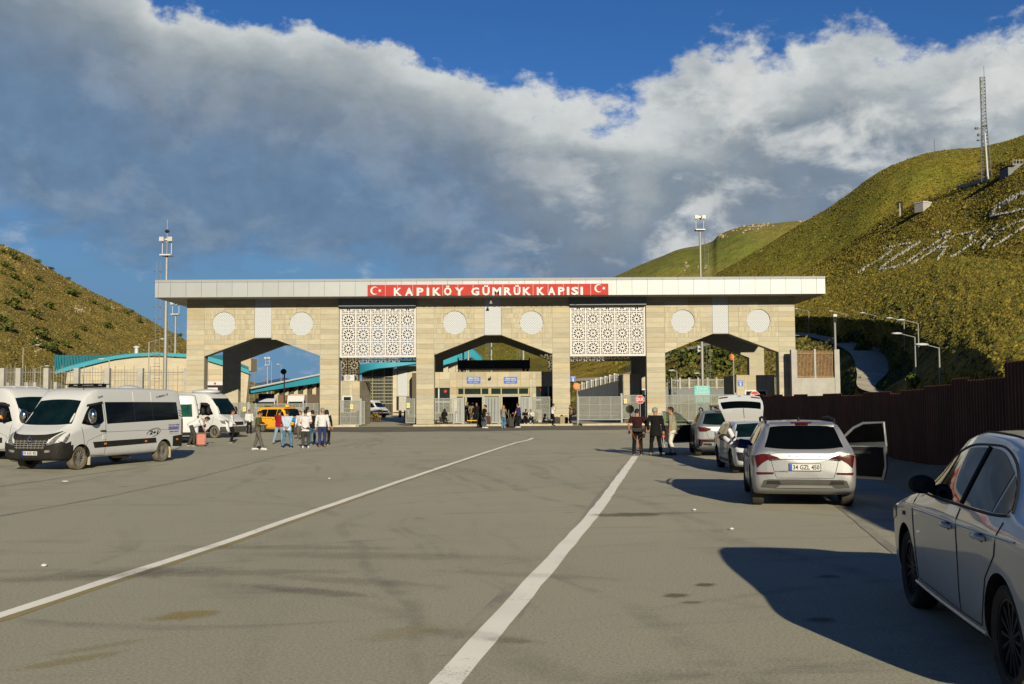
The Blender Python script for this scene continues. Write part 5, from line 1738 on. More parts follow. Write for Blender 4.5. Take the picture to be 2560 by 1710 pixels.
# ---- masts
def ladder(parent, x, y, z0, z1, w=0.5, hoops=True, step=0.55, r=0.02):
	mb = MB()
	for sx in (-w / 2, w / 2):
		MB().tube([(x + sx, y, z0), (x + sx, y, z1)], r, 4).build('ladder_rail', STEEL, parent)
	n_ = int((z1 - z0) / step)
	for i in range(n_):
		zz = z0 + (i + 0.5) * step
		mb.tube([(x - w / 2, y, zz), (x + w / 2, y, zz)], r * 0.8, 4)
	mb.build('rungs', STEEL, parent)['kind'] = 'stuff'
	if hoops:
		mb = MB()
		for i in range(n_ // 2):
			zz = z0 + (i + 0.5) * step * 2
			mb.tube([(x + w / 2 * math.cos(t_) * 1.4, y - 0.7 * math.sin(t_), zz) for t_ in [math.pi * k / 6 for k in range(7)]], r, 4)
		mb.build('safety_hoops', STEEL, parent)['kind'] = 'stuff'
def floodmast(label, px, py_top, py_plat, Y, py_lamp=None, rod=None, lad=-1, base_px=None, r=0.2, lw_=0.42):
	c = at(px, py_plat, Y)
	bx_ = at(px if base_px is None else base_px, 1000, Y).x
	m_ = thing('floodlight_mast', label, 'mast', (bx_, Y, 0))
	dx = 0.0
	zp = c.z
	MB().tube([(0, 0, 0), (0, 0, zp * 0.5), (0, 0, zp)], [r, r * 0.85, r * 0.62], 12).build('pole', STEEL, m_, smooth=40)
	for sx in (-lw_, lw_):
		MB().tube([(sx, 0, zp), (sx, 0, zp + 1.0 + lw_)], 0.04, 6).build('platform_post', WPLAST, m_)
	MB().box((-lw_ - 0.1, -0.5, zp - 0.12), (lw_ + 0.1, 0.5, zp)).build('platform', WPLAST, m_)
	zl = zp + 1.0 + lw_
	q_ = 0.12 + 0.2 * lw_
	for sx in (-0.75, 0.0, 0.75):
		for yy in ((-0.3,) if sx else (0.35,)):
			lf = part('floodlight', m_)
			MB().box((sx * 1.25 * lw_ - q_, yy - 0.12, zl - q_), (sx * 1.25 * lw_ + q_, yy + 0.16, zl + q_)).build('housing', WPLAST, lf)
			MB().box((sx * 1.25 * lw_ - q_ * 0.85, yy - 0.14, zl - q_ * 0.85), (sx * 1.25 * lw_ + q_ * 0.85, yy - 0.121, zl + q_ * 0.85)).build('lamp_glass', pm('lamp_glass', (0.3, 0.31, 0.32), 0.15), lf)
	MB().box((-lw_, -0.06, zl - 0.05), (lw_, 0.06, zl + 0.05)).build('crossbar', WPLAST, m_)
	if rod:
		zr = at(px, rod, Y).z
		MB().tube([(0, 0, zp), (0, 0, zr)], 0.045, 6).build('lightning_rod', STEEL, m_)
		MB().lathe([(0.0, 0.3), (0.22, 0.15), (0.22, 0.05), (0.0, -0.1)], 10, 'Z', (0, 0, zr - 1.2)).build('rod_tip', DARK, m_)
	ladder(m_, lad * 0.75, 0, 1.5, zp - 0.6, 0.42)
	return m_
floodmast('tall floodlight mast with a lightning rod, left of the gate', 411.5, 0, 637, 92, rod=549)
floodmast('shorter floodlight mast close behind the left end of the gate', 436, 0, 785, 130)
floodmast('floodlight mast rising above the roof over the right arch', 1757, 0, 574, 118, lad=1, lw_=0.46)
floodmast('thin floodlight mast seen at the left in the middle arch', 1171, 0, 765, 150)
floodmast('thin floodlight mast seen at the centre of the middle arch', 1229, 0, 770, 170)
floodmast('thin floodlight mast seen at the right in the middle arch', 1309, 0, 765, 150)
floodmast('slender mast with white antennas beyond the left arch', 668, 0, 912, 210, rod=888)
def horn(m_, x, z, s=1):
	MB().lathe([(0.05, 0.0), (0.10, -0.2), (0.3, -0.45), (0.26, -0.42), (0.0, -0.2)], 12, 'X', (0, 0, 0)).build('horn', WPLAST, m_, smooth=40).location = (x, 0, z)
for o in list(C.objects):
	if o.get('label') == 'floodlight mast rising above the roof over the right arch':
		for z_ in (at(1757, 868, 118).z, at(1757, 877, 118).z):
			horn(o, -0.1, z_)
def pole_lamp(label, px, py_top, Y, arm, py_arm=None, base=0.0, r=0.07, group=None):
	"""street lamp: pole with an arm of the given length (m), sign gives the side"""
	c = at(px, py_top, Y)
	l_ = thing('street_lamp', label, 'street lamp', (c.x, Y, base), group=group)
	h = c.z - base
	MB().tube([(0, 0, 0), (0, 0, h)], [r * 1.2, r * 0.8], 8).build('pole', STEEL, l_)
	rise = abs(arm) * 0.22
	MB().tube([(0, 0, h - 0.03), (arm, 0, h + rise)], r * 0.55, 6).build('arm', STEEL, l_)
	s = 1 if arm > 0 else -1
	MB().ellipsoid((arm + s * 0.35, 0, h + rise + 0.04), (0.45, 0.18, 0.09), 10, 6).build('lamp_head', WPLAST, l_, smooth=60)
	return l_
pole_lamp('street lamp with a short arm before the rocky hill, leftmost', 58, 870, 150, 1.8)
pole_lamp('low street lamp with a short arm behind the far fence', 87, 921, 160, 1.6)
pole_lamp('street lamp standing beside the tall floodlight mast', 372.5, 855, 105, 1.2)
pole_lamp('small street lamp before the teal roof of the customs hall', 273, 901, 108, -0.5)
pole_lamp('twin headed lamp beyond the left arch, left one', 679, 904, 190, -0.3)
pole_lamp('twin headed lamp beyond the left arch, right one', 703, 912, 200, -0.3)
mm = thing('lattice_mast', 'thin lattice mast beyond the left arch beside the stone tower', 'mast', (*at(629, 980, 240).xy, 0))
zt_ = at(629, 893, 240).z
for sx in (-0.6, 0.6):
	MB().tube([(sx, 0, 0), (sx, 0, zt_)], 0.09, 4).build('rail', STEEL, mm)
mb = MB()
for i in range(int(zt_ / 0.9)):
	mb.tube([(-0.6, 0, i * 0.9), (0.6, 0, i * 0.9)], 0.07, 4)
mb.build('rungs', STEEL, mm)['kind'] = 'stuff'
# camera pole on the concrete wall
cpole = thing('camera_pole', 'grey pole with a dome camera on the concrete wall right of the gate', 'camera pole', (at(2088, 850, 80.8).x, 80.8, wz(2088, 873)))
hh = at(2088, 795, 80.8).z - wz(2088, 873)
MB().tube([(0, 0, 0), (0, 0, hh)], 0.09, 8).build('pole', STEEL, cpole)
MB().lathe([(0.1, -0.5), (0.13, -0.42), (0.13, 0.0), (0.06, 0.05), (0, 0.06)], 12, 'Z', (0.05, 0, hh + 0.1)).build('dome_camera', DARK, cpole)
MB().box((-0.12, -0.1, hh + 0.1), (0.16, 0.1, hh + 0.3)).build('bracket', WPLAST, cpole)
# street lamps along the hill road, heads to the left
for i, (px, pt, pb, Y, arm) in enumerate([(2022, 778, 832, 215, -1.6), (2114.5, 785, 845, 192, -1.9), (2195.5, 790, 862, 170, -2.0), (2260, 802, 875, 160, -1.7), (2295, 808, 895, 150, -2.0), (2287, 842, 935, 130, -2.0), (2347.5, 869, 955, 96, -1.7)]):
	d_ = ray(px, pb)
	h_ = bvhA.ray_cast(Vector((0, 0, CAM_Z)), d_.normalized())
	q = h_[0] if h_[0] else at(px, pb, Y)
	which = ['farthest', 'second farthest', 'third farthest', 'fourth farthest', 'fifth farthest', 'second nearest', 'nearest'][i]
	pole_lamp('street lamp on the hill road right of the gate, %s of the seven' % which, px, pt, q.y - 0.6, arm * q.y / 150, base=q.z - 1.0, group='street lamps along the hill road', r=0.035 + q.y * 0.0003)
for i, (px, pt, Y, arm) in enumerate([(1720, 957, 150, -1.2), (1812, 922, 160, -1.3), (1692, 928, 120, -0.3), (1754, 935, 130, -0.3)]):
	pole_lamp(['low street lamp on the bank seen at the left in the right arch', 'street lamp on the bank seen at the right in the right arch', 'thin lamp post before the bank seen in the right arch, left one', 'thin lamp post before the bank seen in the right arch, next to the mast'][i], px, pt, Y, arm)

# ---- brown corrugated fence on the right
BROWN = pm('brown_sheet', (0.062, 0.020, 0.012), 0.7, var=0.25, scale=1.2, rand=0.18)
bf = thing('sheet_fence', 'tall dark brown corrugated sheet fence along the right side behind the cars', 'fence', (9.0, 13.0, 0))
fline = lambda Y: 7.54 + 0.11 * Y
Yc = -14.0
seg = 0
hts = random.Random(12)
H0 = None
while Yc < 61.5:
	Wd = 1.05
	# stepped tops as photographed
	base_h = np.interp(Yc, [11.5, 12, 15, 15.5, 18.5, 19.2, 22.4, 22.5, 26, 26.1, 32, 40, 50, 62], [3.6, 3.2, 3.1, 2.7, 2.6, 2.36, 2.32, 2.20, 2.18, 2.10, 2.08, 2.10, 2.15, 2.22])
	h = base_h + (0.05 if int(Yc / 3.1) % 2 else -0.02)
	n_ = 24
	pr = []
	for k in range(n_ + 1):
		yy = Yc + Wd * k / n_
		ph = (k / n_ * 6) % 1.0                                   # trapezoid ribs
		dpt = 0.035 * (0 if ph < 0.3 else (ph - 0.3) / 0.15 if ph < 0.45 else 1 if ph < 0.8 else (1 - ph) / 0.2)
		pr.append((fline(yy) + dpt - 9.0 - 0.004 * (seg % 2), yy - 13.0))
	mb = MB()
	mb.grid([[(x, y, 0.0) for x, y in pr], [(x, y, h) for x, y in pr]])
	mb.grid([[(x + 0.004, y, h) for x, y in pr], [(x + 0.004, y, 0.0) for x, y in pr]])
	mb.build('corrugated_sheet', BROWN, bf)
	if seg % 3 == 0:
		MB().box((fline(Yc) - 9 + 0.08, Yc - 13 - 0.04, 0), (fline(Yc) - 9 + 0.16, Yc - 13 + 0.04, h - 0.1)).build('post', DARK, bf)
	Yc += Wd
	seg += 1
# earth bank at the foot of the fence
mb = MB()
rows = []
for k, (dx, z) in enumerate([(-1.7, -0.01), (-1.2, 0.10), (-0.7, 0.22), (-0.25, 0.3), (0.3, 0.32)]):
	rows.append([(fline(y) + dx + 0.25 * fb((y, k, 0), 0.5), y, max(-0.02, z + 0.13 * fb((y, dx * 2, 3), 0.7))) for y in np.arange(10, 60, 0.5)])
mb.grid(rows)
o = mb.build('earth_bank', dirt, smooth=180)
struct(o)
if o.data.polygons[0].normal.z < 0:
	o.data.flip_normals()
# ------------------------------------------------------------------ vehicles
def car_paint(name, rgb, metal=0.0, rough=0.35, coat=1.0):
	m = bpy.data.materials.new(name)
	m.use_nodes = True
	t = NT(m.node_tree)
	P = t.n('ShaderNodeTexCoord').outputs['Object']
	n = t.noise(P, 2.2, 5, 0.6)
	z = t.n('ShaderNodeSeparateXYZ', i0=P).outputs[2]
	dirt_ = t.m('MULTIPLY', t.ss(t.m('ADD', z, t.m('MULTIPLY', n, 0.5)), 0.85, 0.35), 0.5)
	col = t.mix(t.m('MULTIPLY', n, 0.08), (*rgb, 1), (rgb[0] * 0.8, rgb[1] * 0.78, rgb[2] * 0.72, 1))
	col = t.mix(dirt_, col, (0.17, 0.145, 0.105, 1))
	b = t.n('ShaderNodeBsdfPrincipled', Base_Color=col, Metallic=metal, Roughness=t.m('ADD', rough, t.m('MULTIPLY', dirt_, 0.5)))
	b.inputs['Coat Weight'].default_value = coat
	t.set(b.inputs['Coat Roughness'], t.m('MULTIPLY_ADD', dirt_, 0.6, 0.03))
	t.n('ShaderNodeOutputMaterial', i0=b)
	return m
V_WHITE = car_paint('van_white_paint', (0.345, 0.37, 0.42), 0, 0.45, 0.35)
C_WHITE = car_paint('car_white_paint', (0.29, 0.315, 0.345), 0, 0.35, 0.8)
P_WHITE2 = car_paint('pearl_white_paint', (0.36, 0.40, 0.47), 0.1, 0.3, 1.0)
SILVER = car_paint('silver_paint', (0.31, 0.33, 0.38), 0.7, 0.32, 0.4)
SILVER2 = car_paint('light_silver_paint', (0.27, 0.29, 0.33), 0.7, 0.32, 0.4)
TAXI = car_paint('taxi_yellow_paint', (0.56, 0.27, 0.002), 0, 0.55, 0.10)
BLACKP = pm('black_trim', (0.012, 0.012, 0.013), 0.6, var=0.2, scale=8, spec=0.12)
GREYP = pm('grey_trim', (0.035, 0.036, 0.037), 0.7, var=0.15, scale=8)
TYRE = pm('tyre_rubber', (0.028, 0.027, 0.025), 0.85, var=0.3, scale=9)
TYRED = pm('dusty_tyre_rubber', (0.085, 0.078, 0.062), 0.9, var=0.3, scale=7)
ALLOY = pm('alloy_rim', (0.28, 0.285, 0.29), 0.35, metal=0.7, var=0.08)
ALLOYD = pm('dark_alloy_rim', (0.03, 0.03, 0.032), 0.35, metal=0.4, var=0.1)
REDL = pm('red_lamp', (0.040, 0.0015, 0.003), 0.25, var=0.4, scale=14, spec=0.3)
ORNG = pm('orange_lamp', (0.42, 0.14, 0.01), 0.3, var=0.1)
CLEARL = pm('clear_lamp', (0.15, 0.155, 0.16), 0.15, metal=0.4, var=0.7, scale=14, spec=0.4)
CHROME = pm('chrome', (0.45, 0.45, 0.46), 0.12, metal=1.0, var=0.05)
MIRG = pm('mirror_glass', (0.05, 0.055, 0.06), 0.05, metal=1.0)
PLATE = pm('plate_white', (0.36, 0.375, 0.41), 0.5, var=0.02)
PBLUE = pm('plate_blue', (0.01, 0.05, 0.30), 0.5)
INK = pm('black_print', (0.012, 0.012, 0.014), 0.6)
PURPLE = pm('purple_print', (0.10, 0.07, 0.30), 0.6)
CARGLASS = pm('car_glass', (0.001, 0.0015, 0.0015), 0.02, var=0.1, spec=0.16)
GREENGLASS = pm('green_tinted_glass', (0.006, 0.040, 0.036), 0.03, var=0.45, scale=2.5, spec=0.25)
BLUEGLASS = pm('screen_glass', (0.002, 0.007, 0.009), 0.03, var=0.6, scale=1.6, spec=0.14)
SEAT = pm('seat_cloth', (0.018, 0.018, 0.02), 0.9)

def pchip(x, y, xq):
	x, y = np.asarray(x, float), np.asarray(y, float)
	h = np.diff(x)
	d = np.diff(y, axis=0) / (h[:, None] if y.ndim > 1 else h)
	m = np.zeros_like(y)
	for i in range(1, len(x) - 1):
		w1, w2 = 2 * h[i] + h[i - 1], h[i] + 2 * h[i - 1]
		a, b = d[i - 1], d[i]
		with np.errstate(divide='ignore', invalid='ignore'):
			v = (w1 + w2) / (w1 / a + w2 / b)
		m[i] = np.where(a * b > 0, v, 0.0)
	m[0], m[-1] = d[0], d[-1]
	m = np.nan_to_num(m)
	k = np.clip(np.searchsorted(x, xq) - 1, 0, len(h) - 1)
	t = (xq - x[k]) / h[k]
	if y.ndim > 1:
		t = t[:, None]
		hk = h[k][:, None]
	else:
		hk = h[k]
	return (2 * t ** 3 - 3 * t ** 2 + 1) * y[k] + (t ** 3 - 2 * t ** 2 + t) * hk * m[k] + (-2 * t ** 3 + 3 * t ** 2) * y[k + 1] + (t ** 3 - t ** 2) * hk * m[k + 1]

def half_section(zb, ws, wm, zm, wb, zbelt, wt, zt):
	"""half profile from the floor centre round to the roof centre"""
	dz = zt - zbelt
	return [(0, zb), (ws * 0.75, zb), (ws, zb + 0.015), (wm * 0.985, zb + 0.14), (wm, zm - 0.06), (wm, zm + 0.06), (wm * 0.99 + wb * 0.01, zbelt - 0.5 * (zbelt - zm - 0.06)), (wb, zbelt),
			(wb + (wt - wb) * 0.42, zbelt + dz * 0.42), (wt + (wb - wt) * 0.10, zbelt + dz * 0.84), (wt * 0.97, zbelt + dz * 0.94), (wt * 0.72, zt - 0.012 * min(1, abs(dz) * 4)), (0, zt)]

BAKE = []
class Veh:
	def __init__(self, name, label, cat, loc, fwd, stations, paint, sc=1.0, group=None, kx=5, kp=3):
		self.root = thing(name, label, cat, (loc[0], loc[1], 0), math.atan2(fwd[1], fwd[0]), group)
		self.root.scale = (sc, sc, sc)
		self.paint = paint
		xs = np.array([s[0] for s in stations], float)
		prof = np.array([[c for p in half_section(*s[1:]) for c in p] for s in stations])
		xq = np.concatenate([np.linspace(xs[i], xs[i + 1], kx, endpoint=False) for i in range(len(xs) - 1)] + [[xs[-1]]])
		P = pchip(xs, prof, xq).reshape(len(xq), -1, 2)
		n = P.shape[1]
		s = np.linspace(0, n - 1, (n - 1) * kp + 1)
		rings = []
		for i, x in enumerate(xq):
			q = pchip(np.arange(n), P[i], s)
			r = [(x, y, z) for y, z in q] + [(x, -y, z) for y, z in q[-2:0:-1]]
			rings.append(r)
		m_ = len(rings[0])
		mb = MB()
		for r in rings:
			mb.v += r
		for i in range(len(rings) - 1):
			for k in range(m_):
				mb.f.append((i * m_ + k, i * m_ + (k + 1) % m_, (i + 1) * m_ + (k + 1) % m_, (i + 1) * m_ + k))
		for i, rev in ((0, False), (len(rings) - 1, True)):
			c = len(mb.v)
			zc = sum(p[2] for p in rings[i]) / m_
			mb.v.append((rings[i][0][0], 0, zc))
			for k in range(m_):
				a, b = i * m_ + k, i * m_ + (k + 1) % m_
				mb.f.append((c, b, a) if not rev else (c, a, b))
		me = mb.mesh('body', 180)
		fixn(me)
		self.bvh = BVHTree.FromPolygons([Vector(v) for v in mb.v], mb.f)
		self.body = obj('body', me, paint, self.root)
		me.materials.append(BLACKP)
		self.cut = None
	# -- mapping from a 2-D plane on to the surface
	def hit(self, face, a, b):
		o, d = {'L': ((a, 3, b), (0, -1, 0)), 'R': ((a, -3, b), (0, 1, 0)), 'B': ((-6, a, b), (1, 0, 0)), 'F': ((6, a, b), (-1, 0, 0)), 'T': ((a, b, 5), (0, 0, -1))}[face]
		h = self.bvh.ray_cast(Vector(o), Vector(d))
		if h[0] is None:
			g = {'L': (a, 0.8, b), 'R': (a, -0.8, b), 'B': (-2, a, b), 'F': (2, a, b), 'T': (a, b, 1.4)}[face]
			h = self.bvh.find_nearest(Vector(g))
		n = h[1]
		if n.dot(Vector(d)) > 0:
			n = -n
		return h[0], n
	def patch(self, name, face, lo, hi, mat, nu=14, nv=6, off=0.004, parent=None, thick=0.02, smooth=40, label=None):
		def res(pl):
			P = [Vector(p) for p in pl]
			L = [0]
			for i in range(1, len(P)):
				L.append(L[-1] + (P[i] - P[i - 1]).length)
			out = []
			for k in range(nu + 1):
				s = L[-1] * k / nu
				i = max(0, min(len(P) - 2, next((j - 1 for j in range(1, len(L)) if L[j] >= s - 1e-9), len(P) - 2)))
				t = 0 if L[i + 1] == L[i] else (s - L[i]) / (L[i + 1] - L[i])
				out.append(P[i].lerp(P[i + 1], t))
			return out
		A, B = res(lo), res(hi)
		top, bot = [], []
		for j in range(nv + 1):
			rt, rb = [], []
			for i in range(nu + 1):
				p = A[i].lerp(B[i], j / nv)
				h, n = self.hit(face, p.x, p.y)
				rt.append(tuple(h + n * off))
				rb.append(tuple(h - n * thick))
			top.append(rt)
			bot.append(rb)
		mb = MB()
		mb.grid(top)
		o = len(mb.v)
		W = nu + 1
		ring = [i for i in range(nu + 1)] + [j * W + nu for j in range(1, nv + 1)] + [nv * W + i for i in range(nu - 1, -1, -1)] + [j * W for j in range(nv - 1, 0, -1)]
		flat = [p for r in bot for p in r]
		mb.v += [flat[i] for i in ring]
		for k in range(len(ring)):
			k2 = (k + 1) % len(ring)
			mb.f.append((ring[k2], ring[k], o + k, o + k2))
		ob = mb.build(name, mat, parent or self.root, smooth=smooth, fix=False)
		# face the outside
		me = ob.data
		c = me.polygons[(nv // 2) * nu + nu // 2]
		want = {'L': Vector((0, 1, 0)), 'R': Vector((0, -1, 0)), 'B': Vector((-1, 0, 0)), 'F': Vector((1, 0, 0)), 'T': Vector((0, 0, 1))}[face]
		if c.normal.dot(want) < 0:
			me.flip_normals()
		if label:
			ob['label'] = label
		return ob
	def both(self, name, lo, hi, mat, **k):
		return [self.patch(name, s, lo, hi, mat, **k) for s in 'LR']
	def seam(self, face, pts, r=0.006, mat=None, name='panel_gap', off=0.0, dens=0.06):
		P = [Vector(p) for p in pts]
		Q = []
		for i in range(len(P) - 1):
			k = max(1, int((P[i + 1] - P[i]).length / dens))
			Q += [P[i].lerp(P[i + 1], j / k) for j in range(k)]
		Q.append(P[-1])
		T = []
		for q in Q:
			h, n = self.hit(face, q.x, q.y)
			T.append(h + n * off)
		return MB().tube(T, r, 5).build(name, mat or INK, self.root)
	def text(self, face, body, a0, a1, b0, b1, mat, off=0.006, slant=0.0, name='lettering', bold=0.02, parent=None, rise=0.0):
		me = text_mesh(body, ext=0, bold=bold)
		co = np.array([v.co for v in me.vertices])
		lo, hi = co.min(0), co.max(0)
		V = []
		for c in co:
			u, v = (c[0] - lo[0]) / (hi[0] - lo[0]), (c[1] - lo[1]) / (hi[1] - lo[1])
			a = a0 + (a1 - a0) * u + slant * v
			b = b0 + (b1 - b0) * v + rise * u
			h, n = self.hit(face, a, b)
			V.append(tuple(h + n * off))
		mb = MB()
		mb.v = V
		mb.f = [tuple(p.vertices) for p in me.polygons]
		bpy.data.meshes.remove(me)
		return mb.build(name, mat, parent or self.root)
	def plate(self, face, c, zc, txt, w=0.52, h=0.112, tilt=0.0, out=0.012):
		p = part('number_plate', self.root)
		hp, n = self.hit(face, c, zc)
		sgn = -1 if face == 'B' else 1
		x = hp.x + sgn * out
		# plate facing along sgn*x ; its left edge as read by a viewer is at y = -sgn*...
		rd = lambda u: c + (-sgn) * 0 + (u * (1 if face == 'B' else -1)) * -1
		def bx(u0, u1, z0, z1, d0, d1, nm, mt):
			ya, yb = sorted((rd(u0), rd(u1)))
			xa, xb = sorted((x + sgn * d0, x + sgn * d1))
			return MB().box((xa, ya, zc + z0), (xb, yb, zc + z1)).build(nm, mt, p)
		bx(-w / 2 - 0.012, w / 2 + 0.012, -h / 2 - 0.014, h / 2 + 0.010, -0.03, 0.0, 'holder', BLACKP)
		bx(-w / 2, w / 2, -h / 2, h / 2, 0.001, 0.006, 'plate', PLATE)
		bx(-w / 2 + 0.002, -w / 2 + 0.045, -h / 2 + 0.002, h / 2 - 0.002, 0.0065, 0.009, 'blue_band', PBLUE)
		me = text_mesh(txt, ext=0, bold=0.02)
		co = np.array([v.co for v in me.vertices])
		lo, hi = co.min(0), co.max(0)
		mb = MB()
		for q in co:
			u = -w / 2 + 0.06 + (w - 0.075) * (q[0] - lo[0]) / (hi[0] - lo[0])
			v = -h * 0.36 + h * 0.72 * (q[1] - lo[1]) / (hi[1] - lo[1])
			mb.v.append((x + sgn * 0.0098, rd(u), zc + v))
		mb.f = [tuple(q.vertices) for q in me.polygons]
		bpy.data.meshes.remove(me)
		mb.build('lettering', INK, p)
		return p
	def wheels(self, xf, xr, yw, r, w=0.21, tyre=TYRE, rim=ALLOY, spokes=10, rimr=0.66, steer=0.0, arch=0.07, style='multi'):
		cut = MB()
		for x in (xf, xr):
			for s in (1, -1):
				mbc = MB()
				R_ = r + arch
				k = 36
				ring = [(x + R_ * math.cos(2 * math.pi * i / k), r + R_ * math.sin(2 * math.pi * i / k)) for i in range(k)]
				ya, yb = sorted((s * (yw - w - 0.12), s * 1.5))
				cut.prism(ring, ya, yb)
				wh = part('wheel', self.root)
				wh.location = (x, s * yw, r)
				wh.rotation_euler = (0, 0, steer if x == xf else 0.0)
				ri = r * rimr
				mb = MB()
				prof = [(ri, -w / 2 + 0.02), (r * 0.9, -w / 2), (r * 0.97, -w / 2 + 0.015), (r, -w / 2 + 0.05), (r, w / 2 - 0.05), (r * 0.97, w / 2 - 0.015), (r * 0.9, w / 2), (ri, w / 2 - 0.02), (ri, -w / 2 + 0.02)]
				mb.lathe(prof, 32, 'Y')
				mb.build('tyre', tyre, wh, smooth=35)
				# rim: dish, spokes, hub
				o_ = s * (w / 2 - 0.025)
				mb = MB()
				mb.lathe([(ri + 0.004, o_), (ri * 0.93, o_), (ri * 0.9, o_ - s * 0.09)], 28, 'Y')
				mb.lathe([(0.0, o_ - s * 0.012), (ri * 0.2, o_ - s * 0.012), (ri * 0.24, o_ - s * 0.04)], 16, 'Y')
				for q in range(spokes):
					a = 2 * math.pi * q / spokes
					wd = ri * (0.30 if style == 'five' else 0.11)
					ca, sa = math.cos(a), math.sin(a)
					pts = []
					for rr, ww in ((ri * 0.18, wd * 0.6), (ri * 0.92, wd)):
						for t_ in (-1, 1):
							pts.append((rr * ca - t_ * ww * 0.5 * sa, rr * sa + t_ * ww * 0.5 * ca))
					ov = len(mb.v)
					for dpt in (o_ - s * 0.012, o_ - s * 0.05):
						mb.v += [(p[0], dpt, p[1]) for p in pts]
					for f in ((0, 1, 3, 2), (4, 6, 7, 5), (0, 2, 6, 4), (1, 5, 7, 3)):
						mb.f.append(tuple(ov + i for i in f))
				rm = mb.build('rim', rim, wh, smooth=35, fix=True)
				MB().lathe([(0.0, o_ - s * 0.10), (ri * 0.9, o_ - s * 0.10)], 20, 'Y').build('brake_disc', DARK, wh)
		me = cut.mesh('cutter')
		fixn(me)
		me.materials.append(self.paint)
		me.materials.append(BLACKP)
		for p in me.polygons:
			p.material_index = 1
		c = bpy.data.objects.new('cutter', me)
		C.objects.link(c)
		c.parent = self.root
		md = self.body.modifiers.new('arches', 'BOOLEAN')
		md.operation = 'DIFFERENCE'
		md.solver = 'EXACT'
		md.object = c
		BAKE.append((self.body, c))
		# inner floor so that the wells read dark
		return self
	def mirror(self, x, y, z, s, mat, cap=None, size=1.0):
		p = part('door_mirror', self.root)
		y *= s
		MB().ellipsoid((x, y + s * 0.11, z), (0.085 * size, 0.125 * size, 0.085 * size), 14, 10).build('mirror_shell', mat, p, smooth=180)
		MB().tube([(x + 0.02, y - s * 0.05, z - 0.06), (x, y + s * 0.05, z - 0.04)], 0.03, 6).build('mirror_foot', BLACKP, p)
		mb = MB()
		mb.lathe([(0.0, 0.0), (1.0, 0.0)], 16, 'X')
		mb.v = [(x - 0.074 * size + v[0], y + s * 0.11 + v[1] * 0.10 * size, z + v[2] * 0.066 * size) for v in mb.v]
		mb.build('mirror_glass', MIRG, p)
	def handle(self, s, x, z, mat, chrome=False, L=0.2):
		h, n = self.hit(s, x, z)
		sg = 1 if s == 'L' else -1
		p = part('door_handle', self.root)
		MB().tube([(x - L / 2, h.y, z), (x - L / 2 + 0.03, h.y + sg * 0.035, z + 0.005), (x, h.y + sg * 0.04, z + 0.006), (x + L / 2 - 0.03, h.y + sg * 0.035, z + 0.005), (x + L / 2, h.y, z)], [0.014, 0.018, 0.019, 0.018, 0.014], 8).build('grip', mat, p, smooth=60)
		MB().ellipsoid((x, h.y - sg * 0.002, z - 0.004), (0.06, 0.008, 0.03), 10, 6).build('recess', BLACKP, p)

def arcpts(pts):
	return spline([np.array((*p, 0.0)) for p in pts], 5)
def sp2(pts, k=5):
	return [(p[0], p[1]) for p in spline([np.array((p[0], p[1], 0.0)) for p in pts], k)]

def suv_st(H=1.53, W=0.897, tailx=-2.12, nose=2.12):
	k = H / 1.53
	return [(tailx, .46, .40, .62, .72, .62, .93 * k, .45, .97 * k),
			(tailx + .03, .36, .66, .80, .72, .76, .97 * k, .60, 1.02 * k),
			(tailx + .10, .30, .78, .865, .71, .815, 1.0 * k, .645, 1.10 * k),
			(tailx + .24, .26, .82, W - .008, .70, .845, 1.02 * k, .645, 1.30 * k),
			(tailx + .42, .23, .83, W, .70, .86, 1.025 * k, .64, 1.455 * k),
			(tailx + .56, .22, .83, W, .70, .865, 1.02 * k, .635, 1.49 * k),
			(-1.1, .20, .83, W, .70, .87, 1.01 * k, .63, 1.52 * k),
			(-.4, .19, .83, W, .70, .872, 1.0 * k, .63, 1.53 * k),
			(.25, .19, .83, W, .70, .872, .99 * k, .62, 1.51 * k),
			(.50, .19, .83, W, .70, .87, .98 * k, .61, 1.47 * k),
			(.80, .19, .83, W, .69, .865, .975 * k, .64, 1.25 * k),
			(1.12, .20, .83, W, .69, .85, .96 * k, .68, 1.035 * k),
			(1.3, .20, .82, W - .003, .68, .83, .94 * k, .62, 1.0 * k),
			(1.75, .21, .80, W - .02, .67, .78, .88 * k, .55, .945 * k),
			(nose - .14, .24, .76, .82, .63, .72, .80 * k, .5, .86 * k),
			(nose - .04, .28, .66, .72, .58, .62, .70 * k, .45, .76 * k),
			(nose, .36, .5, .58, .55, .5, .62 * k, .38, .66 * k)]

def suv_windows(v, k=1.0, mat=CARGLASS, rear=True, f=True, x0=0.86):
	lo = sp2([(x0, 1.03 * k), (0.2, 1.035 * k), (-0.45, 1.045 * k)])
	hi = sp2([(x0 - 0.05, 1.06 * k), (0.52, 1.30 * k), (0.28, 1.40 * k), (-0.45, 1.43 * k)])
	v.both('front_window', lo, hi, mat)
	lo = sp2([(-0.50, 1.045 * k), (-1.18, 1.06 * k)])
	hi = sp2([(-0.50, 1.43 * k), (-1.0, 1.415 * k), (-1.18, 1.39 * k)])
	v.both('rear_window', lo, hi, mat)
	lo = sp2([(-1.22, 1.065 * k), (-1.62, 1.14 * k)])
	hi = sp2([(-1.22, 1.385 * k), (-1.45, 1.33 * k), (-1.64, 1.19 * k)])
	v.both('quarter_window', lo, hi, mat, nu=8)
	if f:
		v.patch('windscreen', 'F', [(-0.74, 1.045 * k), (0, 1.06 * k), (0.74, 1.045 * k)], [(-0.56, 1.43 * k), (0, 1.455 * k), (0.56, 1.43 * k)], mat, nu=16, nv=10)

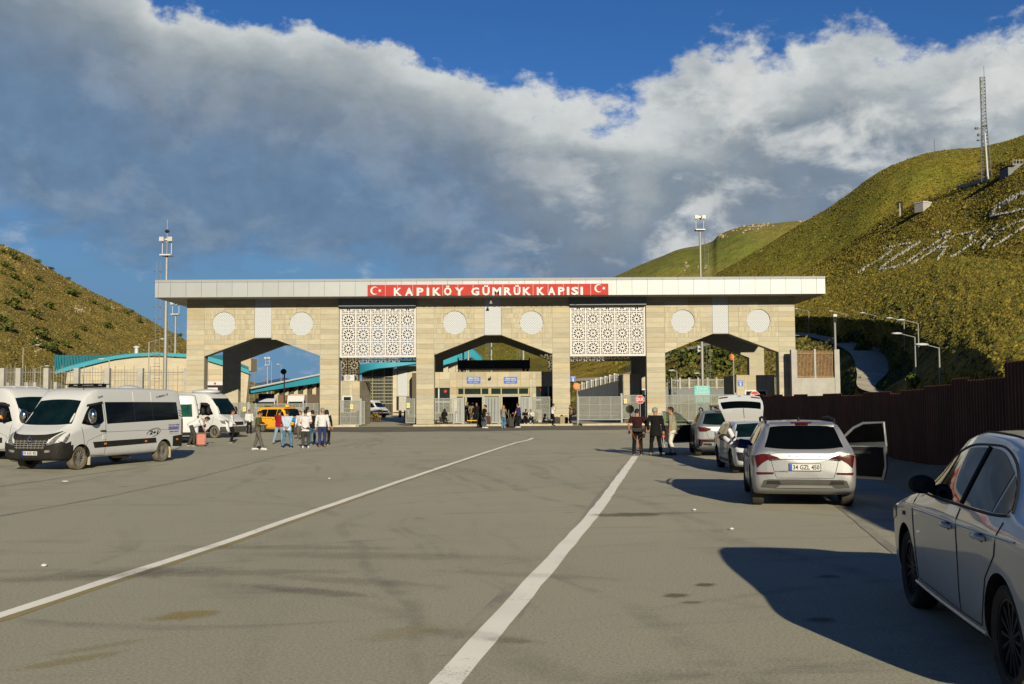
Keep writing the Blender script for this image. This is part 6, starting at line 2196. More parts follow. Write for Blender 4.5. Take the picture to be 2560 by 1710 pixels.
def door_lines(v, k=1.0):
	for s in 'LR':
		v.seam(s, [(0.80, 1.02 * k), (0.83, 0.7), (0.78, 0.34), (-0.42, 0.32), (-0.47, 0.6), (-0.475, 1.03 * k)])
		v.seam(s, [(-0.42, 0.32), (-0.98, 0.33), (-1.12, 0.5), (-1.22, 0.78), (-1.24, 1.05 * k)])
		v.seam(s, [(0.80, 0.99 * k), (1.25, 0.92 * k)], 0.005)

def roof_rails(v, k=1.0):
	for s in (1, -1):
		MB().tube([(-1.45, s * 0.60, 1.50 * k), (-1.32, s * 0.605, 1.555 * k), (-0.5, s * 0.61, 1.585 * k), (0.25, s * 0.60, 1.555 * k), (0.40, s * 0.59, 1.50 * k)], 0.022, 8).build('roof_rail', BLACKP, v.root, smooth=60)

# ---- silver crossover seen from behind
hd = R(10.5)
kq = Veh('silver_car', 'silver crossover seen from behind with its right front door open, 34 GZL 450 plate', 'car', (5.48, 19.55), (math.sin(hd), math.cos(hd)), suv_st(), SILVER, 1.0, 'cars waiting along the brown fence')
kq.wheels(1.32, -1.33, 0.775, 0.335, 0.215, rimr=0.70, spokes=5, style='five')
suv_windows(kq)
door_lines(kq)
roof_rails(kq)
tg = part('tailgate', kq.root)
kq.patch('rear_glass', 'B', sp2([(-0.66, 1.075), (-0.3, 1.045), (0.3, 1.045), (0.66, 1.075)]), sp2([(-0.545, 1.415), (-0.3, 1.435), (0.3, 1.435), (0.545, 1.415)]), CARGLASS, nu=18, nv=8, parent=tg, off=0.015)
kq.patch('spoiler', 'B', [(-0.56, 1.44), (0, 1.455), (0.56, 1.44)], [(-0.55, 1.475), (0, 1.495), (0.55, 1.475)], SILVER, nu=12, nv=2, off=0.035, parent=tg)
kq.patch('brake_light', 'B', [(-0.18, 1.452), (0.18, 1.452)], [(-0.18, 1.472), (0.18, 1.472)], REDL, nu=6, nv=1, off=0.040, parent=tg)
for s in (1, -1):
	lp_ = part('tail_lamp', kq.root)
	kq.patch('lamp_red', 'B', [(s * 0.42, 0.885), (s * 0.62, 0.86), (s * 0.72, 0.80), (s * 0.80, 0.72)], [(s * 0.46, 0.91), (s * 0.60, 0.955), (s * 0.72, 0.965), (s * 0.835, 0.93)], REDL, nu=14, nv=4, off=0.012, parent=lp_)
	kq.patch('lamp_dark', 'B', [(s * 0.41, 0.862), (s * 0.60, 0.842)], [(s * 0.41, 0.878), (s * 0.60, 0.858)], BLACKP, nu=6, nv=1, off=0.010, parent=lp_)
	kq.patch('reflector', 'B', [(s * 0.53, 0.612), (s * 0.80, 0.60)], [(s * 0.53, 0.645), (s * 0.815, 0.645)], REDL, nu=6, nv=1, off=0.012)
	kq.patch('lamp_side', 'L' if s > 0 else 'R', [(-1.78, 0.90), (-2.02, 0.74)], [(-1.80, 0.94), (-2.02, 0.93)], REDL, nu=6, nv=2, off=0.008, parent=lp_)
kq.patch('bumper_cladding', 'B', sp2([(-0.74, 0.385), (-0.35, 0.37), (0.35, 0.37), (0.74, 0.385)]), sp2([(-0.70, 0.50), (-0.55, 0.52), (0.55, 0.52), (0.70, 0.50)]), GREYP, nu=18, nv=3, off=0.014)
kq.patch('silver_skid_plate', 'B', sp2([(-0.5, 0.375), (-0.42, 0.38), (0.42, 0.38), (0.5, 0.375)]), sp2([(-0.46, 0.40), (-0.40, 0.425), (0.40, 0.425), (0.46, 0.40)]), SILVER2, nu=14, nv=2, off=0.03)
for s in (1, -1):
	kq.patch('bumper_vent', 'B', [(s * 0.40, 0.435), (s * 0.66, 0.44)], [(s * 0.44, 0.50), (s * 0.64, 0.495)], BLACKP, nu=6, nv=1, off=0.018)
kq.both('sill_cladding', [(0.95, 0.20), (-0.95, 0.20)], [(0.92, 0.335), (-0.95, 0.335)], BLACKP, nu=12, nv=2, off=0.012)
kq.seam('B', [(-0.60, 0.99), (-0.52, 0.66), (-0.48, 0.545), (0.48, 0.545), (0.52, 0.66), (0.60, 0.99)], 0.005)
kq.seam('B', [(-0.42, 0.868), (0.42, 0.868)], 0.008)
kq.plate('B', 0, 0.735, '34 GZL 450')
for i, ch in enumerate('SKODA'):
	kq.text('B', ch, 0.26 - i * 0.125, 0.235 - i * 0.125, 0.915, 0.942, GREYP, 0.008)
kq.text('B', 'KAMIQ', 0.50, 0.28, 0.645, 0.672, GREYP, 0.008)
MB().tube([(-1.93, 0.03, 1.075), (-1.86, -0.28, 1.095)], 0.012, 5).build('wiper', BLACKP, tg)
MB().lathe([(0.03, 0.0), (0.02, 0.06), (0.0, 0.10)], 8, 'Z', (-1.2, 0, 1.5)).build('antenna', BLACKP, kq.root)
kq.mirror(0.70, 0.84, 1.05, 1, SILVER, size=0.8)
for x_ in (-0.2, -0.95):
	kq.handle('L', x_, 0.86, SILVER)
# its open right front door
def open_door(v, hinge, ang, L, z0, zb, zt, paint, side, label=None, back=0.35, inner=DARK, name='door'):
	"""door swung out about a vertical hinge; runs from the hinge away by L"""
	d = part(name, v.root)
	d.location = (hinge[0], hinge[1], 0)
	d.rotation_euler = (0, 0, ang)
	# local: x along door from hinge (0) to latch (-L), y thickness
	low = [(0.0, z0 + 0.02), (-L + 0.06, z0), (-L, z0 + 0.25), (-L + 0.01, zb), (0.0, zb - 0.01)]
	MB().prism(low, -0.04, 0.04).build('shell', paint, d, fix=True)
	s_ = 1 if side > 0 else -1
	MB().prism([(p[0] * 0.92 - 0.04, z0 + 0.06 + (p[1] - z0) * 0.88) for p in low], *sorted((-s_ * 0.041, -s_ * 0.075))).build('inner_trim', inner, d, fix=True)
	fr_ = [(-0.04, 0, zb), (-0.42, 0, zb + (zt - zb) * 0.75), (-0.62, 0, zt - 0.02), (-L + 0.04, 0, zt), (-L + 0.01, 0, zb)]
	MB().tube(fr_, 0.026, 8).build('window_frame', paint, d)
	MB().prism([(p[0], p[2] - (0.01 if i else 0)) for i, p in enumerate(fr_)], -0.004, 0.004).build('door_glass', DOORGLASS, d, fix=True)
	MB().box((-L * 0.75, -s_ * 0.10 if s_ > 0 else 0.075, z0 + 0.5), (-L * 0.35, -s_ * 0.075 if s_ > 0 else 0.10, z0 + 0.56)).build('arm_rest', GREYP, d)
	return d
def mat_doorglass():
	m = bpy.data.materials.new('thin_door_glass')
	m.use_nodes = True
	t = NT(m.node_tree)
	n = t.noise(t.n('ShaderNodeTexCoord').outputs['Object'], 3, 3)
	tr = t.n('ShaderNodeBsdfTransparent', i0=t.mix(n, (0.62, 0.70, 0.62, 1), (0.70, 0.78, 0.70, 1)))
	gl = t.n('ShaderNodeBsdfGlossy', Roughness=0.02)
	mx = t.n('ShaderNodeMixShader', i0=0.10, i1=tr, i2=gl)
	t.n('ShaderNodeOutputMaterial', i0=mx)
	return m
DOORGLASS = mat_doorglass()
open_door(kq, (0.82, -0.87), R(58), 1.08, 0.34, 1.0, 1.46, SILVER, -1)

# ---- silver crossover farther on with its left front door open
hd2 = R(6.5)
at_ = Veh('silver_car', 'silver crossover with open left front door beside three standing men', 'car', (7.35, 35.9), (math.sin(hd2), math.cos(hd2)), suv_st(1.60, 0.92), SILVER2, 1.0, 'cars waiting along the brown fence')
at_.wheels(1.34, -1.32, 0.79, 0.345, 0.215, rimr=0.70, spokes=5, style='five')
suv_windows(at_, 1.045)
door_lines(at_, 1.045)
roof_rails(at_, 1.045)
tg = part('tailgate', at_.root)
at_.patch('rear_glass', 'B', sp2([(-0.66, 1.12), (-0.3, 1.09), (0.3, 1.09), (0.66, 1.12)]), sp2([(-0.55, 1.46), (-0.3, 1.48), (0.3, 1.48), (0.55, 1.46)]), BLUEGLASS, nu=16, nv=8, parent=tg)
at_.patch('brake_light', 'B', [(-0.2, 1.50), (0.2, 1.50)], [(-0.2, 1.525), (0.2, 1.525)], REDL, nu=6, nv=1, off=0.02, parent=tg)
for s in (1, -1):
	at_.patch('tail_lamp', 'B', [(s * 0.36, 0.95), (s * 0.55, 0.86), (s * 0.78, 0.86)], [(s * 0.37, 0.965), (s * 0.6, 1.0), (s * 0.82, 1.02)], REDL, nu=12, nv=4, off=0.012)
	at_.patch('reflector', 'B', [(s * 0.42, 0.555), (s * 0.74, 0.545)], [(s * 0.42, 0.585), (s * 0.75, 0.58)], REDL, nu=6, nv=1, off=0.02)
	at_.patch('exhaust_trim', 'B', [(s * 0.36, 0.40), (s * 0.66, 0.41)], [(s * 0.38, 0.47), (s * 0.64, 0.47)], BLACKP, nu=6, nv=1, off=0.035)
at_.patch('bumper_cladding', 'B', sp2([(-0.78, 0.38), (-0.35, 0.37), (0.35, 0.37), (0.78, 0.38)]), sp2([(-0.80, 0.60), (-0.5, 0.60), (0.5, 0.60), (0.80, 0.60)]), BLACKP, nu=16, nv=3, off=0.012)
at_.patch('silver_skid_plate', 'B', sp2([(-0.7, 0.38), (0.7, 0.38)]), sp2([(-0.66, 0.50), (0.66, 0.50)]), SILVER2, nu=14, nv=2, off=0.022)
at_.plate('B', 0, 0.80, '34 HSD 62')
at_.text('B', 'S', 0.035, -0.035, 0.955, 1.02, CHROME, 0.012)
at_.seam('B', [(-0.60, 1.03), (-0.5, 0.7), (-0.46, 0.62), (0.46, 0.62), (0.5, 0.7), (0.60, 1.03)], 0.005)
at_.both('sill_cladding', [(0.95, 0.20), (-0.95, 0.20)], [(0.92, 0.36), (-0.95, 0.36)], BLACKP, nu=12, nv=2, off=0.012)
od = open_door(at_, (0.84, 0.88), R(-62), 1.22, 0.36, 1.04, 1.52, SILVER2, 1, inner=DARK)
MB().tube([(-0.75, 0.0, 1.63), (-0.3, 0.1, 1.66)], 0.03, 6).build('roof_bracket', BLACKP, at_.root)
MB().box((-0.7, -0.5, 1.68), (-0.45, 0.3, 1.74)).build('roof_carrier', BLACKP, at_.root)
for yy in (-0.45, -0.1, 0.25):
	MB().box((-0.62, yy - 0.03, 1.58), (-0.55, yy + 0.03, 1.681)).build('roof_carrier_foot', BLACKP, at_.root)

# ---- white hatchback facing the camera, tailgate raised
fw = (-0.06, -0.998)
wh_ = Veh('white_car', 'white hatchback facing the camera with its tailgate raised between two silver cars', 'car', (6.62, 27.5), fw, suv_st(1.44, 0.88, -2.0, 2.06), P_WHITE2, 0.94, 'cars waiting along the brown fence')
wh_.wheels(1.26, -1.30, 0.755, 0.32, 0.2, rimr=0.70, spokes=5, style='five', rim=ALLOYD)
suv_windows(wh_, 0.941, f=False)
wh_.patch('windscreen', 'F', [(-0.72, 0.985), (0, 1.0), (0.72, 0.985)], [(-0.55, 1.345), (0, 1.375), (0.55, 1.345)], BLUEGLASS, nu=16, nv=10)
sv = wh_.patch('sun_visor', 'F', [(0.06, 1.20), (0.52, 1.20)], [(0.08, 1.315), (0.50, 1.305)], pm('visor_pale', (0.20, 0.23, 0.20), 0.7), nu=8, nv=3, off=0.007)
wh_.patch('sticker', 'F', [(0.22, 1.225), (0.34, 1.225)], [(0.22, 1.285), (0.34, 1.285)], YELL, nu=4, nv=2, off=0.010)
door_lines(wh_, 0.941)
wh_.both('sill_strip', [(0.75, 0.30), (-0.75, 0.30)], [(0.75, 0.36), (-0.75, 0.36)], BLACKP, nu=10, nv=1, off=0.012)
for s in (1, -1):
	wh_.patch('headlight', 'F', [(s * 0.46, 0.70), (s * 0.80, 0.74)], [(s * 0.50, 0.76), (s * 0.82, 0.83)], CLEARL, nu=8, nv=3, off=0.012)
	wh_.patch('bumper_vent', 'F', [(s * 0.58, 0.36), (s * 0.76, 0.40)], [(s * 0.56, 0.60), (s * 0.80, 0.62)], BLACKP, nu=6, nv=5, off=0.012)
	wh_.mirror(0.66, 0.85, 0.98, s, BLACKP, size=1.1)
wh_.patch('grille', 'F', [(-0.42, 0.40), (0.42, 0.40)], [(-0.46, 0.66), (0.46, 0.66)], BLACKP, nu=12, nv=4, off=0.012)
# raised tailgate: hinged at the rear edge of the roof, tilted well above level
tgp = part('tailgate', wh_.root)
tgp.location = (-1.50, 0, 1.405)
a_ = R(42)
def tgpt(u, y, lift=0.0):                                            # u: metres from the hinge along the gate
	bow = 0.10 * math.sin(math.pi * min(1, u / 1.05)) + 0.06 * (1 - (y / 0.62) ** 2)
	return (-u * math.cos(a_) - (bow + lift) * math.sin(a_) * -1 * -1, y, u * math.sin(a_) + (bow + lift) * math.cos(a_))
def tg_w(u):
	return 0.56 + 0.13 * min(1, u / 0.6) - 0.05 * max(0, (u - 0.85) / 0.25)
def tg_grid(u0, u1, s0=-1.0, s1=1.0, lift=0.0, nu=8, nv=16):
	return [[tgpt(u0 + (u1 - u0) * i / nu, tg_w(u0 + (u1 - u0) * i / nu) * (s0 + (s1 - s0) * j / nv), lift) for j in range(nv + 1)] for i in range(nu + 1)]
mb = MB()
gtop, gbot = tg_grid(0, 1.12), tg_grid(0, 1.12, lift=-0.07)
mb.grid(gtop)
mb.grid([r[::-1] for r in gbot])
for gi in (0, -1):
	mb.grid([gtop[gi], gbot[gi]])
for j in (0, -1):
	mb.grid([[r[j] for r in gtop], [r[j] for r in gbot]])
mb.build('gate_shell', P_WHITE2, tgp, smooth=40, fix=True)
MB().grid(tg_grid(0.40, 0.74, -0.90, 0.90, 0.008)).build('gate_glass', CARGLASS, tgp, smooth=60)
for s in (1, -1):
	MB().grid(tg_grid(0.97, 1.06, s * 0.55, s * 0.97, 0.010, 3, 6)).build('gate_lamp', pm('smoked_lamp', (0.05, 0.02, 0.025), 0.2), tgp)
MB().grid(tg_grid(1.04, 1.08, -0.08, 0.08, 0.010, 2, 3)).build('badge', BLACKP, tgp)
MB().tube([tgpt(0.02, 0.02, 0.015), tgpt(0.38, 0.05, 0.02)], 0.008, 5).build('wiper', BLACKP, tgp)
for s in (1, -1):
	MB().tube([(-0.1, s * 0.6, -0.35), tgpt(0.55, s * 0.6, -0.07)], 0.012, 5).build('gas_strut', DARK, tgp)

# ---- white sedan close by on the right
def sedan_st():
	return [(-2.26, .46, .45, .62, .72, .60, .92, .45, .98),
			(-2.22, .38, .66, .78, .72, .74, .98, .58, 1.06),
			(-2.10, .32, .78, .855, .71, .80, .99, .64, 1.085),
			(-1.85, .27, .82, .885, .70, .83, .99, .66, 1.10),
			(-1.55, .23, .83, .895, .70, .845, .985, .63, 1.16),
			(-1.25, .21, .83, .896, .70, .85, .98, .60, 1.31),
			(-.95, .20, .83, .896, .70, .855, .975, .585, 1.42),
			(-.5, .19, .83, .896, .70, .858, .965, .58, 1.48),
			(0.0, .19, .83, .896, .70, .86, .955, .58, 1.495),
			(.40, .19, .83, .896, .69, .86, .945, .57, 1.455),
			(.85, .19, .83, .896, .69, .855, .935, .60, 1.24),
			(1.28, .20, .83, .894, .68, .84, .915, .66, 1.0),
			(1.45, .20, .82, .89, .68, .82, .90, .60, .965),
			(1.85, .21, .80, .87, .66, .77, .83, .54, .895),
			(2.10, .24, .74, .80, .62, .70, .75, .5, .81),
			(2.22, .28, .64, .70, .58, .60, .66, .45, .71),
			(2.27, .36, .5, .56, .55, .5, .58, .38, .62)]
he = R(9.5)
eg = Veh('white_car', 'white four door sedan in the shade at the right edge, nearest to the camera', 'car', (4.31, 7.75), (math.sin(he), math.cos(he)), sedan_st(), C_WHITE, 1.05, 'cars waiting along the brown fence', kx=7, kp=4)
eg.root.scale = (1.05, 1.05, 1.115)
eg.wheels(1.33, -1.31, 0.77, 0.315, 0.205, rim=ALLOYD, rimr=0.74, spokes=14, arch=0.06)
lo = sp2([(0.98, 0.985), (0.3, 0.99), (-0.30, 1.0)])
hi = sp2([(0.90, 1.01), (0.55, 1.24), (0.22, 1.345), (-0.28, 1.375)])
eg.both('front_window', lo, hi, CARGLASS, nu=22, nv=8)
lo = sp2([(-0.36, 1.0), (-1.00, 1.012)])
hi = sp2([(-0.34, 1.375), (-0.62, 1.36), (-0.98, 1.25)])
eg.both('rear_window', lo, hi, CARGLASS, nu=16, nv=8)
lo = sp2([(-1.04, 1.013), (-1.26, 1.03)])
hi = sp2([(-1.02, 1.235), (-1.16, 1.155), (-1.27, 1.055)])
eg.both('quarter_window', lo, hi, CARGLASS, nu=8, nv=6)
for s in 'LR':
	eg.seam(s, sp2([(1.02, 0.975), (0.35, 0.978), (-0.33, 0.988), (-1.0, 1.0), (-1.30, 1.02)]), 0.011, BLACKP, 'belt_trim')
	eg.seam(s, sp2([(0.96, 1.0), (0.60, 1.245), (0.22, 1.365), (-0.28, 1.395), (-0.64, 1.38), (-1.0, 1.27), (-1.32, 1.04)]), 0.010, BLACKP, 'window_surround')
	eg.seam(s, [(-0.315, 1.38), (-0.33, 1.0)], 0.022, BLACKP, 'pillar_trim')
	eg.seam(s, [(1.02, 0.965), (0.98, 0.7), (0.90, 0.36), (0.90, 0.31), (-0.36, 0.29), (-0.37, 0.6), (-0.33, 0.97)], 0.006)
	eg.seam(s, [(-0.36, 0.29), (-0.86, 0.30), (-0.94, 0.45), (-1.02, 0.62), (-1.22, 0.78), (-1.28, 0.98)], 0.006)
	eg.seam(s, sp2([(1.05, 0.26), (0.3, 0.245), (-0.9, 0.255)]), 0.014, C_WHITE, 'sill_crease')
	eg.seam(s, sp2([(0.98, 0.845), (0.2, 0.86), (-0.6, 0.875), (-1.6, 0.905)]), 0.008, C_WHITE, 'side_crease')
	eg.handle(s, -0.14, 0.835, C_WHITE, L=0.21)
	eg.handle(s, -0.95, 0.855, C_WHITE, L=0.21)
	eg.patch('headlight', s, [(1.72, 0.70), (2.10, 0.62)], [(1.70, 0.80), (2.02, 0.74)], CLEARL, nu=8, nv=3, off=0.006)
	eg.patch('side_indicator', s, [(1.30, 0.755), (1.37, 0.755)], [(1.30, 0.785), (1.36, 0.785)], GREYP, nu=4, nv=2, off=0.010)
	eg.patch('sill_panel', s, [(0.92, 0.2), (-0.9, 0.2)], [(0.92, 0.235), (-0.9, 0.24)], BLACKP, nu=14, nv=2, off=0.004)
eg.patch('windscreen', 'F', [(-0.72, 0.99), (0, 1.01), (0.72, 0.99)], [(-0.52, 1.40), (0, 1.43), (0.52, 1.40)], CARGLASS, nu=16, nv=10)
eg.patch('rear_glass', 'B', [(-0.62, 1.13), (0, 1.12), (0.62, 1.13)], [(-0.5, 1.40), (0, 1.43), (0.5, 1.40)], CARGLASS, nu=16, nv=10)
eg.seam('T', [(-0.9, 0.50), (0.0, 0.525), (0.42, 0.50)], 0.01, BLACKP, 'roof_gutter')
for s in (1, -1):
	eg.mirror(0.62, 0.79, 1.06, s, BLACKP, size=0.86)

# ---- vans
def van_st(H=2.48, L=6.1, W=1.03, nose=0.0):
	h = L / 2
	return [(-h, .55, .72, .90, 1.15, .90, 1.5, .76, H - .22),
			(-h + .05, .42, .86, 1.0, 1.1, .985, 1.48, .82, H - .10),
			(-h + .14, .36, .90, W - .008, 1.1, 1.005, 1.47, .845, H - .05),
			(-h + .5, .33, .92, W, 1.1, 1.015, 1.46, .855, H - .02),
			(-.5, .32, .92, W, 1.1, 1.015, 1.46, .86, H),
			(h - 1.9, .32, .92, W, 1.08, 1.01, 1.44, .85, H - .02),
			(h - 1.62, .32, .92, W, 1.05, 1.005, 1.42, .83, H - .08),
			(h - 1.40, .32, .92, W, 1.02, 1.0, 1.38, .80, H - .22),
			(h - 1.20, .32, .92, W, 1.0, .995, 1.34, .79, H - .45),
			(h - .85, .32, .91, W, .98, .985, 1.27, .78, H - .86),
			(h - .60, .31, .90, W - .003, .95, .965, 1.19, .76, 1.33),
			(h - .48, .31, .89, W - .008, .92, .95, 1.14, .70, 1.26),
			(h - .22, .30, .86, .985, .84, .90, 1.0, .62, 1.10),
			(h - .07, .32, .80, .91, .74, .80, .86, .55, .96),
			(h - .02, .36, .70, .80, .66, .70, .74, .5, .80),
			(h, .42, .6, .68, .6, .58, .66, .42, .70)]
def van_front(v, H=2.48, L=6.1, side='L', win_mat=BLUEGLASS):
	h = L / 2
	k = H - 2.48
	v.patch('windscreen', 'F', sp2([(-0.84, 1.36), (-0.4, 1.33), (0.4, 1.33), (0.84, 1.36)]), sp2([(-0.72, 2.06 + k), (-0.3, 2.10 + k), (0.3, 2.10 + k), (0.72, 2.06 + k)]), win_mat, nu=20, nv=12, off=0.005)
	for s in 'LR':
		v.patch('cab_window', s, sp2([(h - 0.98, 1.36), (h - 1.3, 1.30), (h - 1.75, 1.33), (h - 1.92, 1.42)]), sp2([(h - 1.10, 1.50), (h - 1.40, 1.88 + k * .5), (h - 1.60, 1.95 + k * .5), (h - 1.92, 1.96 + k * .5)]), CARGLASS, nu=14, nv=8, off=0.005)
def van_seams(v, L, s):
	h = L / 2
	v.seam(s, [(h - 0.92, 1.25), (h - 1.0, 0.95), (h - 1.12, 0.42), (h - 1.98, 0.38), (h - 2.0, 1.0), (h - 1.98, 2.0)], 0.007)
	v.seam(s, [(h - 2.0, 1.08), (-h + 0.35, 1.08)], 0.005)
	v.seam(s, [(h - 1.05, 0.55), (h - 1.2, 0.85), (h - 1.98, 1.05)], 0.005)
def van_mirror(v, L, s, cap, orange=False):
	h = L / 2
	p = part('door_mirror', v.root)
	y = 1.03 * s
	MB().ellipsoid((h - 1.12, y + s * 0.20, 1.58), (0.11, 0.13, 0.22), 12, 10).build('mirror_shell', cap, p, smooth=180)
	MB().tube([(h - 1.20, y - s * 0.04, 1.42), (h - 1.14, y + s * 0.12, 1.46)], 0.05, 6).build('mirror_foot', BLACKP, p)
	MB().tube([(h - 1.20, y - s * 0.04, 1.66), (h - 1.14, y + s * 0.12, 1.68)], 0.03, 6).build('mirror_arm', BLACKP, p)

# minibus in front
mf = Vector((-0.262, -0.965))
Lm = 6.15
ms = Veh('white_minibus', 'white minibus with black bumper and dark side glass, nearest of the vans', 'minibus', (-13.0, 31.5), mf, van_st(2.46, Lm), V_WHITE, 0.985, 'white vans and minibuses parked on the left')
h = Lm / 2
for q in ms.body.data.polygons:
	c = q.center
	if c.x > h - 0.66 and c.z < 0.80 and c.x > h - 0.66 + (c.z - 0.4) * 0.3:
		q.material_index = 1
ms.wheels(h - 0.92, -h + 1.12, 0.86, 0.345, 0.225, tyre=TYRED, rimr=0.66, spokes=12, rim=pm('wheel_cover', (0.14, 0.14, 0.14), 0.5, metal=0.3, var=0.2), steer=0.0)
van_front(ms, 2.46, Lm)
van_seams(ms, Lm, 'L')
van_seams(ms, Lm, 'R')
for s in 'LR':
	ms.patch('side_glass', s, sp2([(h - 2.06, 1.33), (-0.5, 1.36), (-h + 0.32, 1.40)]), sp2([(h - 2.06, 2.0), (-0.5, 2.0), (-h + 0.34, 1.99)]), CARGLASS, nu=24, nv=6)
	for x_ in (h - 3.45, h - 4.4):
		ms.seam(s, [(x_, 1.36), (x_, 1.99)], 0.008, BLACKP, 'glass_joint')
		ms.seam(s, [(x_, 2.02), (x_ - 0.02, 2.33)], 0.008, pm('pale_seam', (0.42, 0.43, 0.45), 0.5), 'roof_seam')
	ms.patch('side_rubbing_strip', s, [(h - 1.5, 0.62), (-h + 1.58, 0.66)], [(h - 1.42, 0.80), (-h + 1.62, 0.82)], BLACKP, nu=20, nv=2, off=0.014)
	ms.patch('side_rubbing_strip', s, [(-h + 0.65, 0.50), (-h + 0.10, 0.48)], [(-h + 0.66, 0.84), (-h + 0.10, 0.88)], BLACKP, nu=6, nv=2, off=0.014)
	for x_ in (h - 1.98, -h + 2.15, -h + 0.42):
		ms.patch('side_marker', s, [(x_ - 0.05, 0.70), (x_ + 0.05, 0.70)], [(x_ - 0.05, 0.755), (x_ + 0.05, 0.755)], ORNG, nu=3, nv=2, off=0.022)
	ms.patch('fuel_flap', s, [(h - 2.02, 0.86), (h - 1.86, 0.86)], [(h - 2.0, 1.02), (h - 1.86, 1.02)], V_WHITE, nu=4, nv=3, off=0.012)
	ms.handle(s, h - 1.86, 1.12, BLACKP, L=0.24)
	ms.patch('wind_deflector', s, [(h - 1.30, 1.86), (h - 1.92, 1.95)], [(h - 1.34, 1.93), (h - 1.92, 2.02)], BLACKP, nu=8, nv=2, off=0.03)
van_mirror(ms, Lm, 1, CHROME)
van_mirror(ms, Lm, -1, CHROME)
ms.patch('front_bumper', 'F', sp2([(-0.80, 0.42), (-0.4, 0.36), (0.4, 0.36), (0.80, 0.42)]), sp2([(-0.93, 0.84), (-0.5, 0.74), (0.5, 0.74), (0.93, 0.84)]), BLACKP, nu=24, nv=6, off=0.022)
for s in 'LR':
	ms.patch('bumper_corner', s, [(h - 0.03, 0.36), (h - 0.52, 0.36)], [(h - 0.10, 0.88), (h - 0.44, 0.74)], BLACKP, nu=8, nv=5, off=0.016)
ms.patch('bonnet_guard', 'F', sp2([(-0.62, 0.93), (-0.3, 0.89), (0.3, 0.89), (0.62, 0.93)]), sp2([(-0.82, 1.14), (-0.45, 1.045), (0.45, 1.045), (0.82, 1.14)]), BLACKP, nu=18, nv=3, off=0.028)
ms.patch('grille', 'F', sp2([(-0.48, 0.64), (0.48, 0.64)]), sp2([(-0.58, 0.92), (0.58, 0.92)]), BLACKP, nu=16, nv=4, off=0.026)
for i in range(4):
	ms.seam('F', [(-0.5 - 0.02 * i, 0.68 + 0.062 * i), (0.5 + 0.02 * i, 0.68 + 0.062 * i)], 0.011, pm('grille_bar', (0.14, 0.14, 0.14), 0.4), 'grille_bar', 0.03)
for i in range(8):
	ms.seam('F', [(-0.44 + 0.125 * i, 0.65), (-0.47 + 0.135 * i, 0.90)], 0.007, pm('grille_bar', (0.14, 0.14, 0.14), 0.4), 'grille_bar', 0.03)
for s in (1, -1):
	hl = part('headlight', ms.root)
	ms.patch('lens', 'F', [(s * 0.56, 0.74), (s * 0.80, 0.80)], [(s * 0.74, 0.98), (s * 0.90, 1.12)], CLEARL, nu=8, nv=6, off=0.016, parent=hl)
	ms.patch('lens_side', 'L' if s > 0 else 'R', [(h - 0.10, 0.74), (h - 0.30, 0.86)], [(h - 0.26, 0.98), (h - 0.46, 1.10)], CLEARL, nu=6, nv=4, off=0.012, parent=hl)
	ms.patch('fog_lamp', 'F', [(s * 0.52, 0.54), (s * 0.70, 0.56)], [(s * 0.52, 0.61), (s * 0.70, 0.63)], CLEARL, nu=4, nv=2, off=0.030)
# lozenge badge
hp, _ = ms.hit('F', 0, 0.88)
bd = part('badge', ms.root)
lz = [(0, 0.13), (0.10, 0), (0, -0.13), (-0.10, 0)]
for i in range(4):
	a, b = lz[i], lz[(i + 1) % 4]
	MB().tube([(hp.x + 0.05, a[0], hp.z + a[1]), (hp.x + 0.05, b[0], hp.z + b[1])], 0.022, 6).build('badge_bar', CHROME, bd)
ms.plate('F', 0.02, 0.525, '59 AGU 855', out=0.032)
for (y0, z0, y1, z1) in ((-0.32, 0.41, 0.32, 0.41),):
	ms.seam('F', [(y0, z0), (y1, z1)], 0.02, DARK, 'lower_slot', 0.03)
ms.text('L', '2+1', -h + 1.98, -h + 1.52, 0.93, 1.06, INK, 0.008, -0.05, bold=0.05)
mb = MB()
ring = [(-h + 1.74 + 0.36 * math.cos(t_), 0.995 + 0.125 * math.sin(t_) - 0.06 * math.cos(t_)) for t_ in [2 * math.pi * i / 22 for i in range(18)]]
ms.seam('L', ring, 0.010, INK, 'logo_ring', 0.004)
ms.text('L', 'ÖZ PLATİN TURİZM', -h + 0.92, -h + 0.30, 1.20, 1.255, INK, 0.008, bold=0.03)
ms.text('L', 'SAMAN GROUP', -h + 0.86, -h + 0.34, 0.97, 1.02, INK, 0.008, bold=0.03)
ms.text('L', '\ufee2\ufedb\ufeae\ufee3 \ufea9\ufe8e\ufeb7', -h + 0.88, -h + 0.40, 0.90, 0.94, PURPLE, 0.008, bold=0.0)
for i in range(4):
	ms.patch('logo_stripe', 'L', [(-h + 0.92, 1.06 + i * 0.03), (-h + 0.32, 1.06 + i * 0.03)], [(-h + 0.92, 1.08 + i * 0.03), (-h + 0.32, 1.08 + i * 0.03)], PURPLE if i % 2 else PBLUE, nu=8, nv=1, off=0.006)
ms.text('L', '2 MAN 17', -h + 1.45, -h + 0.75, 2.12, 2.19, INK, 0.008, bold=0.03, rise=0.10)
ms.text('L', 'lom', h - 1.78, h - 2.0, 2.10, 2.18, INK, 0.008, rise=0.05)
for i in range(3):
	ms.seam('L', [(-h + 0.28, 1.72 - i * 0.09), (-h + 0.05, 1.66 - i * 0.09)], 0.012, INK, 'corner_stripe', 0.004)
ms.patch('tail_lamp', 'L', [(-h + 0.16, 0.9), (-h + 0.02, 0.9)], [(-h + 0.16, 1.42), (-h + 0.02, 1.42)], REDL, nu=4, nv=4, off=0.01)
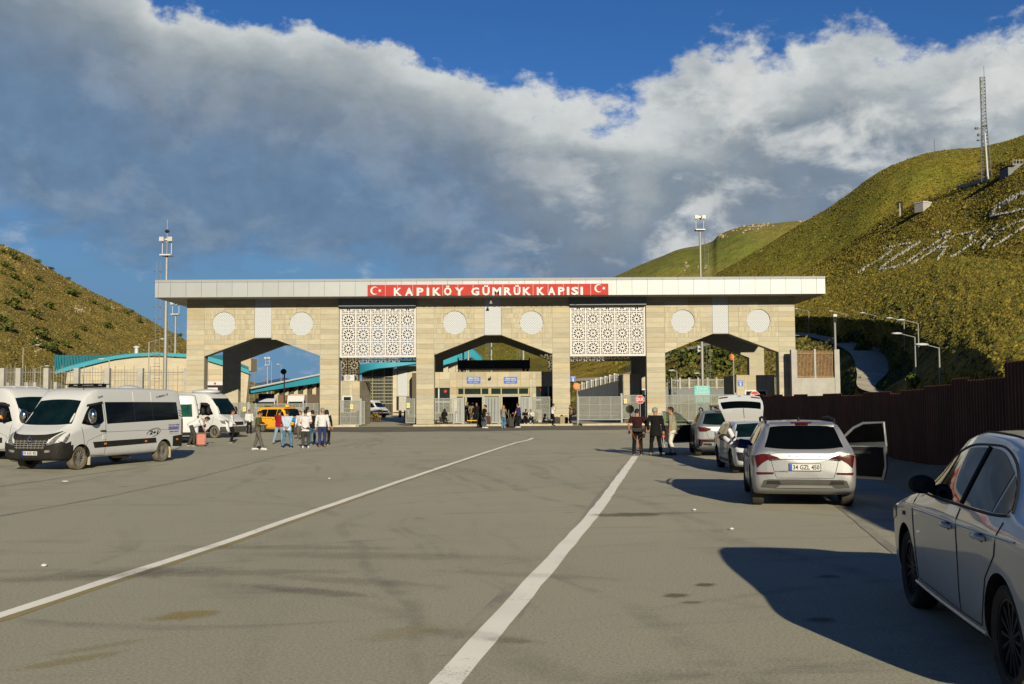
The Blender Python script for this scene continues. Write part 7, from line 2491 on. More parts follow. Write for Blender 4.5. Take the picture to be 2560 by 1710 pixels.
# roof hatch, air unit, aerial, mud flap
MB().box((h - 2.75, -0.55, 2.46), (h - 2.2, 0.45, 2.52)).build('roof_hatch', BLACKP, ms.root)
MB().box((h - 2.85, -0.6, 2.55), (h - 2.1, 0.5, 2.58)).build('roof_hatch_lid', BLACKP, ms.root)
for x_, y_ in ((h - 2.7, -0.5), (h - 2.3, 0.4), (h - 2.7, 0.4), (h - 2.3, -0.5)):
	MB().box((x_ - 0.05, y_ - 0.05, 2.52), (x_ + 0.05, y_ + 0.05, 2.55)).build('hatch_hinge', BLACKP, ms.root)
MB().tube([(h - 1.62, 0.5, 2.36), (h - 1.95, 0.2, 2.86)], 0.008, 5).build('aerial', BLACKP, ms.root)
for s in (1, -1):
	MB().box((-h + 0.70, s * 0.86 - 0.13, 0.12), (-h + 0.73, s * 0.86 + 0.13, 0.72)).build('mud_flap', pm('mud_flap_tan', (0.24, 0.215, 0.16), 0.9), ms.root)
	MB().box((h - 1.37, s * 0.86 - 0.13, 0.12), (h - 1.34, s * 0.86 + 0.13, 0.62)).build('mud_flap', pm('mud_flap_tan', (0.24, 0.215, 0.16), 0.9), ms.root)
MB().tube([(0.2, 0.6, 0.28), (-0.5, 0.75, 0.24)], 0.04, 8).build('exhaust', RUST, ms.root)

def simple_van(label, loc, fwd, H=2.5, L=5.8, sc=1.0, near='R', strip=True, glass=True, mirrors=True, name='white_van', rearwin=None, ac=False, paint=V_WHITE, sidewin=True):
	v = Veh(name, label, 'van', loc, fwd, van_st(H, L), paint, sc, 'white vans and minibuses parked on the left')
	h = L / 2
	v.wheels(h - 0.92, -h + 1.05, 0.86, 0.34, 0.22, tyre=TYRED, rimr=0.66, spokes=8)
	van_front(v, H, L)
	for s in 'LR':
		van_seams(v, L, s)
		if strip:
			v.patch('side_rubbing_strip', s, [(h - 1.45, 0.62), (-h + 1.55, 0.62)], [(h - 1.45, 0.80), (-h + 1.55, 0.80)], BLACKP, nu=16, nv=2, off=0.014)
			v.patch('side_marker', s, [(h - 2.2, 0.68), (h - 2.08, 0.68)], [(h - 2.2, 0.73), (h - 2.08, 0.73)], ORNG, nu=3, nv=2, off=0.022)
		if sidewin:
			v.patch('side_glass', s, [(h - 2.08, 1.33), (-h + 0.5, 1.36)], [(h - 2.08, 1.96), (-h + 0.5, 1.96)], CARGLASS, nu=18, nv=6)
		v.handle(s, h - 1.86, 1.13, CHROME if s == near else BLACKP, L=0.24)
		v.patch('wind_deflector', s, [(h - 1.28, 1.84), (h - 1.92, 1.93)], [(h - 1.32, 1.92), (h - 1.92, 2.0)], BLACKP, nu=8, nv=2, off=0.03)
		v.patch('bumper_corner', s, [(h - 0.07, 0.34), (h - 0.50, 0.34)], [(h - 0.12, 0.66), (h - 0.46, 0.64)], GREYP, nu=8, nv=4, off=0.016)
		v.patch('headlight', s, [(h - 0.10, 0.78), (h - 0.36, 0.84)], [(h - 0.20, 0.98), (h - 0.48, 1.02)], CLEARL, nu=6, nv=4, off=0.012)
		v.patch('tail_lamp', s, [(-h + 0.14, 0.85), (-h + 0.02, 0.85)], [(-h + 0.14, 1.4), (-h + 0.02, 1.4)], REDL, nu=4, nv=4, off=0.01)
	for s in (1, -1):
		van_mirror(v, L, s, BLACKP)
		v.patch('headlight', 'F', [(s * 0.60, 0.78), (s * 0.86, 0.82)], [(s * 0.68, 0.95), (s * 0.9, 1.05)], CLEARL, nu=6, nv=4, off=0.012)
	v.patch('front_bumper', 'F', [(-0.72, 0.36), (0.72, 0.36)], [(-0.82, 0.66), (0.82, 0.66)], GREYP, nu=14, nv=4, off=0.018)
	v.patch('grille', 'F', [(-0.5, 0.72), (0.5, 0.72)], [(-0.54, 0.92), (0.54, 0.92)], BLACKP, nu=10, nv=3, off=0.012)
	if rearwin:
		for s in (1, -1):
			v.patch('rear_window', 'B', [(s * 0.08, 1.35), (s * 0.72, 1.35)], [(s * 0.08, 1.98), (s * 0.68, 1.98)], rearwin, nu=8, nv=6, off=0.006)
		v.seam('B', [(0, 0.5), (0, 2.2)], 0.008)
		v.plate('B', 0.0, 0.82, '65 AJ 317')
		v.patch('rear_bumper', 'B', [(-0.8, 0.44), (0.8, 0.44)], [(-0.84, 0.58), (0.84, 0.58)], BLACKP, nu=10, nv=2, off=0.03)
	if ac:
		MB().ellipsoid((ac[0], 0, H + 0.02), (ac[1], 0.62, ac[2]), 20, 12).build('roof_air_unit', paint, v.root, smooth=180)
	return v
tr_ = simple_van('white van at the left edge seen from its right front, orange mirror lamp', (-17.9, 35.4), (0.85, -0.53), 2.55, 5.7)
hT = 5.7 / 2
MB().ellipsoid((hT - 1.06, -1.28, 1.50), (0.03, 0.10, 0.07), 8, 6).build('mirror_indicator', ORNG, tr_.root)
for y_ in (-0.5, 0.0, 0.5):
	tr_.seam('T', [(-2.2, y_), (hT - 1.7, y_ * 0.9)], 0.018, V_WHITE, 'roof_rib', 0.004)
simple_van('long white van roof with a red brake light showing behind the front minibus', (-20.9, 46.0), (-0.97, 0.24), 2.62, 6.0, rearwin=CARGLASS)
simple_van('white van with a rounded roof air unit hidden behind the front minibus', (-19.6, 51.5), (-0.25, -0.97), 2.45, 5.8, ac=(0.3, 1.0, 0.42))
vd = simple_van('white van seen from behind with green tinted rear windows behind the bending man', (-16.7, 49.9), (-0.30, 0.954), 2.5, 5.6, 0.95, rearwin=GREENGLASS)
ve = simple_van('white high roofed van facing right with its grey rear door folded open', (-18.0, 56.9), (0.93, -0.37), 2.62, 5.9, 0.97, sidewin=False)
hE = 5.9 / 2
ve.patch('windscreen_frame', 'F', [(-0.80, 2.20), (0.80, 2.20)], [(-0.74, 2.26), (0.74, 2.26)], BLACKP, nu=10, nv=2, off=0.02)
MB().ellipsoid((hE - 2.3, 0, 2.66), (0.9, 0.7, 0.16), 16, 8).build('roof_fairing', V_WHITE, ve.root, smooth=180)
bdoor = part('rear_door', ve.root)
bdoor['label'] = 'grey rear door folded back along the side'
MB().box((-hE + 0.1, -1.16, 0.5), (-hE + 0.95, -1.10, 2.3)).build('door_leaf', pm('van_door_grey', (0.20, 0.21, 0.215), 0.45), bdoor)
MB().box((-hE + 0.22, -1.175, 1.4), (-hE + 0.83, -1.161, 1.98)).build('door_window', CARGLASS, bdoor)
MB().box((-hE + 0.26, -1.17, 0.95), (-hE + 0.62, -1.161, 1.08)).build('plate', PLATE, bdoor)
MB().tube([(-hE + 0.1, -1.0, 2.50), (-hE + 0.4, -1.0, 2.66), (-hE + 0.8, -1.0, 2.66), (-hE + 1.0, -1.0, 2.52)], 0.03, 6).build('roof_rail', GREYP, ve.root)

# ---- yellow taxi
def mpv_st(H=1.80):
	return [(-2.16, .44, .55, .72, .72, .68, 1.0, .55, H - .50),
			(-2.12, .34, .72, .84, .72, .80, 1.04, .64, H - .22),
			(-2.02, .28, .80, .895, .72, .85, 1.05, .67, H - .06),
			(-1.8, .25, .83, .91, .71, .865, 1.05, .68, H - .01),
			(-.8, .21, .84, .915, .70, .87, 1.04, .68, H),
			(.1, .20, .84, .915, .70, .87, 1.03, .67, H - .01),
			(.5, .20, .84, .915, .70, .87, 1.02, .65, H - .08),
			(.85, .20, .84, .914, .69, .865, 1.01, .65, H - .36),
			(1.28, .20, .84, .91, .69, .85, .99, .68, 1.10),
			(1.45, .21, .82, .905, .68, .83, .97, .62, 1.05),
			(1.85, .23, .80, .88, .66, .78, .88, .55, .96),
			(2.06, .26, .72, .80, .62, .68, .76, .5, .83),
			(2.14, .34, .6, .66, .57, .56, .64, .42, .70)]
tx = Veh('yellow_taxi', 'yellow taxi minivan with a roof sign parked behind the group of men', 'taxi', (-15.1, 66.2), (0.80, -0.60), mpv_st(), TAXI, 0.93)
tx.wheels(1.36, -1.32, 0.79, 0.33, 0.21, rimr=0.7, spokes=10)
for s in 'LR':
	tx.patch('front_window', s, sp2([(0.95, 1.07), (0.1, 1.08)]), sp2([(0.88, 1.10), (0.62, 1.45), (0.1, 1.62)]), CARGLASS, nu=12, nv=6)
	tx.patch('sliding_window', s, [(0.05, 1.08), (-0.95, 1.09)], [(0.05, 1.62), (-0.95, 1.62)], CARGLASS, nu=12, nv=6)
	tx.patch('quarter_window', s, sp2([(-1.0, 1.09), (-1.75, 1.12)]), sp2([(-1.0, 1.62), (-1.5, 1.60), (-1.78, 1.5)]), CARGLASS, nu=10, nv=6)
	tx.seam(s, [(0.9, 1.05), (0.9, 0.6), (0.82, 0.33), (0.08, 0.31), (0.08, 1.05)], 0.006)
	tx.seam(s, [(0.08, 0.31), (-0.85, 0.31), (-1.0, 0.55), (-1.0, 1.07)], 0.006)
	tx.seam(s, [(-0.3, 0.98), (-1.9, 0.98)], 0.012, BLACKP, 'door_rail')
	tx.handle(s, -0.12, 0.90, CHROME)
	tx.handle(s, 0.22, 0.90, CHROME)
	tx.patch('bumper_corner', s, [(2.05, 0.28), (1.75, 0.28)], [(2.0, 0.52), (1.72, 0.55)], BLACKP, nu=6, nv=3, off=0.01)
tx.patch('windscreen', 'F', [(-0.74, 1.10), (0, 1.12), (0.74, 1.10)], [(-0.6, 1.68), (0, 1.72), (0.6, 1.68)], BLUEGLASS, nu=14, nv=8)
tx.patch('grille', 'F', [(-0.5, 0.34), (0.5, 0.34)], [(-0.5, 0.6), (0.5, 0.6)], BLACKP, nu=10, nv=3, off=0.01)
for s in (1, -1):
	tx.patch('headlight', 'F', [(s * 0.48, 0.72), (s * 0.74, 0.78)], [(s * 0.5, 0.82), (s * 0.78, 0.9)], CLEARL, nu=6, nv=3, off=0.01)
	tx.mirror(0.80, 0.88, 1.10, s, BLACKP, size=1.2)
	MB().tube([(-1.7, s * 0.62, 1.80), (-1.5, s * 0.62, 1.86), (0.1, s * 0.62, 1.86), (0.3, s * 0.62, 1.80)], 0.02, 6).build('roof_rail', SILVER2, tx.root)
mb = MB()
mb.lathe([(0.20, 0), (0.17, 0.12), (0.10, 0.17), (0, 0.18)], 12, 'Z', (0.25, 0, 1.79))
mb.build('roof_sign', pm('taxi_sign_yellow', (0.40, 0.28, 0.03), 0.5), tx.root, smooth=50)
MB().box((-1.98, -0.2, 1.78), (-1.75, 0.2, 1.86)).build('roof_spoiler', BLACKP, tx.root)

# white van far beyond the left lattice bay
wv2 = simple_van('small white van in the yard beyond the left lattice bay', tuple(at(921, 1030, 128).xy), (0.88, -0.47), 2.3, 5.4, 1.0)
wv2.root['group'] = 'white vans and minibuses parked on the left'

# apply the wheel-arch cuts
bpy.context.view_layer.update()
dg = bpy.context.evaluated_depsgraph_get()
new = []
for b, c in BAKE:
	new.append((b, c, bpy.data.meshes.new_from_object(b.evaluated_get(dg), depsgraph=dg)))
for b, c, me in new:
	b.modifiers.clear()
	b.data = me
	me.polygons.foreach_set('use_smooth', [True] * len(me.polygons))
	me.set_sharp_from_angle(angle=R(42))
	bpy.data.objects.remove(c)
# ------------------------------------------------------------------ people and their luggage
SKIN = [pm('skin_light', (0.30, 0.17, 0.11), 0.6, var=0.08, scale=12), pm('skin_tan', (0.22, 0.115, 0.07), 0.6, var=0.08, scale=12), pm('skin_brown', (0.15, 0.075, 0.045), 0.6, var=0.08, scale=12)]
HAIRM = {'black': pm('hair_black', (0.006, 0.005, 0.0045), 0.7, var=0.3, scale=30), 'brown': pm('hair_brown', (0.05, 0.028, 0.015), 0.6, var=0.3, scale=30),
		 'grey': pm('hair_grey', (0.14, 0.135, 0.125), 0.6, var=0.3, scale=30), 'fair': pm('hair_fair', (0.16, 0.095, 0.045), 0.6, var=0.3, scale=30), 'ginger': pm('hair_ginger', (0.16, 0.07, 0.03), 0.6, var=0.3, scale=30)}
def cloth(name, rgb, **k):
	return pm('cloth_' + name, rgb, 0.9, var=k.get('var', 0.12), scale=k.get('scale', 7), bump=0.35, bscale=18, spec=0.1, tint=k.get('tint'))
CL = dict(white=cloth('white', (0.35, 0.37, 0.42)), pinkwhite=cloth('pinkish_white', (0.36, 0.35, 0.42)), lblue=cloth('pale_blue', (0.26, 0.33, 0.45)), olive=cloth('olive', (0.045, 0.048, 0.026)),
		  dred=cloth('dark_red', (0.15, 0.008, 0.014)), maroon=cloth('maroon', (0.020, 0.0045, 0.007)), black=cloth('black', (0.0055, 0.0055, 0.0065)), suit=cloth('suit_black', (0.0045, 0.0048, 0.006)),
		  navy=cloth('navy', (0.014, 0.016, 0.060)), navyt=cloth('navy_trousers', (0.016, 0.026, 0.085)), jeans=cloth('jeans', (0.045, 0.105, 0.21), var=0.3), ljeans=cloth('light_jeans', (0.12, 0.19, 0.27), var=0.25),
		  grey=cloth('grey', (0.065, 0.062, 0.062)), dgrey=cloth('dark_grey', (0.030, 0.031, 0.031)), sage=cloth('sage', (0.145, 0.145, 0.115)), cream=cloth('cream', (0.34, 0.34, 0.335)),
		  khaki=cloth('khaki', (0.12, 0.10, 0.06)), tan=cloth('tan', (0.17, 0.12, 0.075)), leo=cloth('spotted', (0.13, 0.125, 0.11), var=0.5, scale=26), bluejean=cloth('blue_jeans', (0.028, 0.07, 0.12), var=0.3),
		  slate=cloth('slate_jeans', (0.055, 0.07, 0.095), var=0.25), uniform=cloth('uniform', (0.016, 0.024, 0.027)))
SHOE = dict(white=pm('shoe_white', (0.36, 0.37, 0.40), 0.6, var=0.08), black=pm('shoe_black', (0.013, 0.013, 0.013), 0.5, var=0.2), tan=pm('shoe_tan', (0.20, 0.09, 0.03), 0.5, var=0.1), beige=pm('shoe_beige', (0.24, 0.20, 0.13), 0.7, var=0.1),
			grey=pm('shoe_grey', (0.16, 0.155, 0.14), 0.7, var=0.1))
REM = []
def remesh(mb, name, mat, parent, vox, smooth=4, wrinkle=0.0, seed=0):
	me = mb.mesh(name)
	o = obj(name, me, mat, parent)
	m = o.modifiers.new('r', 'REMESH')
	m.mode = 'VOXEL'
	m.voxel_size = vox
	m.use_smooth_shade = True
	s = o.modifiers.new('s', 'SMOOTH')
	s.factor = 0.5
	s.iterations = smooth
	REM.append((o, wrinkle, seed))
	return o
def ik(a, c, l1, l2, hint):
	a, c = Vector(a), Vector(c)
	d = c - a
	L = d.length
	if L > (l1 + l2) * 0.998:
		c = a + d * ((l1 + l2) * 0.998 / L)
		d = c - a
		L = d.length
	x = (l1 * l1 - l2 * l2 + L * L) / (2 * L)
	h = math.sqrt(max(0, l1 * l1 - x * x))
	u = d / L
	n = Vector(hint) - u * Vector(hint).dot(u)
	n = n.normalized() if n.length > 1e-5 else u.orthogonal().normalized()
	return a + u * x + n * h, c

def hand(mb, wrist, elbow, side, curl=0.5, fingers=True, palm_dir=None):
	d = (Vector(wrist) - Vector(elbow)).normalized()
	ref = Vector((0, 1, 0)) if palm_dir is None else Vector(palm_dir)
	n = ref - d * ref.dot(d)
	n = n.normalized() if n.length > 1e-4 else d.orthogonal().normalized()
	s = d.cross(n)                                                    # across the palm
	w = Vector(wrist)
	mb.tube([w - d * 0.02, w + d * 0.03, w + d * 0.085], [(0.020, 0.024), (0.016, 0.036), (0.014, 0.038)], 8)
	if not fingers:
		mb.tube([w + d * 0.07, w + d * 0.13 + n * 0.01 * curl, w + d * 0.165 + n * 0.05 * curl], [(0.013, 0.036), (0.011, 0.032), (0.008, 0.022)], 8)
	else:
		for i, (o, L) in enumerate(((-0.029, 0.072), (-0.010, 0.082), (0.010, 0.077), (0.028, 0.060))):
			p = w + d * 0.082 + s * o
			a1, a2, a3 = curl * 0.5, curl * 1.25, curl * 1.8
			q = p + (d * math.cos(a1) + n * math.sin(a1)) * L * 0.45
			r = q + (d * math.cos(a2) + n * math.sin(a2)) * L * 0.32
			t = r + (d * math.cos(a3) + n * math.sin(a3)) * L * 0.25
			mb.tube([p - d * 0.02, p, q, r, t], [0.0095, 0.0095, 0.0088, 0.008, 0.0065], 6)
	k = 1 if side > 0 else -1
	p = w + d * 0.025 + s * (0.030 * -k)
	mb.tube([p, p + d * 0.03 + s * (-k * 0.022) + n * 0.012, p + d * 0.06 + s * (-k * 0.024) + n * 0.03 * (0.5 + curl), p + d * 0.078 + s * (-k * 0.018) + n * 0.045 * (0.5 + curl)], [0.013, 0.0115, 0.010, 0.008], 6)

PEOPLE = []
def person(label, px, py_feet, py_top=None, face=0.0, top='white', bottom='black', shoes='black', hair=('black', 'short'), skin=1, pose='hang', sleeve='long', det=1, H=None, feet=None, lean=3.0, yaw=0.0, pitch=0.0,
		   hands=None, sit=None, Y=None, z=0.0, group=None, fem=False, belly=1.0, untuck=0.10, curl=0.5, coat=False, loc=None, grip=None):
	if loc is None:
		g_ = at(px, py_feet, Y) if Y else G(px, py_feet, z)
		loc = Vector((g_.x, g_.y, z))
	if H is None:
		ztop = at(px, py_top, loc.y).z - z
		H = min(1.86, max(1.52, ztop))
	root = thing('person', label, 'person', loc, -R(face), group)
	k = H / 1.75
	root.scale = (k * 1.09, k * 1.09, k)
	vx = 0.0105 if det >= 2 else 0.014 if det == 1 else 0.02
	hipz = 0.93 if sit is None else sit / k
	la = R(lean)
	hip = Vector((0, 0, hipz))
	def sp(zz, fwd=0.0, xx=0.0):                                      # point on the leaning trunk
		return hip + Vector((xx, math.sin(la) * zz + math.cos(la) * fwd, math.cos(la) * zz - math.sin(la) * fwd))
	sw = 0.178 if fem else 0.198
	sh = [sp(0.485, 0, s * sw) for s in (-1, 1)]
	foot = feet or ([(-0.11, 0.02, 0), (0.11, 0.0, 0)] if sit is None else [(-0.12, 0.50, 0), (0.13, 0.46, 0)])
	poses = {'hang': [(-0.27, 0.05, 0.86), (0.27, 0.05, 0.86)], 'phone': [(-0.07, 0.28, 1.10), (0.10, 0.30, 1.13)], 'behind': [(-0.03, -0.20, 0.95), (0.05, -0.19, 0.93)],
			 'hip_r': [(-0.27, 0.04, 0.86), (0.25, 0.02, 1.02)], 'front': [(-0.05, 0.20, 0.95), (0.06, 0.21, 0.95)], 'reach': [(-0.24, 0.18, 0.90), (0.12, 0.48, 1.02)],
			 'mouth': [(-0.26, 0.06, 0.86), (0.08, 0.24, 1.42)], 'face_l': [(-0.10, 0.20, 1.48), (0.26, 0.05, 0.88)], 'pocket_l': [(-0.24, 0.02, 0.92), (0.27, 0.06, 0.86)],
			 'sit_phone': [(-0.06, 0.40, hipz + 0.16), (0.08, 0.42, hipz + 0.18)], 'down': [(-0.12, 0.52, 0.62), (0.16, 0.62, 0.56)]}
	wr = hands or poses[pose]
	# head
	hp = sp(0.70, 0.035)
	hyaw, hpit = R(yaw), R(pitch)
	hr = Matrix.Rotation(-hyaw, 3, 'Z') @ Matrix.Rotation(-la * 0.6 - hpit, 3, 'X')
	HP = lambda v: hp + hr @ Vector(v)
	body = MB()
	body.ellipsoid(HP((0, -0.004, 0.02)), (0.074, 0.094, 0.098), 16, 12, hr)
	body.ellipsoid(HP((0, 0.022, -0.045)), (0.056, 0.068, 0.068), 14, 10, hr)
	body.ellipsoid(HP((0, 0.052, -0.088)), (0.034, 0.034, 0.026), 10, 8, hr)       # chin
	body.tube([HP((0, 0.083, 0.018)), HP((0, 0.098, -0.008)), HP((0, 0.106, -0.030)), HP((0, 0.088, -0.042))], [0.010, 0.012, 0.0165, 0.013], 8)   # nose
	body.tube([HP((-0.045, 0.078, 0.030)), HP((0, 0.090, 0.034)), HP((0.045, 0.078, 0.030))], 0.010, 6)    # brow
	body.tube([HP((-0.022, 0.080, -0.064)), HP((0, 0.089, -0.063)), HP((0.022, 0.080, -0.064))], 0.0085, 6)   # lips
	for s in (-1, 1):
		body.ellipsoid(HP((s * 0.078, -0.008, -0.008)), (0.010, 0.020, 0.031), 8, 6, hr)    # ears
	body.tube([sp(0.47, -0.005), sp(0.545, 0.01), HP((0, -0.012, -0.07)), HP((0, -0.01, -0.02))], [0.062, 0.055, 0.054, 0.056], 12)
	by = belly
	prof = [(-0.10, 0.085, 0.15), (-0.02, 0.112, 0.172), (0.08, 0.108 * by, 0.160), (0.20, 0.108 * by, 0.152), (0.33, 0.112, 0.168), (0.42, 0.108, 0.182), (0.49, 0.088, 0.165), (0.535, 0.062, 0.10)]
	if fem:
		prof = [(-0.10, 0.085, 0.15), (-0.02, 0.115, 0.175), (0.08, 0.10, 0.150), (0.20, 0.092, 0.128), (0.33, 0.115, 0.145), (0.42, 0.100, 0.160), (0.49, 0.078, 0.145), (0.535, 0.055, 0.085)]
	body.tube([sp(p[0]) for p in prof], [(p[1], p[2]) for p in prof], 18)
	shirt, trous = MB(), MB()
	cs = 0.014
	lo_ = -untuck
	pr2 = [(lo_, 0.112 * max(1, by * 0.98), 0.172)] + [p for p in prof if p[0] > lo_ + 0.04 and p[0] < 0.5] + [(0.52, 0.066, 0.115)]
	if coat:
		pr2 = [(-0.24, 0.125, 0.19), (-0.12, 0.125, 0.19)] + [p for p in prof if p[0] > -0.05 and p[0] < 0.5] + [(0.525, 0.07, 0.12)]
	shirt.tube([sp(p[0]) for p in pr2], [(p[1] + cs, p[2] + cs) for p in pr2], 20)
	for i, s in enumerate((-1, 1)):
		el, w_ = ik(sh[i], wr[i], 0.285, 0.255, (s * 0.5, -0.8, -0.3) if pose != 'behind' else (s * 1.0, -0.5, 0.0))
		body.tube([sp(0.46, 0, s * sw * 0.6), sh[i], sh[i].lerp(el, 0.45), el, el.lerp(w_, 0.4), w_], [0.055, 0.052, 0.046, 0.038, 0.039, 0.025], 12)
		hand(body, w_, el, s, curl, det >= 1, (0, 1, 0) if pose not in ('phone', 'sit_phone') else (0, 0.3, 1))
		if sleeve == 'long':
			e2 = el.lerp(w_, 0.93)
			shirt.tube([sp(0.44, 0, s * sw * 0.55), sh[i] + Vector((0, 0, 0.004)), sh[i].lerp(el, 0.45), el, el.lerp(w_, 0.45), e2], [0.074, 0.069, 0.062, 0.054, 0.052, 0.040], 12)
		elif sleeve == 'rolled':
			shirt.tube([sp(0.44, 0, s * sw * 0.55), sh[i] + Vector((0, 0, 0.004)), sh[i].lerp(el, 0.45), el, el.lerp(w_, 0.32)], [0.074, 0.069, 0.062, 0.056, 0.052], 12)
		else:
			shirt.tube([sp(0.44, 0, s * sw * 0.55), sh[i] + Vector((0, 0, 0.004)), sh[i].lerp(el, 0.45), sh[i].lerp(el, 0.78)], [0.074, 0.070, 0.066, 0.066], 12)
		# legs
		hj = hip + Vector((s * 0.088, 0, -0.03))
		f = Vector(foot[i])
		ank = f + Vector((0, 0, 0.085))
		kn, ank = ik(hj, ank, 0.425, 0.42, (0, 1, 0.1))
		body.tube([hj, hj.lerp(kn, 0.4), kn, kn.lerp(ank, 0.35), ank], [0.082, 0.074, 0.053, 0.054, 0.036], 12)
		cuff = kn.lerp(ank, 0.97)
		trous.tube([hj + Vector((-s * 0.012, 0, 0.04)), hj.lerp(kn, 0.35), kn, kn.lerp(ank, 0.4), cuff], [0.094, 0.091, 0.071, 0.067, 0.058], 14)
		body.tube([ank + Vector((0, -0.03, 0)), ank + Vector((0, 0.04, -0.04)), ank + Vector((0, 0.15, -0.06))], [0.036, 0.036, 0.026], 8)
		shoe = MB()
		yd = 0.10 * s
		fd = Vector((math.sin(yd), math.cos(yd), 0))
		b0 = Vector((ank.x, ank.y, ank.z - 0.085))
		shoe.tube([b0 - fd * 0.075 + Vector((0, 0, 0.045)), b0 - fd * 0.045 + Vector((0, 0, 0.055)), b0 + fd * 0.03 + Vector((0, 0, 0.058)), b0 + fd * 0.11 + Vector((0, 0, 0.042)), b0 + fd * 0.17 + Vector((0, 0, 0.034)), b0 + fd * 0.20 + Vector((0, 0, 0.030))],
				  [(0.022, 0.02), (0.045, 0.038), (0.050, 0.040), (0.036, 0.047), (0.028, 0.042), (0.014, 0.022)], 12)
		shoe.tube([b0 + Vector((0, 0, 0.05)), b0 + Vector((0, 0, 0.115))], [0.045, 0.042], 10)
		so = shoe.build('shoe', SHOE[shoes], root, smooth=60)
		sole = MB()
		sole.tube([b0 - fd * 0.072 + Vector((0, 0, 0.012)), b0 - fd * 0.03 + Vector((0, 0, 0.012)), b0 + fd * 0.10 + Vector((0, 0, 0.012)), b0 + fd * 0.19 + Vector((0, 0, 0.014))], [(0.012, 0.026), (0.012, 0.040), (0.012, 0.047), (0.010, 0.024)], 8)
		sole.build('sole', SHOE['white'] if shoes in ('white', 'black') and det else SHOE['black'], so)
	trous.tube([sp(0.09), sp(0.02), sp(-0.05), sp(-0.12) if sit is None else sp(-0.08)], [(0.112, 0.160), (0.122, 0.182), (0.122, 0.182), (0.095, 0.165)], 18)
	remesh(body, 'body', SKIN[skin], root, vx, 3)
	remesh(trous, 'trousers', CL[bottom], root, vx * 1.2, 4, 0.007, len(PEOPLE) + 50)
	remesh(shirt, 'jacket' if coat else 'shirt', CL[top], root, vx * 1.2, 4, 0.008, len(PEOPLE))
	# hair
	hm = MB()
	col, st = hair
	if st in ('short', 'long'):
		hm.ellipsoid(HP((0, -0.018, 0.038)), (0.083, 0.096, 0.094), 16, 12, hr)
		hm.ellipsoid(HP((0, -0.045, -0.005)), (0.078, 0.068, 0.085), 14, 10, hr)
		hm.ellipsoid(HP((0, 0.045, 0.088)), (0.062, 0.045, 0.036), 12, 8, hr)
		if st == 'long':
			hm.tube([HP((0, -0.05, 0.05)), HP((0, -0.085, -0.06)), HP((0, -0.095, -0.17)), HP((0, -0.09, -0.27))], [(0.05, 0.08), (0.055, 0.092), (0.05, 0.095), (0.02, 0.06)], 12)
			for s in (-1, 1):
				hm.tube([HP((s * 0.062, -0.01, 0.05)), HP((s * 0.085, -0.01, -0.05)), HP((s * 0.085, -0.02, -0.16))], [0.03, 0.036, 0.022], 8)
		remesh(hm, 'hair', HAIRM[col], root, vx * 1.1, 2, 0.005, 9)
	elif st == 'cap':
		hm.ellipsoid(HP((0, -0.006, 0.045)), (0.086, 0.104, 0.085), 16, 12, hr)
		hm.tube([HP((0, 0.06, 0.052)), HP((0, 0.125, 0.044)), HP((0, 0.165, 0.036))], [(0.010, 0.07), (0.008, 0.066), (0.006, 0.04)], 10)
		remesh(hm, 'cap', CL['black'], root, vx, 2)
	# eyes
	for s in (-1, 1):
		MB().ellipsoid(HP((s * 0.030, 0.079, 0.008)), (0.012, 0.008, 0.007), 8, 6, hr).build('eye', HAIRM['black'], root)
	PEOPLE.append(root)
	return root, HP, sp, wr

gL_, gC_, gR_ = 'men standing by the taxi', 'travellers at the hall doors', 'men standing by the silver car'
person('person bending over a pink suitcase, in a white shirt and dark trousers', 478, 1115, None, 82, 'white', 'dgrey', 'black', pose='down', lean=62, H=1.72, sleeve='short', det=1, group=gL_, pitch=20, feet=[(-0.12, -0.12, 0), (0.12, 0.12, 0)])
person('person in a white shirt and black trousers standing before the white van bonnet', 577, 1107, 1024, 75, 'white', 'black', 'black', pose='front', group=gL_, yaw=10)
person('person in an olive shirt and grey trousers looking down at a phone', 644, 1125, 1027, 92, 'olive', 'grey', 'white', pose='phone', sleeve='rolled', pitch=32, lean=5, det=2, group=gL_, feet=[(-0.10, -0.20, 0), (0.10, 0.22, 0)])
person('person with dark hair and white top, mostly hidden behind the white van bonnet', 622, 1084, 1029, 150, 'white', 'black', 'black', det=0, group=gL_)
person('person in a dark red shirt and pale jeans walking away', 697, 1109, 1023, 15, 'dred', 'ljeans', 'beige', pose='front', sleeve='short', group=gL_, feet=[(-0.12, -0.30, 0.02), (0.11, 0.10, 0)], yaw=10)
person('person in a pale blue shirt and jeans with hands clasped behind the back', 717, 1120, 1024, 0, 'lblue', 'jeans', 'black', pose='behind', det=2, group=gL_, feet=[(-0.19, 0.0, 0), (0.19, 0.02, 0)], untuck=0.14)
person('person in a white t-shirt and dark grey jeans seen from behind', 763, 1121, 1024, -8, 'pinkwhite', 'dgrey', 'white', pose='phone', sleeve='short', pitch=18, det=2, group=gL_, feet=[(-0.10, 0.0, 0), (0.13, 0.05, 0)], untuck=0.16)
person('person in a white shirt standing farther back between the group and the gate', 767, 1094, 1017, 5, 'white', 'dgrey', 'black', group=gL_, yaw=20)
person('person in a black t-shirt and blue jeans with a hand on the hip', 781, 1112, 1025, -20, 'black', 'bluejean', 'black', pose='hip_r', sleeve='short', group=gL_, yaw=-15)
person('person in a white shirt, navy trousers and tan shoes seen from behind', 805, 1118, 1020, -6, 'white', 'navyt', 'tan', hair=('grey', 'short'), pose='hang', det=2, group=gL_, yaw=-45, belly=1.15, untuck=0.02)
person('person with long dark hair in black, mostly hidden behind the navy trousers', 815, 1112, 1024, 10, 'black', 'black', 'black', hair=('black', 'long'), group=gL_, fem=True)
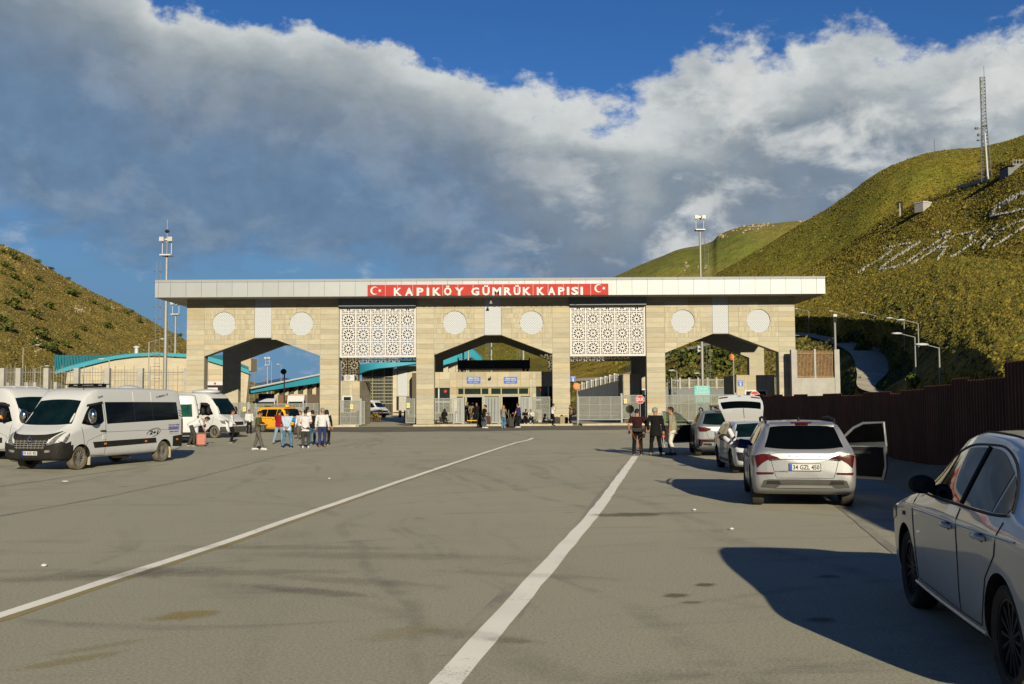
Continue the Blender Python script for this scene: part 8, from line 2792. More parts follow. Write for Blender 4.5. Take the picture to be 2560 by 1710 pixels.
person('person in a white top behind the blue bag, face towards the camera', 751, 1100, 1030, 190, 'white', 'grey', 'grey', skin=0, group=gL_, fem=True, det=0)

person('person in black with long hair sitting on the dark bench, back to the camera', 1110, 1058, None, 8, 'black', 'black', 'black', hair=('black', 'long'), sit=0.52, Y=80.3, lean=16, pose='sit_phone', H=1.62, group=gC_, fem=True, z=0.14)
person('person in a dark uniform standing inside the left hall door', 1168, 1050, 1004, 165, 'uniform', 'black', 'white', Y=84.6, z=0.145, group=gC_, pose='hang', sleeve='short')
person('person in a khaki shirt and trousers in the left hall door, back to the camera', 1181, 1053, 1006, 5, 'khaki', 'khaki', 'black', Y=83.6, z=0.14, group=gC_, pose='pocket_l', sleeve='short')
person('person in a long black coat and white top stepping out of the left hall door', 1192, 1054, 1006, 190, 'black', 'black', 'black', hair=('black', 'long'), Y=82.9, z=0.14, group=gC_, fem=True, coat=True)
person('person in cap, black t-shirt and grey jeans by the left door', 1210, 1070.5, 1012, 68, 'black', 'slate', 'white', hair=('black', 'cap'), pose='phone', sleeve='short', pitch=30, det=1, group=gC_, feet=[(-0.14, 0, 0), (0.14, 0.05, 0)])
person('person with fair hair in a spotted blouse and blue jeans before the right door', 1258, 1070, 1013, 22, 'leo', 'jeans', 'beige', hair=('fair', 'long'), pose='reach', group=gC_, fem=True, skin=0)
person('person in a navy t-shirt and black trousers holding a suitcase before the right door', 1297, 1069.5, 1008, -62, 'navy', 'black', 'white', hair=('brown', 'short'), pose='reach', sleeve='short', group=gC_, skin=0, belly=1.15)
person('person in black sitting bent over a phone on the bench by the right door', 1313, 1063, None, 172, 'black', 'black', 'white', sit=0.50, Y=79.9, z=0.13, lean=28, pitch=30, pose='sit_phone', H=1.7, sleeve='short', group=gC_)
person('person in white with curly ginger hair sitting bent over a phone', 1329, 1063, None, 190, 'white', 'black', 'white', hair=('ginger', 'short'), sit=0.50, Y=79.9, z=0.13, lean=30, pitch=34, pose='sit_phone', H=1.72, sleeve='long', group=gC_, skin=0)
person('person in a white shirt and black trousers raising a hand to the mouth', 1381, 1064.5, 1009, 78, 'white', 'black', 'black', pose='mouth', sleeve='short', group=gC_, untuck=0.02)
person('person in a tan shirt with a black backpack, one hand on the face', 1428, 1064, 1012, 250, 'tan', 'black', 'black', pose='face_l', group=gC_, fem=True, untuck=0.2)

pv = person('person in dark red with a video camera at the hip, back to the camera', 1594, 1138, 1022, 8, 'maroon', 'black', 'black', pose='hang', sleeve='short', pitch=28, yaw=25, det=2, group=gR_, feet=[(-0.13, 0, 0), (0.13, 0.0, 0)], hands=[(-0.29, 0.06, 0.92), (0.29, 0.08, 0.93)])[0]
pw = person('person in a black suit with grey hair and glasses, holding an orange microphone', 1640, 1139, 1018.5, 2, 'suit', 'suit', 'grey', hair=('grey', 'short'), pose='pocket_l', yaw=55, det=2, group=gR_, coat=True, feet=[(-0.17, 0, 0), (0.17, 0.02, 0)])[0]
px_ = person('person in a sage grey shirt and white trousers with a black watch', 1683, 1138, 1017, -68, 'sage', 'cream', 'black', hair=('black', 'short'), pose='hang', sleeve='rolled', det=2, group=gR_, yaw=-35, belly=1.2, untuck=0.16, feet=[(-0.12, -0.08, 0), (0.12, 0.12, 0)])[0]
MB().tube([(0.275, 0.05, 0.895), (0.275, 0.055, 0.93)], 0.036, 12).build('watch', SHOE['black'], px_)
MB().box((-0.05, 0.10, 1.40), (0.05, 0.115, 1.45)).build('shirt_collar', CL['sage'], px_)

# feet up through the driver's window of the silver car
ft = thing('person', 'person in the silver car with white shoes sticking out of its window', 'person', kq.root.location, kq.root.rotation_euler.z)
bodyl, tr2 = MB(), MB()
for i, (kx_, kz, ax, ay, az, tx_, ty_, tz_) in enumerate([(0.25, 0.98, 0.36, 1.10, 1.10, 0.28, 1.20, 1.32), (0.10, 1.0, 0.20, 1.14, 1.02, 0.30, 1.30, 1.16)]):
	K_, A_ = Vector((kx_, 0.45, kz)), Vector((ax, ay, az))
	bodyl.tube([K_ + Vector((-0.1, -0.35, -0.15)), K_, K_.lerp(A_, 0.4), A_], [0.07, 0.055, 0.055, 0.036], 10)
	tr2.tube([K_ + Vector((-0.1, -0.35, -0.15)), K_, K_.lerp(A_, 0.45), K_.lerp(A_, 0.86)], [0.085, 0.072, 0.068, 0.058], 12)
	T_ = Vector((tx_, ty_, tz_))
	d = (T_ - A_).normalized()
	bodyl.tube([A_, A_.lerp(T_, 0.6)], [0.036, 0.03], 8)
	sh_ = MB()
	sh_.tube([A_ - d * 0.07, A_ - d * 0.03, A_ + d * 0.06, A_ + d * 0.14, T_ + d * 0.0, T_ + d * 0.03], [(0.03, 0.03), (0.05, 0.042), (0.05, 0.045), (0.042, 0.05), (0.034, 0.046), (0.012, 0.02)], 12)
	sh_.build('shoe', SHOE['white'], ft, smooth=60)
remesh(bodyl, 'body', SKIN[1], ft, 0.012, 3)
remesh(tr2, 'trousers', CL['navyt'], ft, 0.014, 4, 0.006, 3)

# bake the remeshed figures
bpy.context.view_layer.update()
dg = bpy.context.evaluated_depsgraph_get()
baked = [(o, w_, s_, bpy.data.meshes.new_from_object(o.evaluated_get(dg), depsgraph=dg)) for o, w_, s_ in REM]
for o, w_, s_, me in baked:
	o.modifiers.clear()
	o.data = me
	if w_:
		n = len(me.vertices)
		co = np.empty(n * 3)
		me.vertices.foreach_get('co', co)
		no = np.empty(n * 3)
		me.vertex_normals.foreach_get('vector', no)
		co, no = co.reshape(-1, 3), no.reshape(-1, 3)
		rg = np.random.default_rng(s_)
		f = np.zeros(n)
		for q in range(7):                                            # soft folds
			k = rg.normal(0, 1, 3) * np.array([14, 14, 22])
			f += np.sin(co @ k + rg.uniform(0, 6.28) + 1.2 * np.sin(co @ (rg.normal(0, 9, 3)))) / 7
		co += no * (f * w_ * 1.6)[:, None]
		me.vertices.foreach_set('co', co.ravel())
		me.update()

# ---- luggage
LUG = {k: pm('luggage_' + k, c, 0.55, var=0.12, scale=6, spec=0.15) for k, c in dict(pink=(0.27, 0.11, 0.095), black=(0.013, 0.013, 0.014), brown=(0.05, 0.022, 0.018), beige=(0.15, 0.13, 0.095), blue=(0.008, 0.13, 0.42), plaid=(0.28, 0.26, 0.29), darkblue=(0.018, 0.03, 0.07), green=(0.05, 0.08, 0.05)).items()}
def suitcase(label, px, py, col, w=0.42, h=0.6, d=0.24, rz=0.0, handle=0.0, z=0.0, group=None, loc=None):
	g_ = G(px, py, z) if loc is None else loc
	s = thing('suitcase', label, 'suitcase', (g_.x, g_.y, z), rz, group)
	bm = bmesh.new()
	bmesh.ops.create_cube(bm, size=1.0)
	bmesh.ops.scale(bm, vec=(w, d, h), verts=bm.verts)
	bmesh.ops.translate(bm, vec=(0, 0, h / 2 + 0.05), verts=bm.verts)
	bmesh.ops.bevel(bm, geom=bm.edges[:], offset=0.045, segments=3, affect='EDGES')
	me = bpy.data.meshes.new('shell')
	bm.to_mesh(me)
	bm.free()
	me.polygons.foreach_set('use_smooth', [True] * len(me.polygons))
	me.set_sharp_from_angle(angle=R(50))
	obj('shell', me, LUG[col], s)
	for i in range(4):
		xx = -w / 2 + 0.07 + (w - 0.14) * i / 3
		MB().box((xx - 0.008, -d / 2 - 0.006, 0.12), (xx + 0.008, -d / 2 + 0.004, h - 0.02)).build('rib', LUG[col], s)
	MB().tube([(-0.09, 0, h + 0.04), (-0.08, 0, h + 0.085), (0.08, 0, h + 0.085), (0.09, 0, h + 0.04)], 0.014, 6).build('grip', BLACKP, s)
	if handle:
		for sx in (-0.1, 0.1):
			MB().tube([(sx, d / 2 - 0.04, h), (sx, d / 2 - 0.04, h + handle)], 0.009, 5).build('pull_rod', STEEL, s)
		MB().tube([(-0.11, d / 2 - 0.04, h + handle), (0.11, d / 2 - 0.04, h + handle)], 0.016, 6).build('pull_handle', BLACKP, s)
	for sx in (-1, 1):
		for sy in (-1, 1):
			MB().lathe([(0.0, -0.012), (0.03, -0.012), (0.03, 0.012), (0.0, 0.012)], 10, 'X', (sx * (w / 2 - 0.05), sy * (d / 2 - 0.05), 0.031)).build('wheel', BLACKP, s)
	return s
gS = 'luggage standing on the ground'
suitcase('pink hard shell suitcase held by the bending man behind the minibus', 503, 1116, 'pink', 0.40, 0.52, 0.24, 0.2, group=gS)
suitcase('black bag behind the legs of the bending man', 488, 1113, 'black', 0.45, 0.48, 0.3, -0.2, group=gS)
suitcase('black suitcase with a blue bag on it between the standing men', 743, 1087, 'black', 0.46, 0.68, 0.28, 0.2, group=gS)
sc_ = G(743, 1087)
bb = thing('blue_bag', 'bright blue bag lying on a black suitcase between the standing men', 'bag', (sc_.x - 0.05, sc_.y, 0.735))
MB().ellipsoid((0, 0, 0.15), (0.33, 0.2, 0.16), 16, 10).build('bag', LUG['blue'], bb, smooth=180)
MB().tube([(-0.15, 0, 0.28), (-0.1, 0, 0.38), (0.1, 0, 0.38), (0.15, 0, 0.28)], 0.015, 6).build('strap', LUG['darkblue'], bb)
suitcase('black suitcase standing left of the person in cap and black t-shirt', 1201, 1069, 'black', 0.5, 0.75, 0.3, 0.2, 0.25, group=gS)
suitcase('black bag on the pavement by the left hall door', 1203, 1056, 'black', 0.55, 0.7, 0.3, 0.1, z=0.14, group=gS)
suitcase('brown suitcase standing right of the person in cap and black t-shirt', 1220, 1061, 'brown', 0.42, 0.62, 0.26, -0.3, 0.2, z=0.14, group=gS)
suitcase('small ribbed suitcase in the left hall door by the khaki shirt', 1180, 1056, 'darkblue', 0.34, 0.55, 0.22, 0.1, 0.3, z=0.14, group=gS)
suitcase('large black suitcase between the blouse and the navy t-shirt', 1280, 1069, 'black', 0.52, 0.75, 0.32, 0.1, 0.25, group=gS)
suitcase('dark blue suitcase beside the large black one before the right door', 1290, 1067, 'darkblue', 0.40, 0.68, 0.26, -0.2, group=gS)
suitcase('black suitcase behind the blouse before the right door', 1273, 1066, 'black', 0.40, 0.6, 0.26, 0.3, group=gS)
suitcase('black suitcase next to the man in white shirt and black trousers', 1392, 1063.5, 'black', 0.42, 0.62, 0.26, 0.1, group=gS)
suitcase('beige suitcase before the luggage trolley', 1405.5, 1063.5, 'beige', 0.42, 0.70, 0.26, 0.1, 0.1, group=gS)
suitcase('black suitcase by the person with the backpack', 1415, 1063, 'black', 0.36, 0.60, 0.26, -0.1, 0.2, group=gS)
gt = G(1404, 1060)
tl = thing('luggage_trolley', 'luggage trolley loaded with plaid bags beside the man in white shirt', 'trolley', (gt.x, gt.y + 0.5, 0))
for sx in (-0.35, 0.35):
	MB().tube([(sx, 0, 0.15), (sx, 0.1, 1.15)], 0.02, 6).build('side_tube', STEEL, tl)
MB().tube([(-0.35, 0.1, 1.15), (0.35, 0.1, 1.15)], 0.02, 6).build('handle', STEEL, tl)
MB().box((-0.4, -0.6, 0.14), (0.4, 0.1, 0.18)).build('tray', STEEL, tl)
for sx in (-0.3, 0.3):
	MB().lathe([(0, -0.02), (0.07, -0.02), (0.07, 0.02), (0, 0.02)], 12, 'X', (sx, -0.4, 0.07)).build('wheel', DARK, tl)
for i, (dx, lab) in enumerate(((-0.42, 'left'), (0.22, 'right'))):
	bg = thing('plaid_bag', 'pale plaid bag on the luggage trolley, %s one of two' % lab, 'bag', (gt.x + dx, gt.y + 0.1, 0.62), group=gS)
	MB().ellipsoid((0, 0, 0.22), (0.30, 0.2, 0.24), 14, 10).build('bag', LUG['plaid'], bg, smooth=180)
	MB().box((-0.2, -0.15, -0.44), (0.2, 0.15, 0.0)).build('lower_bag', LUG['plaid'], bg)
# backpack on the tan shirt, camera of the man in dark red, microphone
def rel(root, v):
	return root.matrix_world @ Vector(v)
bpy.context.view_layer.update()
pu = [p for p in PEOPLE if 'tan shirt with a black backpack' in p['label']][0]
bp_ = thing('backpack', 'full black backpack worn by the person in a tan shirt', 'backpack', rel(pu, (0, -0.24, 1.14)), pu.rotation_euler.z)
MB().ellipsoid((0, 0, 0), (0.19, 0.17, 0.28), 16, 12).build('sack', LUG['black'], bp_, smooth=180)
MB().ellipsoid((0, -0.13, -0.08), (0.14, 0.08, 0.14), 12, 8).build('pocket', LUG['black'], bp_, smooth=180)
for sx in (-0.12, 0.12):
	MB().tube([(sx, 0.08, 0.24), (sx, 0.2, 0.30), (sx, 0.34, 0.2), (sx * 1.3, 0.30, -0.05), (sx * 1.3, 0.1, -0.2)], 0.02, 6).build('strap', LUG['black'], bp_)
vc = thing('video_camera', 'black video camera hanging at the hip of the man in dark red', 'camera', rel(pv, (0.05, -0.19, 0.95)), pv.rotation_euler.z)
vc.scale = (0.66, 0.8, 0.8)
MB().box((-0.24, -0.09, -0.06), (0.16, 0.05, 0.10)).build('camera_body', BLACKP, vc)
MB().lathe([(0.05, 0.16), (0.06, 0.2), (0.075, 0.34), (0.0, 0.33)], 12, 'X', (0, -0.02, 0.0)).build('lens', DARK, vc, smooth=40)
MB().tube([(-0.2, -0.02, 0.10), (-0.18, -0.02, 0.17), (0.04, -0.02, 0.17), (0.08, -0.02, 0.10)], 0.016, 6).build('carry_handle', BLACKP, vc)
MB().box((-0.36, -0.07, -0.03), (-0.24, 0.03, 0.10)).build('battery', BLACKP, vc)
MB().ellipsoid((0.26, -0.06, -0.24), (0.09, 0.07, 0.10), 12, 8).build('headphones', BLACKP, vc, smooth=180)
MB().tube([(-0.26, 0.0, 0.05), (-0.1, 0.06, 0.35), (0.02, 0.10, 0.55), (0.02, 0.20, 0.60)], 0.012, 6).build('shoulder_strap', BLACKP, vc)
MB().tube([(-0.34, 0.0, 0.05), (-0.30, -0.05, -0.20), (-0.16, -0.06, -0.40), (-0.05, -0.05, -0.52), (0.03, -0.05, -0.60), (-0.03, -0.05, -0.78), (-0.13, -0.05, -0.85), (0.15, -0.05, -0.85), (0.02, -0.05, -0.66), (-0.04, -0.06, -0.5), (0.10, -0.05, -0.33), (0.22, -0.06, -0.26)], 0.006, 5).build('orange_cable', pm('cable_orange', (0.42, 0.09, 0.01), 0.5), vc)
mc = thing('microphone', 'microphone with an orange cube held by the man in a black suit', 'microphone', rel(pw, (0.27, 0.10, 0.76)), pw.rotation_euler.z)
MB().tube([(0, 0.0, -0.02), (0, 0.02, 0.10)], 0.016, 8).build('handle', BLACKP, mc)
MB().box((-0.035, -0.03, -0.10), (0.035, 0.04, -0.03)).build('cube', pm('mic_orange', (0.42, 0.06, 0.015), 0.6), mc)
MB().tube([(0.0, 0, -0.10), (0.01, 0, -0.35), (0.08, 0.02, -0.55), (0.2, 0.05, -0.70)], 0.010, 5).build('cable', SHOE['white'], mc)
# round glasses on the man in the suit
# ------------------------------------------------------------------ growth, stones and masts on the hills
def leafm(name, a, b):
	m = bpy.data.materials.new(name)
	m.use_nodes = True
	t = NT(m.node_tree)
	r_ = t.n('ShaderNodeNewGeometry').outputs['Random Per Island']
	col = t.ramp(r_, [(0.0, a), (1.0, b)])
	bs = t.n('ShaderNodeBsdfPrincipled', Base_Color=col, Roughness=0.9)
	bs.inputs['Specular IOR Level'].default_value = 0.1
	t.n('ShaderNodeOutputMaterial', i0=bs)
	return m
TUFT = leafm('dry_tufts', (0.055, 0.055, 0.010), (0.185, 0.150, 0.025))
TUFTL = leafm('grey_tufts', (0.06, 0.056, 0.018), (0.19, 0.148, 0.046))
BUSH = leafm('bush_leaves', (0.018, 0.030, 0.008), (0.085, 0.095, 0.022))
LEAF = leafm('tree_leaves', (0.025, 0.045, 0.008), (0.10, 0.13, 0.02))
SCRUB = leafm('scrub_leaves', (0.035, 0.040, 0.010), (0.15, 0.13, 0.035))
def raw(name, V, F, mat, k=3):
	me = bpy.data.meshes.new(name)
	V, F = np.asarray(V, np.float32).reshape(-1, 3), np.asarray(F, np.int32).reshape(-1)
	me.vertices.add(len(V))
	me.vertices.foreach_set('co', V.ravel())
	me.loops.add(len(F))
	me.loops.foreach_set('vertex_index', F)
	n = len(F) // k
	me.polygons.add(n)
	me.polygons.foreach_set('loop_start', np.arange(n, dtype=np.int32) * k)
	me.polygons.foreach_set('loop_total', np.full(n, k, np.int32))
	me.update()
	me.validate()
	return obj(name, me, mat)
def scatter(name, rows, n, size, mat, seed, i0=0.0, i1=1.0, hk=0.8, dens=None, jmin=0, jmax=1.0):
	"""small leaning clumps strewn over a grid surface; size = (base, per metre of distance)"""
	rg = np.random.default_rng(seed)
	A = np.array(rows, dtype=float)
	ni, nj = A.shape[:2]
	ui = (i0 + (i1 - i0) * rg.random(n)) * (ni - 1.001)
	uj = (jmin + (jmax - jmin) * rg.random(n)) * (nj - 1.001)
	a, b = ui.astype(int), uj.astype(int)
	s, t = (ui - a)[:, None], (uj - b)[:, None]
	P = (A[a, b] * (1 - s) + A[a + 1, b] * s) * (1 - t) + (A[a, b + 1] * (1 - s) + A[a + 1, b + 1] * s) * t
	if dens:
		keep = np.array([fb((p[0], p[1], p[2]), dens, 3) > -0.12 for p in P])
		P = P[keep]
	n = len(P)
	r = (size[0] + size[1] * P[:, 1]) * np.exp(rg.normal(0, 0.38, n))
	k = 5
	ang = rg.random(n)[:, None] * 6.28 + np.arange(k)[None, :] * 2 * math.pi / k
	rr = r[:, None] * rg.uniform(0.6, 1.25, (n, k))
	base = np.stack([P[:, 0, None] + rr * np.cos(ang), P[:, 1, None] + rr * np.sin(ang), P[:, 2, None] + rg.uniform(-0.25, 0.12, (n, k)) * r[:, None] - 0.05], -1)
	apex = P + np.stack([rg.normal(0, 0.35, n) * r, rg.normal(0, 0.35, n) * r, r * hk * rg.uniform(0.6, 1.5, n)], -1)
	V = np.concatenate([base, apex[:, None, :]], 1)
	o = np.arange(n)[:, None, None] * (k + 1)
	F = np.array([[i, (i + 1) % k, k] for i in range(k)])[None] + o
	ob = raw(name, V, F, mat)
	ob['kind'] = 'stuff'
	return ob
NRA = len(RA) - 1
scatter('dry_grass', RA, 110000, (0.06, 0.00062), TUFT, 1, 3.0 / 6, 5.05 / 6, 0.8, jmin=0.2)
scatter('dry_grass', RA, 7000, (0.05, 0.0008), TUFT, 2, 2.1 / 6, 3.0 / 6, 0.5, 0.05, jmin=0.2)
scatter('bank_scrub', RA, 26000, (0.10, 0.0012), SCRUB, 3, 0.02, 0.97 / 6, 0.9, 0.05, jmin=0.15)
scatter('verge_scrub', RA, 6000, (0.08, 0.0012), BUSH, 4, 2.05 / 6, 2.5 / 6, 0.9, 0.06, jmin=0.35)
scatter('hill_scrub', RA, 2500, (0.08, 0.0013), BUSH, 6, 2.9 / 6, 4.2 / 6, 0.8, 0.05, jmin=0.3)
scatter('dry_grass', RL, 80000, (0.06, 0.0006), TUFTL, 5, 0.0, 0.70, 0.75)
scatter('hill_scrub', RL, 1300, (0.06, 0.0008), BUSH, 7, 0.0, 0.68, 0.8, 0.03)
scatter('dry_grass', RB, 60000, (0.1, 0.00055), TUFT, 8, 0.1, 0.69, 0.6)

def bush_mesh(name, seed, n, mat, flat=0.75, leaf=0.16, core=0.55):
	rg = random.Random(seed)
	mb = MB()
	lobes = [(Vector((rg.uniform(-.5, .5), rg.uniform(-.5, .5), rg.uniform(0.25, 0.75) * flat)), rg.uniform(0.3, 0.55)) for _ in range(7)]
	for i in range(n):
		c, r = rg.choice(lobes)
		d = Vector((rg.gauss(0, 1), rg.gauss(0, 1), rg.gauss(0.25, 1))).normalized()
		p = c + d * r * rg.uniform(core, 1.05)
		if p.z < 0.02:
			continue
		u = d.orthogonal().normalized()
		u = (Matrix.Rotation(rg.uniform(0, 6.28), 3, d) @ u)
		w_ = d.cross(u) * 0.6 + d * rg.uniform(-0.4, 0.6)
		s = leaf * rg.uniform(0.6, 1.4)
		mb.add([p - u * s, p + w_ * s, p + u * s, p - w_ * s], [(0, 1, 2, 3)])
	me = mb.mesh(name)
	me.materials.append(mat)
	return me
TR = pm('bark', (0.05, 0.038, 0.025), 0.9, var=0.3)
BM = [bush_mesh('crown', 20 + i, 190, BUSH) for i in range(3)]
TM = [bush_mesh('crown', 40 + i, 420, LEAF, 1.2, 0.13, 0.35) for i in range(3)]
def shrub_at(name, label, px, py, s, bvh, me, group=None, back=0.0, cat='shrub'):
	h = bvh.ray_cast(Vector((0, 0, CAM_Z)), ray(px, py).normalized())
	if h[0] is None:
		return
	q = h[0]
	t_ = thing(name, label, cat, (q.x, q.y - back, q.z - 0.05 * s), random.uniform(0, 6), group)
	s *= q.y / 260 if cat == 'tree' or 'leafy' in label or 'hill road' in label else 1.0
	t_.scale = (s, s, s * random.uniform(0.8, 1.15))
	obj('crown', me, None, t_)
	mb = MB()
	mb.tube([(0, 0, -0.3), (0.02, 0, 0.1), (0.0, 0.03, 0.45)], [0.06, 0.05, 0.03], 5)
	for a in (0.3, 2.4, 4.5):
		mb.tube([(0, 0, 0.12), (0.22 * math.cos(a), 0.22 * math.sin(a), 0.42)], [0.035, 0.02], 4)
	mb.build('trunk', TR, t_)
for i, (zx, zy, s) in enumerate([(20, 400, 3), (90, 395, 2.4), (140, 440, 3.6), (185, 490, 3.6), (65, 560, 4), (115, 590, 2.6), (30, 635, 2.2), (150, 685, 3.6), (180, 695, 2.6), (300, 780, 3), (130, 800, 2.6), (405, 510, 2.8), (550, 590, 3),
								 (660, 645, 2.4), (740, 695, 2), (415, 705, 2.8), (755, 855, 5), (790, 845, 3), (855, 855, 2.4), (980, 820, 2), (1110, 865, 1.8), (1180, 908, 2.4), (1010, 950, 3), (115, 990, 4.6), (220, 880, 4.6), (285, 885, 2.4),
								 (520, 1000, 3.4), (1160, 1030, 2.8), (1375, 1065, 3.4), (1425, 1048, 2.4), (1605, 1115, 3), (1505, 1160, 2.8), (1155, 1215, 3.6), (30, 1170, 4), (35, 1250, 5), (370, 1100, 4), (430, 1320, 5), (540, 1470, 5.4),
								 (390, 1420, 3), (705, 1420, 3), (825, 1330, 3), (910, 1245, 2.6), (1825, 1390, 3), (1945, 1322, 3)]):
	shrub_at('shrub', 'dark round shrub growing on the rocky hill left of the gate', zx / 4.356, 540 + zy / 4.356, s * 0.55, bvhL, BM[i % 3], 'shrubs on the rocky left hill')
for i, (px, py, s, lab) in enumerate([(2103, 862, 2.6, 'small round tree at the near edge of the hill road beside the camera pole'), (2158, 880, 3.2, 'leafy small tree at the outer bend of the hill road'), (2219, 868, 3.0, 'leafy young tree between the lamp posts above the road bend'),
									  (2250, 925, 3.0, 'round shrub at the inner side of the hill road'), (2288, 968, 3.2, 'bright green leafy shrub rising just above the brown fence'), (2075, 905, 2.4, 'shrub on the bank between the concrete wall and the hill road')]):
	shrub_at('small_tree' if s > 3.1 else 'shrub', lab, px, py, s, bvhA, TM[i % 3], cat='tree' if s > 3.1 else 'shrub')
rgb_ = random.Random(8)
for i in range(10):
	shrub_at('shrub', 'dark shrub on the grassy bank seen through the right arch', 1668 + i * 17 + rgb_.uniform(-5, 5), rgb_.uniform(885, 955), rgb_.uniform(1.6, 3.4), bvhA, BM[i % 3], 'shrubs on the bank behind the right arch')

# letters of white stones laid out on the hillside
STW = leafm('white_stones', (0.20, 0.205, 0.20), (0.36, 0.37, 0.36))
hl_ = thing('hillside_lettering', 'large slanting letters laid out in white stones on the right hillside', 'lettering', (0, 0, 0))
strokes = [(1.6, [(2208, 624), (2232, 617), (2277, 608)]), (2.2, [(2301, 604), (2260, 631), (2223, 653), (2198, 674)]), (1.3, [(2232, 625), (2195, 653), (2161, 672), (2147, 683)]), (1.7, [(2198, 674), (2220, 674), (2260, 662)]),
		   (1.2, [(2260, 662), (2299, 634), (2350, 601), (2372, 590)]), (1.6, [(2279, 660), (2316, 639), (2339, 622), (2369, 603)]), (1.2, [(2339, 622), (2378, 617)]), (1.9, [(2364, 624), (2343, 651)]), (0.9, [(2378, 644), (2395, 634), (2440, 603)]),
		   (1.9, [(2457, 622), (2478, 594)]), (0.9, [(2482, 618), (2510, 601), (2560, 568)]), (1.8, [(2331, 589), (2346, 581)]), (1.8, [(2355, 588), (2375, 578)]), (1.1, [(2375, 597), (2394, 588), (2444, 579)]), (1.6, [(2424, 598), (2441, 581)]),
		   (1.1, [(2444, 607), (2470, 586), (2494, 564)]), (1.0, [(2484, 588), (2520, 568), (2560, 551)]), (3.4, [(2478, 540), (2491, 520), (2524, 500), (2575, 476)]), (1.4, [(2476, 542), (2517, 534), (2575, 521)])]
rs = np.random.default_rng(4)
for wd, pl in strokes:
	V, F = [], []
	for i in range(len(pl) - 1):
		(ax, ay), (bx_, by_) = pl[i], pl[i + 1]
		L = math.hypot(bx_ - ax, by_ - ay)
		for k in range(int(L * wd * 1.15)):
			u = rs.random()
			px = ax + (bx_ - ax) * u + rs.normal(0, 0.55 * wd)
			py = ay + (by_ - ay) * u + rs.normal(0, 0.6 * wd)
			h = bvhA.ray_cast(Vector((0, 0, CAM_Z)), ray(px, py).normalized())
			if h[0] is None:
				continue
			q, r = h[0] + Vector((0, 0, 0.08)), 0.21 * math.exp(rs.normal(0, 0.3))
			o = len(V)
			n = 5
			a0 = rs.random() * 6
			V += [(q.x + r * rs.uniform(.7, 1.3) * math.cos(a0 + 6.283 * j / n), q.y + r * rs.uniform(.7, 1.3) * math.sin(a0 + 6.283 * j / n), q.z - 0.1) for j in range(n)]
			V.append((q.x + rs.normal(0, .1), q.y + rs.normal(0, .1), q.z + r * 1.35))
			F += [(o + j, o + (j + 1) % n, o + n) for j in range(n)]
	ob = raw('stone_stroke', V, F, STW)
	ob.parent = hl_
	ob['kind'] = 'stuff'

def ground_at(px, py, bvh=bvhA):
	return bvh.ray_cast(Vector((0, 0, CAM_Z)), ray(px, py).normalized())[0]
GSTEEL = pm('mast_steel', (0.075, 0.085, 0.085), 0.7, metal=0.2, var=0.2)
q = ground_at(2463, 452)
q = q if q else at(2463, 452, 285)
rm = thing('radio_mast', 'tall lattice radio mast with antennas on the right hill', 'mast', q)
s_ = q.y / FPX
Ht = (452 - 186) * s_
wb_, wt_ = 13 * s_, 6.5 * s_
legs = [(-1, -0.6), (1, -0.6), (0, 1.0)]
lw = lambda t: wb_ + (wt_ - wb_) * min(1, t / 0.62)
for lx, ly in legs:
	MB().tube([(lx * lw(t), ly * lw(t), Ht * t - 0.5 * (t == 0)) for t in (0, 0.31, 0.62, 1.0)], 0.11, 5).build('leg', GSTEEL, rm)
mb = MB()
nb = 30
for i in range(nb):
	t0, t1 = i / nb, (i + 1) / nb
	for a, b in ((0, 1), (1, 2), (2, 0)):
		A_, B_ = legs[a], legs[b]
		if i % 2:
			A_, B_ = B_, A_
		mb.tube([(A_[0] * lw(t0), A_[1] * lw(t0), Ht * t0), (B_[0] * lw(t1), B_[1] * lw(t1), Ht * t1)], 0.055, 4, False)
		mb.tube([(A_[0] * lw(t1), A_[1] * lw(t1), Ht * t1), (B_[0] * lw(t1), B_[1] * lw(t1), Ht * t1)], 0.045, 4, False)
mb.build('lattice_bracing', GSTEEL, rm)['kind'] = 'stuff'
MB().tube([(1.0 * wt_, 0, Ht), (1.0 * wt_, 0, Ht + 30 * s_)], 0.06, 5).build('whip_antenna', GSTEEL, rm)
MB().tube([(0.1, -wb_, -0.5), (-3 * s_, -wb_, 120 * s_)], [0.28, 0.22], 8).build('white_pole', WPLAST, rm)
for dx, dz, w_, h_ in ((-17, 135, 4, 5), (-13, 118, 2, 6), (-14, 104, 3, 3), (4, 140, 5, 3), (6, 68, 4, 3)):
	MB().box((dx * s_ - w_ * s_, -0.3, dz * s_ - h_ * s_ / 2), (dx * s_ + w_ * s_, 0.3, dz * s_ + h_ * s_ / 2)).build('antenna', GSTEEL, rm)
	MB().tube([(dx * s_, 0, dz * s_), (0, 0, dz * s_)], 0.06, 4).build('antenna_arm', GSTEEL, rm)
cwl = thing('mast_wall', 'low pale block wall before the radio mast on the right hill', 'wall', (0, 0, 0))
P_ = [(2393, 474), (2420, 466), (2445, 458), (2468, 451)]
for i in range(3):
	a, b = [ground_at(*p) or at(*p, 285) for p in P_[i:i + 2]]
	for j in range(3):
		c, d = a.lerp(b, j / 3), a.lerp(b, (j + 1) / 3 - 0.02)
		e = 9 * c.y / FPX
		MB().add([(c.x, c.y - 0.5, c.z - 1), (d.x, d.y - 0.5, d.z - 1), (d.x, d.y - 0.5, d.z + e), (c.x, c.y - 0.5, c.z + e), (c.x, c.y + 0.3, c.z - 1), (d.x, d.y + 0.3, d.z - 1), (d.x, d.y + 0.3, d.z + e), (c.x, c.y + 0.3, c.z + e)],
				 [(0, 1, 2, 3), (5, 4, 7, 6), (1, 5, 6, 2), (4, 0, 3, 7), (3, 2, 6, 7)]).build('wall_block', CONC, cwl)
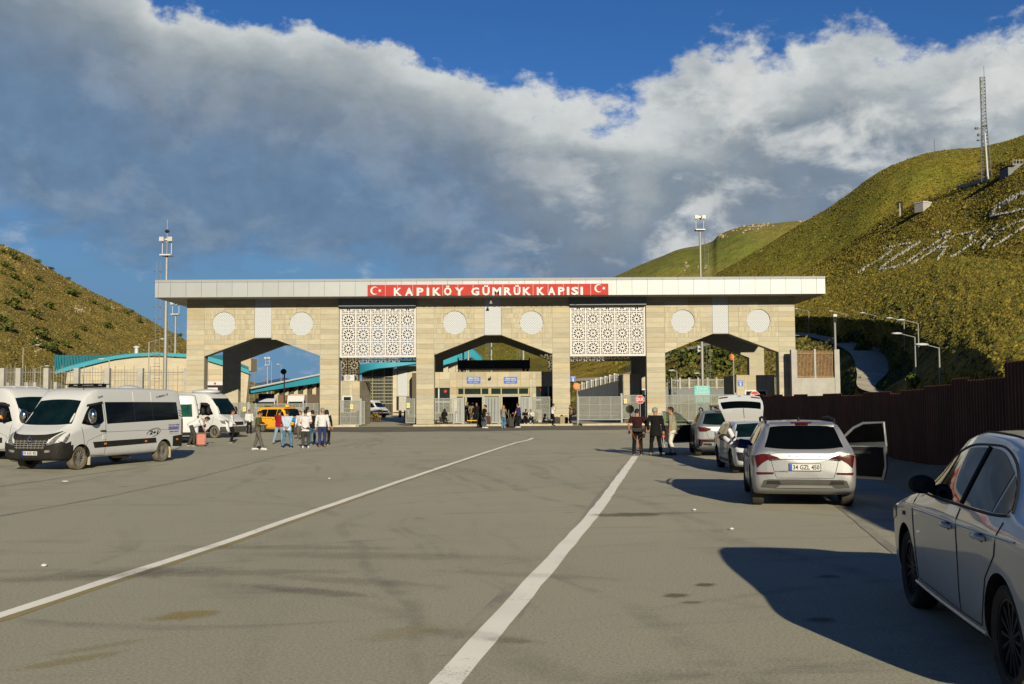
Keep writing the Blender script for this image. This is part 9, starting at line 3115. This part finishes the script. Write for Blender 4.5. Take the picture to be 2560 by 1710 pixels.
q = ground_at(2318, 521) or at(2318, 521, 300)
ht = thing('white_hut', 'small white flat roofed hut on the ridge of the right hill', 'hut', q, 0.5)
u_ = q.y / FPX
MB().box((-15 * u_, 0, -1), (15 * u_, 3, 15 * u_)).build('wall', CONC, ht)
MB().box((-16 * u_, -0.2, 15 * u_), (16 * u_, 3.2, 17.5 * u_)).build('roof', WHITE, ht)
q = ground_at(2540, 425) or at(2540, 425, 275)
gb = thing('grey_building', 'dark grey low building with a railing high on the right hill at the edge', 'building', q)
u_ = 0.7 * q.y / FPX
MB().box((-12 * u_, 0, -2), (60 * u_, 5, 24 * u_)).build('wall', WALLG, gb)
MB().box((-32 * u_, -0.5, -2), (-12.1 * u_, 4, 12 * u_)).build('annex', WALLG, gb)
MB().box((-35 * u_, -1.2, 12 * u_), (-10 * u_, 4.2, 14 * u_)).build('annex_roof', DARK, gb)
for i in range(5):
	MB().box(((-10 + i * 12) * u_, 0, 24 * u_), ((-9 + i * 12) * u_, 0.1, 40 * u_)).build('railing_post', STEEL, gb)
MB().box((-10 * u_, 0.02, 36 * u_), (50 * u_, 0.08, 37 * u_)).build('rail', STEEL, gb)
q = ground_at(2250, 542) or at(2250, 542, 320)
up = thing('utility_pole', 'concrete utility pole with dark cross arms on the right hill', 'utility pole', q)
u_ = q.y / FPX
MB().tube([(0, 0, -1), (0, 0, 34 * u_)], [2.6 * u_, 1.6 * u_], 6).build('pole', CONC, up)
for dz in (20, 26, 33):
	MB().box((-7 * u_, -0.1, dz * u_), (7 * u_, 0.1, dz * u_ + 0.25)).build('cross_arm', DARK, up)
	for dx in (-6, -2, 2, 6):
		MB().box((dx * u_ - 0.15, -0.15, dz * u_ + 0.25), (dx * u_ + 0.15, 0.15, dz * u_ + 0.75)).build('insulator', DARK, up)
q = ground_at(2337, 392, bvhB) or at(2337, 390, 780)
rd = thing('thin_mast', 'thin bare rod mast on the skyline of the far hill', 'mast', q)
MB().tube([(0, 0, -2), (0, 0, 46 * q.y / FPX)], 0.22, 5).build('rod', GSTEEL, rd)
# rocks along the farther hill's crest and the rocky outcrops
RK = pm('outcrop_rock', (0.21, 0.175, 0.125), 0.95, var=0.3, scale=0.3, bump=0.6, bscale=1.5)
rr_ = random.Random(31)
def rocks(name, spots, bvh, size):
	mb = MB()
	for px, py, n, sx, sy in spots:
		for _ in range(n):
			h = bvh.ray_cast(Vector((0, 0, CAM_Z)), ray(px + rr_.gauss(0, sx), py + rr_.gauss(0, sy)).normalized())[0]
			if h is None:
				continue
			s = size * h.y / FPX * rr_.uniform(0.5, 1.6)
			rot = Matrix.Rotation(rr_.uniform(0, 6), 3, Vector((rr_.gauss(0, 1), rr_.gauss(0, 1), 1)).normalized())
			mb.ellipsoid(h, (s * rr_.uniform(.8, 1.6), s, s * rr_.uniform(.5, 1.0)), 6, 4, rot)
	mb.build(name, RK)['kind'] = 'stuff'
rocks('outcrop_rocks', [(1800, 588, 14, 8, 3), (1870, 572, 22, 18, 5), (1905, 564, 16, 14, 2), (1730, 668, 10, 14, 4), (2000, 553, 8, 8, 2)], bvhC, 3.2)
rocks('outcrop_rocks', [(95, 860, 26, 8, 14), (200, 775, 20, 12, 6), (115, 670, 16, 12, 4), (8, 618, 12, 8, 4), (290, 770, 14, 12, 6), (420, 835, 12, 10, 6), (50, 650, 14, 24, 8)], bvhL, 2.6)
# litter on the lot
PAP = SHOE['white']
for i, (px, py, nm) in enumerate([(163, 1205, 'crumpled white paper before the nearest minibus'), (110, 1417, 'small white scrap on the asphalt left of the long white line'), (1736, 1277, 'white scrap on the asphalt behind the silver car, left one'), (1829, 1325, 'white scrap on the asphalt behind the silver car, right one'), (823, 1198, 'tiny scrap on the asphalt between the standing men and the long line')]):
	g_ = G(px, py)
	o = MB().ellipsoid((0, 0, 0.02), (0.09 if i == 0 else 0.035, 0.05 if i == 0 else 0.03, 0.018), 8, 5).build('paper_scrap', PAP)
	tag(o, nm, 'litter')
	o.location = (g_.x, g_.y, 0.0)
# ------------------------------------------------------------------ one reflectance scale for every surface
ALB = 2 ** (0.85 - 1.1)
for m in bpy.data.materials:
	if not m.use_nodes:
		continue
	tr = m.node_tree
	for nd in list(tr.nodes):
		sk = nd.inputs.get('Base Color') if nd.type == 'BSDF_PRINCIPLED' else nd.inputs['Color'] if nd.type == 'BSDF_DIFFUSE' else None
		if sk is None:
			continue
		mx = tr.nodes.new('ShaderNodeMix')
		mx.data_type = 'RGBA'
		mx.blend_type = 'MULTIPLY'
		mx.inputs[0].default_value = 1.0
		mx.inputs[7].default_value = (ALB, ALB, ALB, 1)
		if sk.is_linked:
			tr.links.new(sk.links[0].from_socket, mx.inputs[6])
		else:
			mx.inputs[6].default_value = sk.default_value
		tr.links.new(mx.outputs[2], sk)
